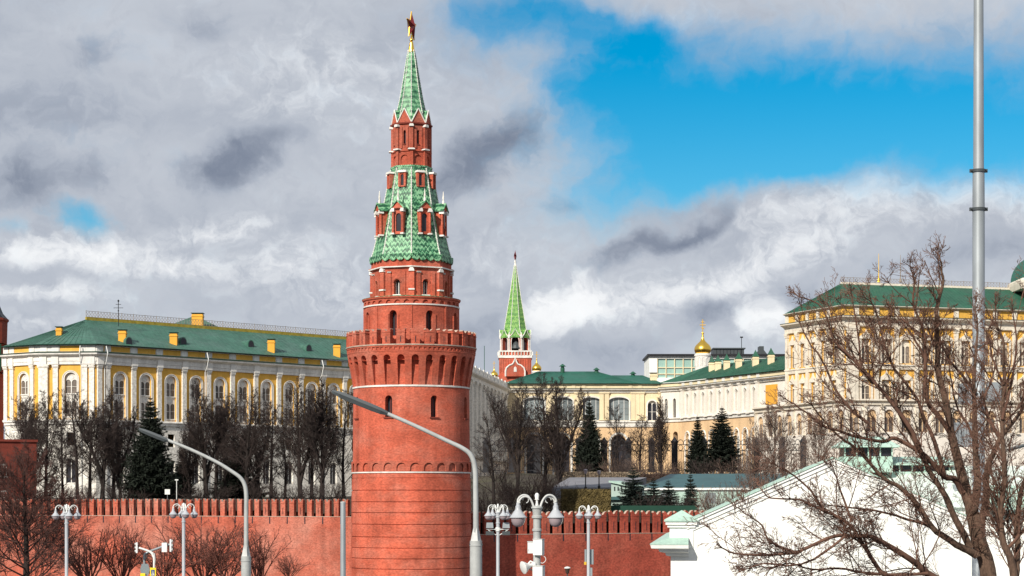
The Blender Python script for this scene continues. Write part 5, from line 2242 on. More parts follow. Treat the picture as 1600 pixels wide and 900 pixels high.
def put_spruce(kind, px, Y, ytop, ybase, wpx, label, mat_, group, rot=0.0):
    x, y, z = ground_at(px, Y)
    if ybase:
        z = Z(ybase, Y)
    H = Z(ytop, Y) - z
    Wm = 1.22 * wpx / 2 * Y / F
    if kind not in sp_protos:
        cfg = {0: (41, 10, 3.2, 34, 17, 2.0), 1: (42, 10, 2.6, 32, 16, 2.0), 2: (43, 6, 1.7, 20, 13, 1.5)}[kind]
        tb, cb = spruce(cfg[0], cfg[1], cfg[2], cfg[3], cfg[4], cfg[5])
        sp_protos[kind] = (None, cfg[1], cfg[2])
        t = tree_thing('spruce_tree', tb, cb, M['bark'], M[mat_], label, 'spruce', (x, y, z), group, rot, (Wm / cfg[2], Wm / cfg[2], H / cfg[1]))
        sp_protos[kind] = (t, cfg[1], cfg[2])
        return t
    t, h0, w0 = sp_protos[kind]
    return copy_tree(t, (x, y, z), rot, (Wm / w0, Wm / w0, H / h0), label)


G_S = 'spruces in the palace garden'
put_spruce(0, 235, 252, 618, 782, 84, 'broad dark spruce rising behind the sunlit brick wall on the left', 'spruce', G_S)
put_spruce(0, 921, 318, 622, 742, 50, 'tall dark spruce in front of the cream palace arches', 'spruce', G_S, 2.0)
put_spruce(1, 1128, 308, 634, 738, 62, 'larger dark spruce of the pair before the gothic wing', 'spruce', G_S, .6)
put_spruce(1, 1090, 312, 648, 741, 40, 'slimmer dark spruce of the pair before the gothic wing', 'spruce', G_S, 1.7)
G_S2 = 'young spruces above the right wall'
put_spruce(2, 989, 224, 728, 806, 58, 'largest young blue spruce above the right brick wall, beside the pale green gable', 'bluespruce', G_S2)
put_spruce(2, 1021, 226, 745, 806, 38, 'smaller young blue spruce second from the left above the right wall', 'bluespruce', G_S2, 1.0)
put_spruce(2, 1044, 224, 749, 806, 46, 'bushy young blue spruce midway in the group above the right wall', 'bluespruce', G_S2, 2.0)
put_spruce(2, 1079, 226, 736, 806, 30, 'thinnest young spruce above the right wall, right end of the group', 'bluespruce', G_S2, 3.0)
# a leafy dark conifer behind the row of bare trees
put_spruce(0, 372, 275, 705, 782, 80, 'low dark spruce behind the trunks right of the left arm lamp', 'spruce', G_S, 4.0)
put_spruce(1, 285, 275, 700, 782, 44, 'low dark spruce in the shade between bare trunks beside the broad one', 'spruce', G_S, 4.4)

# shrubs: behind the walls, in front of the left wall, behind the pediment
bushes = {}


def put_bush(kind, px, Y, ytop, zb, wide, label, m, group, rot=0.0):
    x = (px - CX) / F * Y
    H = Z(ytop, Y) - zb
    if (kind, m) not in bushes:
        cfg = {0: (61, 3.0, 2.4, 17, .0058, 1.1), 1: (62, 3.0, 3.4, 18, .0058, 1.1)}[kind]
        q = bush(*cfg)
        o = ob('bare_shrub', q, M[m], local=True, origin=(0, 0, 0))
        bushes[(kind, m)] = o
        tag(o, label, 'shrub', group)
    else:
        o = bushes[(kind, m)].copy()
        COL.objects.link(o)
        o['label'] = label
        o['group'] = group
    o.location = (x, Y, zb)
    o.rotation_euler = (0, 0, rot)
    o.scale = (H / 3.0 * wide, H / 3.0 * wide, H / 3.0)
    return o


GB = 'bare shrubs on the garden slope'
for i, (k, px, Y, yt_, wd, lab) in enumerate([
        (1, 842, 225, 722, 1.0, 'grey twiggy shrub on the slope under the upright tree before the cream palace'),
        (0, 818, 222, 744, 1.1, 'low tangled shrub on the slope left of the brown hedge block'),
        (1, 866, 232, 738, 1.0, 'pale twiggy shrub touching the left end of the brown hedge block'),
        (1, 795, 238, 728, 1.0, 'dark shrub at the foot of the spreading tree right of the round tower'),
        (1, 960, 312, 706, 1.0, 'purplish shrub at the foot of the fence beside the tall dark spruce'),
        (0, 1004, 308, 708, 1.1, 'purplish shrub before the fence between the wide window and gothic wing'),
        (1, 1150, 296, 704, 1.0, 'dry shrub just right of the larger spruce before the gothic wing'),
        (1, 1062, 318, 712, .8, 'low shrub left of the slimmer spruce before the gothic wing'),
        (0, 1008, 222, 762, 1.0, 'dark shrub between the two left young spruces above the right wall'),
        (1, 1064, 221, 764, .8, 'dark shrub left of the thinnest young spruce above the right wall'),
        (0, 1112, 222, 756, .9, 'bare shrub right of the thinnest young spruce, before the pavilion wall'),
        (1, 1142, 226, 744, .7, 'taller bare shrub before the right end of the pavilion wall'),
        (1, 978, 300, 712, 1.0, 'dark shrub on the garden slope before the fence, right of the tall dark spruce'),
        (0, 1030, 300, 714, 1.2, 'dark shrub on the garden slope before the fence, below the slim bare tree'),
        (1, 1048, 298, 718, 1.0, 'round dark shrub on the garden slope left of the pair of spruces'),
        (0, 1110, 300, 710, 1.1, 'dark shrub between the two spruces of the pair before the gothic wing'),
        (1, 1172, 292, 700, 1.1, 'dark shrub before the fence right of the pair of spruces'),
        (0, 900, 300, 716, 1.2, 'dark shrub at the left foot of the tall dark spruce before the arches'),
        (0, 760, 215, 752, 1.2, 'low shrub beside the right edge of the round tower')]):
    x, y, z = ground_at(px, Y)
    put_bush(k, px, Y, yt_, z - .1, wd, lab, 'twig' if lab.startswith('dark') else 'dryshrub', GB, i * 1.3)
GB2 = 'undergrowth shrubs between the trunks behind the left wall'
for i, (k, px, yt_) in enumerate([(1, 52, 742), (0, 96, 748), (1, 140, 738), (0, 182, 745), (1, 212, 744), (0, 268, 742), (1, 306, 738), (0, 340, 746),
                                 (1, 400, 736), (0, 436, 744), (1, 462, 738), (0, 492, 742), (1, 524, 736)]):
    x, y, z = ground_at(px, 246 + 3 * (i % 3))
    put_bush(k, px, 246 + 3 * (i % 3), yt_ + (9, 3, 14, 6)[i % 4], z - .1, (1.2, 1.4, 1.0)[i % 3], 'low leafless undergrowth shrub among the trunks behind the sunlit left wall', 'twig', GB2, i * 2.1)
GB3 = 'leafless bushes in front of the left wall'
for i, (k, px, Y, yt_, wd, lab) in enumerate([
        (1, 190, 196, 800, .95, 'reddish leafless bush before the wall between the left ornate lamp and the traffic lights'),
        (0, 318, 194, 800, 1.35, 'reddish leafless bush before the wall just right of the second ornate lamp'),
        (1, 404, 196, 806, .95, 'reddish leafless bush before the wall just right of the left arm lamp'),
        (0, 138, 192, 815, 1.3, 'low reddish bush before the wall at the foot of the left ornate lamp'),
        (0, 258, 190, 830, 1.4, 'low reddish bush before the wall behind the traffic lights'),
        (1, 452, 196, 858, 1.2, 'low sparse bush before the wall left of the cut off pole'),
        (1, 352, 192, 818, 1.05, 'low reddish bush before the wall left of the left arm lamp shaft')]):
    put_bush(k, px, Y, yt_, 4.2, wd, lab, 'redtwig', GB3, i * 1.9)
# big reddish bare tree at the lower left, in front of the wall
tb, cb = bare_tree(311, 16.2, .42, 8.4, first=.26, limbs=46, elev=(0, 38), dens=1.45, rmin=.011)
tree_thing('bare_tree', tb, cb, M['bark'], M['streettwig'], 'spreading reddish bare tree in front of the wall at the lower left corner', 'tree',
           (XY(40, 182)[0], 182, 0), 'bare trees in the street', .4, (1, 1, 1.0))

# clipped hedge block and the low dark hedge


def hedge(name, f, u1, z0, z1, dp, m, label, seed, leaf=.12, n=2600):
    rng = random.Random(seed)
    q = MB()
    q.fbox(f, .06, u1 - .06, z0, z1 - .08, -dp + .06, -.06)
    for k in range(n):
        s = rng.random()
        if s < .55:
            p, nn = f.p(rng.uniform(0, u1), rng.uniform(z0, z1), 0), Vector((f.n.x, f.n.y, .2))
        elif s < .85:
            p, nn = f.p(rng.uniform(0, u1), z1, -rng.uniform(0, dp)), Vector((0, 0, 1))
        else:
            e = rng.choice((0, u1))
            p, nn = f.p(e, rng.uniform(z0, z1), -rng.uniform(0, dp)), Vector((f.ux.x, f.ux.y, 0)) * (1 if e else -1)
        nn = (nn + Vector((rng.gauss(0, .6), rng.gauss(0, .6), rng.gauss(0, .6)))).normalized()
        a = nn.orthogonal().normalized() * leaf * rng.uniform(.6, 1.3)
        b_ = nn.cross(a) * .6
        p = Vector(p) + nn * rng.uniform(-.05, .08)
        q.add([p - a, p + b_, p + a, p - b_], [(0, 1, 2, 3)])
    o = ob(name, q, m, origin=(f.o.x, f.o.y, z0))
    return tag(o, label, 'hedge')


f = fr_between(XY(878, 217), XY(954, 217))
hedge('hedge', f, f.len, Z(800, 217), Z(765, 217), 3.0, M['hedge'], 'square clipped brownish hedge block above the right brick wall', 5)
f = fr_between(XY(1000, 268), XY(1180, 262))
hedge('hedge', f, f.len, Z(750, 265), Z(741, 265), 1.2, M['hedgedark'], 'long low dark clipped hedge under the iron fence', 6, n=3500)
f = fr_between(XY(880, 262), XY(1000, 268))
hedge('hedge', f, f.len, Z(746, 265), Z(738, 265), 1.0, M['tan'], 'dry sandy coloured hedge strip behind the pale garden road', 7, n=2000)
# road seen on the slope
q = MB()
pts = [P(862, 763, 232), P(960, 763, 232), P(1010, 747, 262), P(890, 747, 262)]
q.poly([(p.x, p.y, p.z + .1) for p in pts])
q.poly([(p.x, p.y, p.z - 1.2) for p in pts][::-1])
for i in range(4):
    a, c_ = pts[i], pts[(i + 1) % 4]
    q.quad((a.x, a.y, a.z - 1.2), (c_.x, c_.y, c_.z - 1.2), (c_.x, c_.y, c_.z + .1), (a.x, a.y, a.z + .1))
struct('road', q, M['road'])

# iron garden fence with tall pillars
f = fr_between(XY(742, 322), XY(1262, 316))
z0, z1 = Z(738, 320), Z(691, 320)
fe = thing('iron_fence', (f.o.x, f.o.y, z0), 'black wrought iron fence with tall dark pillars in front of the palaces', 'fence')
pxs = [760, 800, 840, 870, 905, 944, 982, 1018, 1054, 1100, 1143, 1182, 1222, 1255]
pm2 = MB()
w = .62
pm2.fbox(FLAT, -w, w, 0, .5, -w, w)
pm2.fbox(FLAT, -w * .8, w * .8, .5, z1 - z0 - .1, -w * .8, w * .8)
pm2.fbox(FLAT, -w, w, z1 - z0 - .1, z1 - z0 + .15, -w, w)
pm2.add([(-w * .8, -w * .8, z1 - z0 + .15), (w * .8, -w * .8, z1 - z0 + .15), (w * .8, w * .8, z1 - z0 + .15), (-w * .8, w * .8, z1 - z0 + .15), (0, 0, z1 - z0 + .9)],
        [(0, 1, 4), (1, 2, 4), (2, 3, 4), (3, 0, 4)])
pmm = as_mesh('pillar', pm2, [M['iron']])
us = [u_at(f, px) for px in pxs]
for u in us:
    link('pillar', pmm, fe, f.p(u, z0, 0), f.a)
zr1, zr2, zr3 = Z(705, 320), Z(695, 320), Z(735, 320)
for a, c in zip(us, us[1:]):
    q = MB()
    a, c = a + .5, c - .5
    for z in (zr1, zr2, zr3):
        q.fbox(f, a, c, z - .05, z + .05, -.05, .05)
    n = max(3, int((c - a) / .34))
    st_ = (c - a) / n
    for k in range(n):
        u = a + (k + .5) * st_
        q.fbox(f, u - .025, u + .025, zr3, zr1, -.025, .025)
    n = max(2, int((c - a) / .75))
    st_ = (c - a) / n
    for k in range(n):                     # scalloped cresting
        u = a + (k + .5) * st_
        q.tube([f.p(u + st_ * .55 * math.cos(t * math.pi / 6), zr2 + (zr2 - zr1) * .75 * math.sin(t * math.pi / 6), 0) for t in range(7)], .06, 4)
        q.tube([f.p(u + st_ * .40 * math.cos(t * math.pi / 5), (zr1 + zr2) / 2 + (zr2 - zr1) * .42 * math.sin(t * math.pi / 5), 0) for t in range(11)], .05, 4)
    ob('fence_panel', q, M['iron'], fe)

# dark garden lamps and sign posts by the road
GL = 'black garden lamp posts beside the slope road'
for px, yb, yt_, lab in ((915, 766, 733, 'black garden lamp post left of the pale green gable'), (936, 764, 735, 'second black garden lamp post, close to the pale green gable')):
    p = P(px, yb, 230)
    h = Z(yt_, 230) - p.z
    t = thing('garden_lamp', p, lab, 'lamp post', GL)
    q = MB()
    q.lathe([(.16, p.z - .6), (.16, p.z + .35), (.07, p.z + .45), (.06, p.z + h * .78)], 8, (p.x, p.y))
    ob('post', q, M['iron'], t)
    q = MB()
    q.lathe([(.16, p.z + h * .78), (.28, p.z + h * .97), (.1, p.z + h)], 6, (p.x, p.y))
    ob('lantern', q, M['lampglass'], t)

# pale green pavilion above the wall, with a teal roof
Yp = 240
pv = thing('garden_pavilion', (*XY(1000, Yp), 10), 'long low pavilion with teal roof and pale green panels above the right wall', 'pavilion')
f = fr_between(XY(1000, Yp), XY(1215, 234))
q = MB()
q.fbox(f, 0, f.len, 8.5, Z(766, Yp), -9, 0)
ob('wall', q, M['mintpale'], pv)
q = MB()
q.fbox(f, -.2, f.len, Z(765.8, Yp), Z(762.5, Yp), -9, .3)
ob('eave_board', q, M['white'], pv)
q = MB()
q.quad(f.p(-.2, Z(762, Yp), .25), f.p(f.len, Z(762, Yp), .25), f.p(f.len, Z(741, Yp + 16), -14), f.p(-.2, Z(741, Yp + 16), -14))
q.fbox(f, -.2, f.len, Z(762.4, Yp), Z(762.1, Yp), -9, .25)
ob('roof', q, M['teal'], pv)
for k in range(9):
    q = MB()
    u = .8 + k * 1.85
    q.fbox(f, u, u + 1.3, Z(786, Yp), Z(770, Yp), .0, .06)
    ob('panel', q, M['glassgrey'] if k % 3 == 1 else M['mint'], pv)
Yg = 226
gb = thing('gabled_shed', (*XY(962, Yg), 9), 'little pale green shed with sloping roof right of the brown hedge block', 'shed')
f = fr_between(XY(955, Yg), XY(990, Yg - 1))
q = MB()
q.prism([(0, 8.8), (f.len, 8.8), (f.len, Z(762, Yg)), (0, Z(754, Yg))], f, -4, 0)
ob('wall', q, M['mintpale'], gb)
q = MB()
q.prism([(-.2, Z(753.6, Yg)), (f.len + .2, Z(762, Yg)), (f.len + .2, Z(759.8, Yg)), (-.2, Z(751, Yg))], f, -4.3, .3)
ob('roof', q, M['mint'], gb)
q = MB()
q.prism([(-.1, Z(781, Yg)), (f.len + .6, Z(781, Yg)), (f.len + .6, Z(776, Yg)), (-.1, Z(776, Yg))], f, -1, .5)
ob('awning', q, M['teal'], gb)
for k in range(3):
    q = MB()
    q.fbox(f, .35 + k * .42, .5 + k * .42, Z(767, Yg), Z(760.5, Yg), 0, .03)
    ob('slot_window', q, M['glassdark'], gb)
x0, x1 = XY(950, 218)[0], XY(1090, 218)[0]
q = MB()
f = Fr((x0, 219), 0.0)
q.fbox(f, 0, x1 - x0, 8.5, Z(790, 218), -.25, 0)
tag(ob('green_screen', q, M['gutter'], origin=(x0, 219, 9)), 'dark green low screen behind the young spruces above the right wall', 'screen')


# ------------------------------------------------------------------ white gabled building with mint copper roof
YW = 110.0
kw = YW / F
f = Fr(XY(1048, YW), -R(6))
wb_ = thing('gabled_building', (f.o.x, f.o.y, 0), 'white plastered building with broad gable and mint green copper trim at lower right', 'building')
w_ = lambda py: Z(py, YW)
HWD = 8.95
ZE, ZA = w_(862), w_(716)
q = MB()
q.prism([(0, 0), (2 * HWD, 0), (2 * HWD, ZE + .9), (HWD, ZA - .35), (0, ZE + .9)], f, -34, 0)
ob('wall', q, M['white'], wb_)
sl = (ZA - .35 - ZE - .9) / HWD


def rake(z_lo, z_hi, d0, d1, ext, name, m):
    for s_ in (-1, 1):
        q = MB()
        a = HWD + s_ * (HWD - .9 + ext)
        zz_ = ZA - sl * abs(a - HWD)
        pts = [(HWD, ZA + z_lo), (a, zz_ + z_lo), (a, zz_ + z_hi), (HWD, ZA + z_hi)]
        if s_ == 1:
            pts = pts[::-1]
        q.prism(pts[::-1], f, d0, d1)
        ob(name, q, m, wb_)


rake(-.62, -.40, -.1, .07, 0, 'raking_cornice', M['white'])
rake(-.398, -.16, -.1, .15, 0, 'raking_cornice', M['white'])
rake(-.158, -.02, -.1, .25, .03, 'raking_cornice', M['white'])
rake(-.018, .06, -34, .31, .05, 'roof', M['mint'])
# side eave cornice, returned at the corner
q = MB()
path_ = [Vector(f.p(0, 0, -34)[:2]), Vector(f.p(0, 0, 0)[:2]), Vector(f.p(1.0, 0, 0)[:2])]
zc_ = w_(868)
q.cornice(path_, [(0, zc_ - .05), (.25, zc_), (.3, zc_ + .15), (.62, zc_ + .22), (.66, zc_ + .36), (1.05, zc_ + .42), (1.1, zc_ + .62), (0, zc_ + .64)])
ob('eave_cornice', q, M['white'], wb_)
q = MB()
q.cornice(path_, [(1.12, zc_ + .625), (1.12, zc_ + .68), (.02, zc_ + 1.02)])
ob('eave_flashing', q, M['mint'], wb_)
# corner pedestal with copper cap
q = MB()
q.fbox(f, -.06, 1.25, ZE + .2, w_(817.5), -1.4, .06)
q.fbox(f, -.18, 1.37, w_(824), w_(820), -1.52, .18)
q.fbox(f, -.28, 1.47, w_(819.8), w_(815), -1.62, .28)
ob('corner_pedestal', q, M['white'], wb_)
q = MB()
zt_ = w_(814.8)
c_ = f.p(.6, w_(797), -.67)
b4 = [f.p(-.36, zt_, .36), f.p(1.55, zt_, .36), f.p(1.55, zt_, -1.7), f.p(-.36, zt_, -1.7)]
b5 = [(x, y, z + .1) for x, y, z in b4]
q.add(b4 + b5 + [c_], [(0, 1, 5, 4), (1, 2, 6, 5), (2, 3, 7, 6), (3, 0, 4, 7), (4, 5, 8), (5, 6, 8), (6, 7, 8), (7, 4, 8), (3, 2, 1, 0)])
ob('pedestal_cap', q, M['mint'], wb_)
# the wing behind, with a copper roof, lantern and long roof monitor
fw = fr_between(XY(1306, 126), XY(1680, 122))
ro = thing('copper_roofed_hall', (fw.o.x, fw.o.y, 0), 'low hall with pale mint copper roof, lantern and roof monitor behind the white gable', 'building')
q = MB()
q.fbox(fw, 0, fw.len, 0, Z(792, 124), -16, 0)
ob('wall', q, M['white'], ro)
q = MB()
za_, zb_ = Z(793, 124), Z(729, 133)
seam_roof(q, fw.p(-.3, za_, .4), fw.p(fw.len, za_, .4), fw.p(fw.len, zb_, -8), fw.p(1.2, zb_, -8), 26, h=.04)
q.quad(fw.p(fw.len, za_, -17), fw.p(-.3, za_, -17), fw.p(1.2, zb_, -8), fw.p(fw.len, zb_, -8))
q.poly([fw.p(-.3, za_, -17), fw.p(-.3, za_, .4), fw.p(1.2, zb_, -8)])
ob('roof', q, M['palecopper'], ro)
q = MB()
a_, c_ = u_at(fw, 1541), u_at(fw, 1672)
q.fbox(fw, a_, c_, Z(796, 123), Z(790, 123), -3, 1.2)
q.prism([(a_, Z(790, 123) + .004), (c_, Z(790, 123) + .004), (c_, Z(759, 124)), (a_ + .15, Z(759, 124))], fw, -3, 1.1)
ob('copper_parapet', q, M['mint'], ro)


def lantern_house(px0, px1, Y, y_sill, y_eave, y_ridge, name, slope_px):
    fh = Fr(XY(px0, Y), 0.0)
    w = (px1 - px0) * Y / F
    q = MB()
    q.fbox(fh, .05, w - .05, Z(y_sill + 25, Y), Z(y_sill, Y), -2.4, 0)
    n = max(3, int(w / .75))
    for k in range(n + 1):
        u = .05 + (w - .19) * k / n
        q.fbox(fh, u, u + .09, Z(y_sill, Y), Z(y_eave, Y), -.1, .02)
    ob(name, q, M['mint'], ro)
    q = MB()
    q.fbox(fh, .1, w - .1, Z(y_sill, Y) + .01, Z(y_eave, Y) - .01, -2.3, -.12)
    ob('louvre_opening', q, M['glassdark'], ro)
    q = MB()
    s_ = slope_px * Y / F
    z0, z1 = Z(y_eave, Y), Z(y_ridge, Y)
    v = [fh.p(-.35, z0, .45), fh.p(w + .35, z0, .45), fh.p(w + .35, z0, -2.8), fh.p(-.35, z0, -2.8),
         fh.p(-.35, z0 + .1, .45), fh.p(w + .35, z0 + .1, .45), fh.p(w + .35, z0 + .1, -2.8), fh.p(-.35, z0 + .1, -2.8), fh.p(s_, z1, -1.2), fh.p(w - s_, z1, -1.2)]
    q.add(v, [(3, 2, 1, 0), (0, 1, 5, 4), (1, 2, 6, 5), (2, 3, 7, 6), (3, 0, 4, 7), (4, 5, 9, 8), (6, 7, 8, 9), (5, 6, 9), (7, 4, 8)])
    ob(name + '_roof', q, M['mint'], ro)


lantern_house(1318, 1396, 130, 713, 699, 681, 'lantern', 14)
lantern_house(1384, 1486, 131, 737, 727, 713, 'roof_monitor', 2)
q = MB()
p = P(1497, 772, 127)
q.box(p.x - .28, p.x + .28, p.y - .3, p.y + .3, p.z - .6, p.z + .62)
ob('vent_box', q, M['steel'], ro)

# ------------------------------------------------------------------ tall steel mast with clamps and boxes
Ym = 80.0
km = Ym / F
xm = XY(1529, Ym)[0]
mast = thing('steel_mast', (xm, Ym, 0), 'very tall grey steel mast with two bolted collars behind the many limbed tree', 'mast')
q = MB()
m_ = lambda py: Z(py, Ym)
q.lathe([(10.5 * km, 0), (10.5 * km, m_(802)), (9.6 * km, m_(800)), (9.4 * km, m_(330)), (9.1 * km, m_(266))], 28, (xm, Ym))
ob('lower_shaft', q, M['steel'], mast, smooth=30)
q = MB()
q.lathe([(8.2 * km, m_(272)), (7.4 * km, m_(-20)), (6.5 * km, m_(-180)), (.02, m_(-182))], 28, (xm, Ym), cap=False)
ob('upper_shaft', q, M['steel'], mast, smooth=30)
for py, r in ((267, 9.6), (327, 9.9)):
    q = MB()
    q.lathe([(r * km - .05, m_(py + 2.2)), (r * km + .035, m_(py + 2.2)), (r * km + .035, m_(py - 2.2)), (r * km - .05, m_(py - 2.2))], 24, (xm, Ym))
    for s_ in (-1, 1):
        q.box(xm + s_ * (r * km + .05) - .06, xm + s_ * (r * km + .05) + .06, Ym - .05, Ym + .05, m_(py + 2.6), m_(py - 2.6))
        q.tube([(xm + s_ * (r * km + .06), Ym - .16, m_(py)), (xm + s_ * (r * km + .06), Ym + .1, m_(py))], .025, 6)
    ob('clamp_collar', q, M['lampgrey'], mast)
q = MB()
q.lathe([(12.6 * km, m_(803)), (12.6 * km, m_(797)), (10 * km, m_(795))], 24, (xm, Ym))
ob('base_collar', q, M['steel'], mast)
q = MB()
q.lathe([(10.2 * km, m_(544)), (10.2 * km, m_(540)), (9.6 * km, m_(539.9))], 24, (xm, Ym))
ob('clamp_ring', q, M['lampgrey'], mast)
GBX = 'grey equipment boxes strapped to the tall mast'
for (x0, x1, y0, y1, lab, dy) in ((1496, 1518, 600, 632, 'pale grey equipment box strapped to the left of the tall mast', -.2), (1540, 1561, 598, 628, 'pale grey equipment box strapped to the right of the tall mast', -.2),
                                 (1494, 1524, 660, 698, 'ribbed grey radio unit hung lower on the left of the tall mast', .2)):
    a, c_ = P(x0, y1, Ym), P(x1, y0, Ym)
    t = thing('equipment_box', (a.x, Ym + dy, a.z), lab, 'box', GBX)
    q = MB()
    q.box(a.x, c_.x, Ym + dy - .16, Ym + dy + .14, a.z, c_.z)
    if y0 == 660:
        for k in range(7):
            u = a.x + (c_.x - a.x) * (k + .5) / 7
            q.box(u - .02, u + .02, Ym + dy - .22, Ym + dy - .155, a.z + .04, c_.z - .04)
    else:
        q.box(a.x + .04, c_.x - .04, Ym + dy - .18, Ym + dy - .155, a.z + .05, c_.z - .05)
    ob('casing', q, M['steel'], t)
    q = MB()
    xx = c_.x if x0 < 1529 else a.x
    q.box(min(xx, xm), max(xx, xm), Ym + dy - .04, Ym + dy + .02, (a.z + c_.z) / 2 - .05, (a.z + c_.z) / 2 + .05)
    ob('bracket', q, M['lampgrey'], t)

# ------------------------------------------------------------------ big bare tree in front, limb by limb
KT = 70 / F


def limb_pts(px, Y0, Y1):
    n = len(px)
    return [P(a, b_, Y0 + (Y1 - Y0) * i / max(1, n - 1)) for i, (a, b_) in enumerate(px)]


def smooth_path(pts, n=3):
    out = []
    for i in range(len(pts) - 1):
        p0, p1, p2, p3 = pts[max(0, i - 1)], pts[i], pts[i + 1], pts[min(len(pts) - 1, i + 2)]
        for k in range(n):
            t = k / n
            out.append(.5 * ((2 * p1) + (p2 - p0) * t + (2 * p0 - 5 * p1 + 4 * p2 - p3) * t * t + (3 * p1 - p0 - 3 * p2 + p3) * t ** 3))
    return out + [pts[-1]]


SN = {'rmin': .0072, 0: (8, 5, 7, (22, 52), .50, .07, .04), 1: (6, 4, 5, (22, 52), .56, .08, .03), 2: (4, 3, 3, (22, 52), .62, .10, .02), 3: (3, 3, 0, (20, 60), .5, .15, .0)}


def near_tree(name, limbs, trunk_ids, label, origin_px, seed, dens, twiglen=(.9, 2.0)):
    rng = random.Random(seed)
    tb, cb = MB(), MB()
    for i, (px, Y0, Y1, r0, r1) in enumerate(limbs):
        pts = smooth_path(limb_pts(px, Y0, Y1), 3)
        for k in range(1, len(pts) - 1):
            pts[k] += Vector((rng.gauss(0, .008), rng.gauss(0, .03), rng.gauss(0, .008)))
        n = len(pts) - 1
        rad = [(r0 + (r1 - r0) * (k / n) ** .8) * .86 * KT * (1 + rng.gauss(0, .012)) for k in range(n + 1)]
        tgt = tb if i in trunk_ids else cb
        tgt.tube(pts, rad, 10 if r0 > 6 else 7, cap=False)
        length = sum((pts[k + 1] - pts[k]).length for k in range(n))
        cnt = int(length * dens)
        if i in trunk_ids and r0 > 14:
            cnt = int(cnt * .3)
        for k in range(cnt):
            t = rng.random() ** .75
            b, dd = along(pts, min(.995, t))
            rr = (r0 + (r1 - r0) * t) * KT
            L = rng.uniform(*twiglen) * (1.2 - .78 * t) * (1 if rr > .05 else .8)
            d = side_dir(dd, R(rng.uniform(28, 70)), rng)
            d = (d + Vector((0, 0, .25))).normalized()
            sprout(cb, b, d, L, max(.010, min(.026, rr * .42)), 0 if L > 1.0 else 1, rng, SN)
        # long slender side branches
        if r0 < 9:
            for k in range(int(length * .55)):
                t = .25 + .72 * rng.random()
                b, dd = along(pts, min(.98, t))
                d = side_dir(dd, R(rng.uniform(22, 48)), rng)
                d = (d + Vector((-.05, 0, .16))).normalized()
                L = rng.uniform(1.4, 2.7) * (1.15 - .5 * t)
                sp = grow_path(b, d, L, 9, rng, .055, .03)
                r_ = max(.014, min(.03, (r0 + (r1 - r0) * t) * KT * .4))
                cb.tube(sp, [r_ + (.008 - r_) * i / 9 for i in range(10)], 5, cap=False)
                for m in range(int(L * 5)):
                    b2, d2 = along(sp, min(.99, .15 + .84 * rng.random()))
                    sprout(cb, b2, side_dir(d2, R(rng.uniform(25, 55)), rng), rng.uniform(.35, .9), .010, 1, rng, SN)
        # the limb's own tip fans out
        if r1 < 3:
            b, dd = along(pts, .999)
            for k in range(3):
                sprout(cb, b, side_dir(dd, R(rng.uniform(5, 35)), rng), rng.uniform(.28, .6), max(.010, r1 * KT * .8), 1, rng, SN)
    t = thing(name, (XY(origin_px, 70)[0], 70, 0), label, 'tree', 'bare trees in the street')
    ob('trunk', tb, M['bark_near'], t, smooth=60)
    ob('crown', cb, M['twig_near'], t, smooth=60)
    return t


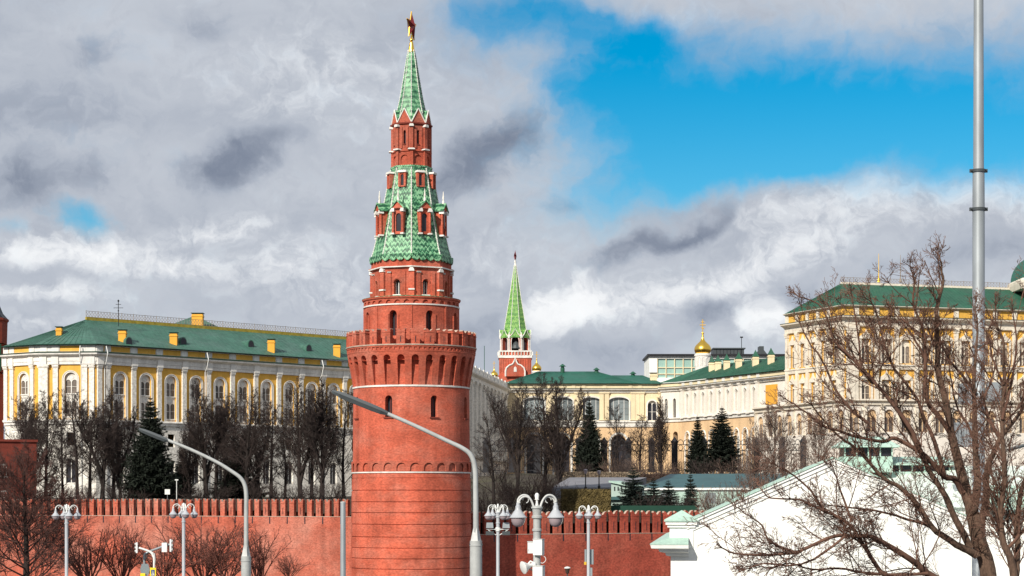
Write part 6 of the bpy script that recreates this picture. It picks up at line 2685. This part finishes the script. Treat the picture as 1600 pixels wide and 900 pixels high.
LA = [
    # trunk and its main forks (pixels of the limb, depth from - to, width from - to)
    ([(1556, 1240), (1552, 1060), (1548, 950), (1543, 889), (1530, 847), (1521, 806)], 70, 70, 18, 13.5),
    ([(1521, 806), (1514, 785), (1504, 745), (1493, 704), (1488, 681), (1479, 632), (1466, 583), (1465, 545), (1463, 494), (1467, 466), (1474, 440), (1471, 418), (1468, 402)], 70, 69, 12, 1.0),
    ([(1521, 806), (1527, 760), (1527, 741), (1523, 690), (1523, 636), (1521, 598), (1525, 547), (1527, 509), (1523, 478)], 70, 71.5, 9, 1.2),
    ([(1528, 840), (1540, 783), (1542, 738), (1551, 711), (1563, 685), (1581, 662), (1600, 636), (1625, 600)], 70, 68.5, 8, 2.2),
    # left limbs
    ([(1505, 770), (1491, 748), (1476, 745), (1455, 722), (1438, 707), (1400, 685), (1380, 690), (1337, 682), (1310, 673), (1283, 663), (1250, 637), (1228, 624)], 69.8, 66.5, 6.5, 1.0),
    ([(1516, 856), (1502, 828), (1491, 806), (1480, 780), (1470, 764), (1451, 734), (1438, 707), (1424, 680), (1405, 645), (1398, 622)], 69.6, 68, 7, 3.2),
    ([(1527, 868), (1512, 860), (1494, 851), (1475, 838), (1457, 825), (1438, 794), (1418, 772), (1400, 758), (1380, 747), (1347, 710), (1330, 695), (1317, 687), (1290, 660), (1268, 632)], 69.5, 67, 7.5, 1.2),
    ([(1457, 825), (1440, 817), (1423, 813), (1400, 806), (1363, 797), (1327, 793), (1300, 790)], 68.9, 67.5, 3.6, 1.2),
    ([(1438, 707), (1432, 690), (1420, 665), (1387, 621), (1371, 602), (1355, 584), (1331, 559), (1303, 531), (1293, 500), (1278, 475), (1247, 463)], 68.1, 66.5, 5.0, 1.0),
    ([(1365, 600), (1352, 585), (1346, 575), (1340, 515), (1334, 484), (1331, 462)], 67.6, 67.2, 2.8, .9),
    ([(1488, 681), (1470, 655), (1449, 627), (1446, 585), (1446, 547), (1443, 515), (1427, 474), (1429, 440), (1422, 416)], 69.7, 68.3, 5.5, 1.0),
    ([(1476, 745), (1460, 690), (1440, 645), (1432, 621), (1399, 578), (1383, 543), (1368, 484), (1356, 468)], 69.3, 68, 4.6, 1.0),
    ([(1447, 590), (1446, 562), (1432, 535), (1418, 515), (1404, 498), (1393, 484)], 69.2, 68.8, 2.8, .9),
    ([(1525, 612), (1511, 596), (1486, 565), (1470, 534), (1462, 505)], 71, 70.4, 3.6, 1.0),
    ([(1355, 660), (1330, 640), (1306, 609), (1284, 562), (1262, 531), (1250, 505)], 67.3, 66.6, 3.0, .9),
    ([(1563, 685), (1553, 668), (1544, 651), (1538, 624), (1545, 605), (1551, 590), (1556, 560)], 69.3, 70, 4.2, 1.0),
    ([(1523, 690), (1510, 660), (1497, 640), (1487, 600), (1482, 560)], 70.8, 71.5, 3.0, 1.0),
    # low limbs sweeping out near the bottom of the frame
    ([(1552, 1000), (1520, 955), (1480, 915), (1449, 896), (1436, 884), (1423, 874), (1400, 860), (1380, 848), (1360, 838), (1335, 838), (1310, 837), (1280, 847), (1243, 863), (1193, 867), (1150, 865), (1128, 856)], 70, 65.5, 8.5, 1.2),
    ([(1480, 930), (1440, 915), (1400, 905), (1380, 897), (1366, 878), (1350, 853), (1340, 836), (1330, 823), (1310, 808), (1287, 797), (1277, 782), (1262, 762), (1240, 743), (1214, 728)], 68.8, 66, 5.5, 1.2),
    ([(1331, 815), (1317, 777), (1307, 747), (1300, 728)], 67, 66.8, 2.6, .9),
    ([(1287, 797), (1262, 786), (1240, 780), (1205, 778), (1190, 766)], 66.4, 66, 2.6, .9),
    ([(1243, 863), (1215, 852), (1200, 843), (1190, 820), (1170, 806), (1150, 792)], 66, 65.4, 2.4, .9),
    ([(1320, 838), (1290, 862), (1262, 878), (1230, 884), (1195, 880), (1165, 890)], 66.8, 66, 2.6, .9),
    ([(1449, 896), (1410, 898), (1350, 895), (1310, 888), (1270, 890), (1235, 880), (1205, 888)], 68.6, 66.6, 3.4, 1.0),
]
near_tree('bare_tree', LA, (0, 1, 2, 3, 5, 6), 'large many limbed bare tree filling the lower right before the white gable', 1556, 7, 2.2, (1.1, 2.6))
LB = [
    ([(1594, 1240), (1590, 1000), (1583, 889), (1574, 862), (1566, 840), (1563, 794), (1570, 749), (1568, 704), (1566, 643), (1569, 600), (1568, 560), (1567, 530), (1558, 509), (1555, 484)], 67, 66, 8.5, 1.2),
    ([(1586, 905), (1589, 881), (1590, 850), (1589, 825), (1595, 772), (1602, 749), (1612, 700), (1625, 640)], 67, 67.4, 6.5, 3.5),
    ([(1565, 800), (1555, 776), (1545, 762), (1535, 750)], 66.9, 66.4, 3.0, 1.2),
    ([(1566, 655), (1578, 610), (1585, 570), (1588, 530), (1583, 490)], 66.3, 66, 3.2, 1.0),
    ([(1572, 860), (1590, 840), (1610, 815), (1640, 780)], 66.9, 66, 3.6, 2.0),
    ([(1568, 600), (1556, 575), (1547, 545), (1544, 515)], 66.2, 65.8, 2.4, .9),
]
near_tree('bare_tree', LB, (0, 1), 'slimmer bare tree at the right edge beside the many limbed tree', 1594, 9, 2.2, (1.1, 2.4))

# trees whose tops show behind the gable
G_P = 'bare tree tops behind the white gable'
for px, Y, yt_, rt, wd, lab in ((1222, 150, 640, .4, .62, 'sunlit bare treetop spreading behind the left slope of the white gable'),
                                (1176, 156, 676, 2.0, .55, 'low bare treetop behind the foot of the white gable slope'),
                                (1268, 160, 655, 3.1, .6, 'bare treetop behind the apex of the white gable')):
    x = (px - CX) / F * Y
    H = Z(yt_, Y)
    s = H / 13.2
    if 'gable' not in made:
        tb, cb = bare_tree(555, 13.5, .2, 5.2, first=.42, limbs=34, elev=(10, 50), dens=1.1, rmin=.011)
        made['gable'] = tree_thing('bare_tree', tb, cb, M['dryshrub'], M['dryshrub'], lab, 'tree', (x, Y, 0), G_P, rt, (s * wd, s * wd, s))
    else:
        copy_tree(made['gable'], (x, Y, 0), rt, (s * wd, s * wd, s), lab)

# ------------------------------------------------------------------ curved arm street lamps


def arm_lamp(px, Y, arm, head, y_sleeve, y_cone, w_sleeve, label, flip=1):
    k = Y / F
    x = XY(px, Y)[0]
    t = thing('arm_lamp', (x, Y, 0), label, 'street lamp', 'curved arm street lamps')
    z = lambda py: Z(py, Y)
    q = MB()
    q.lathe([(w_sleeve * k * .56, 0), (w_sleeve * k * .5, z(y_sleeve + 14)), (w_sleeve * k * .5, z(y_sleeve))], 16, (x, Y))
    q.lathe([(w_sleeve * k * .54, z(y_sleeve + 8)), (w_sleeve * k * .54, z(y_sleeve + 6.5))], 16, (x, Y))
    sl_ = ob('sleeve', q, M['armgrey'], t, smooth=30)
    q = MB()
    q.tube([(x - .55 * w_sleeve * k, Y - .05, z(y_sleeve + 6)), (x + .55 * w_sleeve * k, Y - .05, z(y_sleeve + 6))], .03, 6)
    ob('sleeve_bolt', q, M['lampgrey'], sl_)
    q = MB()
    q.lathe([(w_sleeve * k * .46, z(y_sleeve)), (w_sleeve * k * .18, z(y_cone))], 4, (x, Y), R(20))
    ob('cone', q, M['greypaint'], t)
    q = MB()
    pts = [P(px, y_sleeve, Y)] + [P(a, b_, Y) for a, b_ in arm]
    pts = smooth_path(pts, 4)
    r0 = w_sleeve * k * .24
    q.tube(pts, [r0 * (1 - .35 * i / (len(pts) - 1)) for i in range(len(pts))], 10)
    ob('pole', q, M['armgrey'], t, smooth=50)
    a, c_ = P(*head[0], Y), P(*head[1], Y)
    d = (c_ - a)
    L = d.length
    d.normalize()
    up = Vector((-d.z, 0, d.x)) * (1 if d.x > 0 else -1)
    n = 10
    q = MB()
    q2 = MB()
    prof = [(0, .35, .55), (.06, .55, .7), (.12, .8, .9), (.3, 1, 1), (.6, 1, 1), (.85, .9, .85), (.96, .6, .6), (1, .25, .3)]
    wv, hv = .18, .095
    rows, rows2 = [], []
    for s, fw_, fh_ in prof:
        c0 = a + d * (L * s)
        rows.append([c0 + Vector((0, -wv * fw_, 0)), c0 + Vector((0, -wv * .6 * fw_, 0)) + up * hv * fh_, c0 + Vector((0, wv * .6 * fw_, 0)) + up * hv * fh_, c0 + Vector((0, wv * fw_, 0))])
        rows2.append([c0 + Vector((0, -wv * fw_ * .97, 0)) - up * .004, c0 + Vector((0, -wv * .8 * fw_, 0)) - up * hv * 1.25 * fh_, c0 + Vector((0, wv * .8 * fw_, 0)) - up * hv * 1.25 * fh_, c0 + Vector((0, wv * fw_ * .97, 0)) - up * .004])
    for rr, qq in ((rows, q), (rows2, q2)):
        m = len(rr[0])
        v = [p for r_ in rr for p in r_]
        fcs = [(i * m + j, i * m + j + 1, (i + 1) * m + j + 1, (i + 1) * m + j) for i in range(len(rr) - 1) for j in range(m - 1)]
        fcs += [tuple(range(m)), tuple(range((len(rr) - 1) * m, len(rr) * m)), ]
        fcs += [(i * m, (i + 1) * m, (i + 1) * m + m - 1, i * m + m - 1) for i in range(len(rr) - 1)]
        qq.add(v, fcs)
    hd = ob('lamp_head', q, M['headgrey'], t, smooth=50)
    ob('lamp_underside', q2, M['lampgrey'], hd)
    return t


arm_lamp(743.7, 60, [(743.6, 820), (743.2, 770), (742, 731), (735.5, 711), (722, 700), (700, 689.5), (646.7, 664.4), (600, 644)], ((606, 646), (519, 611)), 845, 820, 19,
         'nearer grey arm lamp whose head crosses the round tower')
arm_lamp(384.5, 92, [(384.6, 848), (384.7, 800), (384.7, 772.9), (382, 757), (375, 746), (362, 736.5), (338, 721.6), (297, 702), (260, 687)], ((264, 689), (217, 670)), 869, 848, 15.5,
         'farther grey arm lamp in front of the sunlit wall and bare trees')
arm_lamp(1690, 122, [(1690, 800), (1690, 776), (1688, 762), (1680, 752), (1668, 744), (1650, 733), (1620, 718), (1602, 702)], ((1606, 694), (1573, 703)), 838, 822, 12,
         'tip of a white arm lamp reaching in at the right edge')

# ------------------------------------------------------------------ ornate lantern posts


def bell(q, qg, c, r, h):
    x, y, z = c
    q.lathe([(r * .10, z + h * .62), (r * .22, z + h * .60), (r * .25, z + h * .48), (r * .34, z + h * .45), (r * .34, z + h * .32), (r * .42, z + h * .27), (r * .72, z + h * .12), (r * .94, z + .0), (r * 1.08, z - h * .035), (r * 1.08, z - h * .065), (r * .8, z - h * .06)], 20, (x, y))
    qg.lathe([(r * .92, z - h * .06), (r * .86, z - h * .22), (r * .66, z - h * .37), (r * .34, z - h * .46), (.004, z - h * .48)], 16, (x, y), cap=False)


def ornate_lamp(loc, top, arms, reach, br, bh, post_r, label, phase, double=False):
    t = thing('lantern_post', (loc[0], loc[1], 0), label, 'street lamp', 'ornate white lantern posts')
    x, y = loc
    s = reach / .83
    za = top - .78 * s                       # where the arms leave the post
    q = MB()
    q.lathe([(post_r * 2.2, 0), (post_r * 2.2, .6), (post_r * 1.4, .9), (post_r * 1.1, 3.2), (post_r * 1.5, 3.3), (post_r * 1.5, 3.45), (post_r, 3.55),
             (post_r, za - .75), (post_r * 1.25, za - .73), (post_r * 1.25, za - .66), (post_r, za - .64), (post_r, za - .30),
             (post_r * 1.4, za - .27), (post_r * 1.4, za - .2), (post_r * 1.1, za - .17), (post_r * 1.25, za + .05), (post_r * 1.55, za + .08), (post_r * 1.5, za + .13), (post_r * .6, za + .18)], 18, (x, y))
    ob('post', q, M['armgrey'] if double else M['bellgrey'], t, smooth=35)
    q = MB()
    q.lathe([(post_r * .55, za + .1), (post_r * .3, za + .35 * s), (post_r * .3, top - .32 * s), (post_r * .6, top - .30 * s), (post_r * .45, top - .25 * s), (post_r * .62, top - .12 * s), (post_r * .4, top - .03 * s), (.01, top)], 12, (x, y))
    ob('finial', q, M['whitepaint'], t, smooth=50)
    for k in range(arms):
        a = phase + 2 * math.pi * k / arms
        u = Vector((math.cos(a), math.sin(a), 0))
        side = Vector((-u.y, u.x, 0))
        q = MB()
        curve = [(.10, -.05), (.17, .22), (.27, .48), (.42, .65), (.60, .68), (.75, .60), (.84, .46), (.83, .36)]
        for o_ in ((-.05, .05) if double else (0,)):
            pts = [Vector((x, y, za)) + u * (r_ * s * (1 if o_ <= 0 else .93)) + side * o_ + Vector((0, 0, h_ * s * (1 if o_ <= 0 else .9))) for r_, h_ in curve]
            q.tube(smooth_path(pts, 3), .030 * (1.2 if double else 1.2), 8)
        # scroll inside the arm
        pts = [Vector((x, y, za)) + u * ((.50 + .13 * math.cos(th)) * s) + Vector((0, 0, (.46 + .13 * math.sin(th)) * s)) for th in [i * .45 for i in range(11)]]
        q.tube(pts, .018, 6)
        e = Vector((x, y, za)) + u * (.83 * s) + Vector((0, 0, .36 * s))
        q.lathe([(.03, e.z + .06), (.055, e.z + .03), (.055, e.z - .02), (.025, e.z - .06)], 10, (e.x, e.y))
        ob('arm', q, M['greypaint'] if double else M['whitepaint'], t, smooth=50)
        q, qg = MB(), MB()
        bz = e.z - bh * .62
        bell(q, qg, (e.x, e.y, bz), br, bh)
        b_ = ob('lamp_shade', q, M['bellgrey'], t, smooth=40)
        ob('lamp_glass', qg, M['lampglass'], b_, smooth=60)
    return t


YL = 150
ornate_lamp(XY(104, YL), Z(787.5, YL), 4, .83, .30, .72, .13, 'white ornate lantern post with four lamps before the wall at the far left', R(26))
ornate_lamp(XY(287, YL), Z(785.5, YL), 4, .80, .30, .72, .13, 'white ornate lantern post with four lamps between traffic lights and left arm lamp', R(20))
ornate_lamp(XY(778, YL), Z(787, YL), 4, .83, .31, .74, .13, 'white ornate lantern post carrying two floodlights just right of the round tower', R(30))
ornate_lamp(XY(919.5, YL), Z(789, YL), 4, .70, .29, .68, .125, 'white ornate lantern post with a sign back in front of the right wall', R(3))
YN = 70
ornate_lamp(XY(839, YN), Z(770, YN), 2, .67, .285, .80, .135, 'nearest ornate lantern post with two big lamps and equipment boxes', R(4), True)

# floodlights on the post right of the tower
zz_ = lambda py: Z(py, YL)
xl = XY(778, YL)[0]
t = thing('floodlight_bracket', (xl, YL - .2, zz_(829)), 'white bracket carrying two floodlights on the lantern post right of the tower', 'bracket')
q = MB()
q.fbox(Fr((xl, YL - .15), 0), -.85, .85, zz_(827.5), zz_(826.3), -.05, .05)
for s_ in (-1, 1):
    q.tube([(xl + s_ * .75, YL - .15, zz_(828)), (xl + s_ * .12, YL - .15, zz_(836))], .03, 5)
q.lathe([(.19, zz_(830)), (.19, zz_(824))], 12, (xl, YL))
ob('crossbar', q, M['whitepaint'], t)
for s_, lab in ((-1, 'left'), (1, 'right')):
    xf = xl + s_ * .62
    t = thing('floodlight', (xf, YL - .15, zz_(826)), 'grey floodlight on the %s end of the bracket under the four lamp post' % lab, 'floodlight', 'floodlights on the lantern post')
    q = MB()
    q.prism([(-.28, zz_(825)), (.28, zz_(825)), (.24, zz_(816.5)), (-.24, zz_(816.5))], Fr((xf, YL - .25), 0), -.2, .1)
    ob('casing', q, M['steel'], t)
    q = MB()
    q.box(xf - .3, xf + .3, YL - .36, YL - .1, zz_(836), zz_(830))
    ob('ballast_box', q, M['lampgrey'], t)
# sign seen from behind
xs_ = XY(921, YL)[0]
t = thing('traffic_sign', (xs_, YL + .2, zz_(882)), 'grey back of a rectangular traffic sign on the right lantern post', 'sign')
q = MB()
q.fbox(Fr((xs_, YL + .17), 0), -.36, .33, zz_(882), zz_(858.5), -.05, 0)
for s_ in (-.3, .24):
    q.fbox(Fr((xs_, YL + .17), 0), s_, s_ + .06, zz_(882), zz_(858.5), 0, .04)
ob('panel', q, M['signgrey'], t)
q = MB()
q.fbox(Fr((XY(914.5, YL)[0], YL + .1), 0), -.09, .09, zz_(882.5), zz_(878), -.05, .06)
ob('clip', q, M['goldpaint'], t)
q = MB()
q.fbox(Fr((xs_, YL - .02), 0), -.10, .22, zz_(900), zz_(887), -.05, 0)
ob('lower_plate', q, M['signgrey'], t)

# boxes and loudspeaker on the nearest post
nz = lambda py: Z(py, YN)
nx_ = lambda px: XY(px, YN)[0]
GE = 'equipment on the nearest lantern post'
for x0, x1, y0, y1, d0, d1, lab in ((824, 833.5, 847, 864.5, -.10, .18, 'small white equipment box on the left of the nearest lantern post'),
                                    (837.5, 854, 843, 867, -.34, -.12, 'large white equipment box on the front of the nearest lantern post'),
                                    (837, 855, 884.5, 912, -.36, -.12, 'lower white equipment box on the nearest lantern post, cut by the frame')):
    t = thing('equipment_box', (nx_(x0), YN, nz(y1)), lab, 'box', GE)
    q = MB()
    a, c_, z0, z1 = nx_(x0), nx_(x1), nz(y1), nz(y0)
    cx_ = (a + c_) / 2
    fb_ = Fr((cx_, YN), R(-24) if x0 > 830 else 0)
    h = (c_ - a) / 2 * .92
    q.fbox(fb_, -h, h, z0, z1, -d1, -d0)
    ob('casing', q, M['whitepaint'], t)
    q = MB()
    q.fbox(fb_, -h - .012, h + .012, z1, z1 + .03, -d1 - .01, -d0 + .015)
    q.fbox(fb_, -h * .8, -h * .74, z0 + .08, z0 + .16, -d0, -d0 + .02)
    ob('lid', q, M['greypaint'], t)
t = thing('horn_loudspeaker', (nx_(820), YN, nz(890)), 'round white horn loudspeaker on the left of the nearest lantern post', 'loudspeaker', GE)
q = MB()
ax0, ax1 = Vector((nx_(834), YN - .14, nz(882))), Vector((nx_(817.5), YN - .34, nz(886.5)))
q.tube([ax0, ax0.lerp(ax1, .3), ax0.lerp(ax1, .55), ax0.lerp(ax1, .8), ax1, ax1 + (ax1 - ax0) * .02], [.06, .075, .10, .19, .235, .22], 18)
ob('horn', q, M['whitepaint'], t, smooth=50)
q = MB()
q.tube([ax0 + Vector((.03, 0, .05)), ax0 + Vector((-.12, -.03, .12)), ax0 + Vector((-.2, -.06, .02))], .035, 8)
q.ball(ax0, .1, 12, 8)
ob('driver', q, M['whitepaint'], t, smooth=60)
q = MB()
q.tube([(nx_(839), YN, nz(889)), (nx_(832), YN - .1, nz(891)), (nx_(826), YN - .18, nz(888))], .022, 6)
ob('bracket', q, M['greypaint'], t)
t = thing('cable_loop', (nx_(848), YN, nz(878)), 'thin white cable loop between the two boxes of the nearest lantern post', 'cable')
q = MB()
q.tube(smooth_path([P(847, 868, YN - .25), P(852, 871, YN - .25), P(852.5, 876, YN - .25), P(848, 880, YN - .25), P(845, 879, YN - .25)], 3), .012, 6)
ob('cable', q, M['whitepaint'], t)
# small park lantern
Ys = 150
xk = XY(886.5, Ys)[0]
t = thing('park_lantern', (xk, Ys, 0), 'small brown lantern with white cap in front of the right wall', 'lantern')
q = MB()
q.lathe([(.10, 0), (.06, .5), (.05, Z(896, Ys)), (.16, Z(895.5, Ys))], 10, (xk, Ys))
ob('post', q, M['lampgrey'], t)
q = MB()
q.lathe([(.12, Z(896, Ys)), (.19, Z(889, Ys)), (.19, Z(888, Ys))], 12, (xk, Ys))
ob('lantern_glass', q, M['hedgedark'], t)
q = MB()
q.lathe([(.24, Z(888.2, Ys)), (.25, Z(887, Ys)), (.13, Z(885.6, Ys)), (.02, Z(885.2, Ys))], 16, (xk, Ys))
ob('cap', q, M['whitepaint'], t)

# cut off pole beside the tower
Yc = 95
xk = XY(536, Yc)[0]
t = thing('steel_pole', (xk, Yc, 0), 'plain pale steel pole with flat top just left of the round tower', 'pole')
q = MB()
q.lathe([(.16, 0), (.135, Z(900, Yc)), (.125, Z(785, Yc))], 18, (xk, Yc))
ob('shaft', q, M['steel'], t, smooth=30)
q = MB()
q.lathe([(.13, Z(785.2, Yc)), (.13, Z(784.2, Yc)), (.02, Z(783.4, Yc))], 18, (xk, Yc))
ob('cap', q, M['greypaint'], t)

# ------------------------------------------------------------------ traffic lights and signs before the left wall
Yt = 112
T_ = lambda px, py, dy=0: P(px, py, Yt + dy)


def signal_head(px, py0, py1, w, yaw, label, vis=True):
    a = T_(px, py1)
    h = Z(py0, Yt) - a.z
    t = thing('traffic_light', (a.x, Yt, a.z), label, 'traffic light', 'traffic lights before the left wall')
    fh = Fr((a.x, Yt), yaw)
    q = MB()
    q.fbox(fh, -w / 2, w / 2, a.z, a.z + h, -.04, .05)
    ob('housing', q, M['whitepaint'], t)
    for k in range(3):
        q = MB()
        zc = a.z + h * (k + .5) / 3
        q.tube([fh.p(0, zc, .05), fh.p(0, zc, .12)], w * .42, 12, cap=False)
        hd_ = ob('visor', q, M['greypaint'], t)
        q = MB()
        q.tube([fh.p(0, zc, .04), fh.p(0, zc, .065)], w * .38, 12)
        ob('lens', q, M['lampgrey'], hd_)
    return t


signal_head(214, 847.5, 864, .17, R(-88), 'traffic light seen edge on at the tip of the left arm')
signal_head(257, 848, 862.5, .30, R(172), 'traffic light seen from behind, inner one on the right arm')
signal_head(267, 842.5, 862, .19, R(80), 'traffic light seen side on at the tip of the right arm')
t = thing('signal_mast', (T_(240.5, 0).x, Yt, 0), 'thin white signal mast whose curved arm reaches left before the wall', 'mast', 'signal masts before the left wall')
q = MB()
q.tube(smooth_path([Vector((T_(241, 0).x, Yt, 0)), T_(240.8, 884), T_(240.5, 874), T_(238, 866), T_(233, 861.5), T_(225, 858.5), T_(217, 856)], 3), .06, 8)
ob('shaft', q, M['whitepaint'], t, smooth=50)
q = MB()
q.tube(smooth_path([T_(241.3, 884), T_(242, 872), T_(239, 864), T_(230, 860)], 3), .035, 6)
ob('brace', q, M['whitepaint'], t, smooth=50)
t = thing('signal_mast', (T_(225, 0).x, Yt + .6, 0), 'thin grey signal mast whose arm reaches right before the wall', 'mast', 'signal masts before the left wall')
q = MB()
q.tube(smooth_path([Vector((T_(225.5, 0, .6).x, Yt + .6, 0)), T_(225.5, 890, .6), T_(225.6, 870, .6), T_(227.5, 865, .6), T_(234, 861.5, .6), T_(245, 857.5, .4), T_(257, 853, .2), T_(266, 850.5, .1)], 3), .065, 8)
ob('shaft', q, M['steel'], t, smooth=50)
q = MB()
q.tube([T_(226.2, 878, .6), T_(231, 864.5, .5)], .03, 6)
ob('brace', q, M['lampgrey'], t)
# pedestrian crossing sign: yellow field, blue square, white triangle with a walking figure
a = T_(234.3, 903, -.25)
x1 = T_(243.6, 0, -.25).x
t = thing('crossing_sign', (a.x, Yt - .25, a.z), 'yellow edged blue pedestrian crossing sign under the left signal mast', 'sign')
fs_ = Fr((a.x, Yt - .25), 0.0)
wS = x1 - a.x
hS = Z(887, Yt - .25) - a.z
q = MB()
q.fbox(fs_, 0, wS, a.z, a.z + hS, -.04, 0)
ob('yellow_board', q, M['signyellow'], t)
q = MB()
q.fbox(fs_, wS * .2, wS * .8, a.z + hS * .2, a.z + hS * .8, 0, .006)
ob('blue_field', q, M['signblue'], t)
q = MB()
q.prism([(wS * .26, a.z + hS * .25), (wS * .74, a.z + hS * .25), (wS * .5, a.z + hS * .75)], fs_, .006, .01)
ob('white_triangle', q, M['whitepaint'], t)
q = MB()
for p0, p1 in (((.5, .52), (.48, .40)), ((.48, .40), (.43, .29)), ((.48, .40), (.54, .29)), ((.49, .50), (.44, .43)), ((.49, .50), (.55, .44))):
    q.tube([fs_.p(wS * p0[0], a.z + hS * p0[1], .012), fs_.p(wS * p1[0], a.z + hS * p1[1], .012)], .012, 5)
q.tube([fs_.p(wS * .505, a.z + hS * .575, .008), fs_.p(wS * .505, a.z + hS * .575, .016)], .022, 8)
ob('walking_figure', q, M['iron'], t)
# two plates seen from the side
p = T_(226.5, 890, .4)
t = thing('traffic_sign', p, 'grey blue back of a small road sign on the grey signal mast', 'sign')
q = MB()
q.prism([(-.18, p.z - .35), (.18, p.z - .35), (.27, p.z), (.18, p.z + .33), (-.18, p.z + .33), (-.27, p.z)], Fr((p.x, p.y), R(20)), -.02, .02)
ob('panel', q, M['signgrey'], t)
p = T_(223, 901, .3)
t = thing('traffic_sign', p, 'top of a small yellow plate beside the grey signal mast, cut by the frame', 'sign')
q = MB()
q.fbox(Fr((p.x, p.y), 0), -.14, .14, p.z - .1, p.z + .19, -.03, 0)
ob('panel', q, M['signyellow'], t)

# little white hut sign, thin pole and bits between the trunks behind the wall
p = P(261.5, 772, 244)
t = thing('notice_board', p, 'small white notice board between the trunks behind the sunlit wall', 'board')
q = MB()
q.fbox(Fr((p.x, p.y), 0), -.32, .32, p.z - .05, p.z + .6, -.03, 0)
ob('panel', q, M['whitepaint'], t)
q = MB()
q.tube([(p.x, p.y + .05, p.z - 1.5), (p.x, p.y + .05, p.z + .3)], .03, 5)
ob('post', q, M['steel'], t)
p = P(276, 782, 238)
t = thing('camera_pole', p, 'thin white pole with short crossbar behind the sunlit wall', 'pole')
q = MB()
q.tube([(p.x, p.y, p.z - 1.0), (p.x, p.y, p.z + 2.5)], .05, 6)
ob('shaft', q, M['whitepaint'], t)
q = MB()
q.box(p.x - .2, p.x + .2, p.y - .08, p.y + .08, p.z + 2.42, p.z + 2.56)
ob('crossbar', q, M['whitepaint'], t)
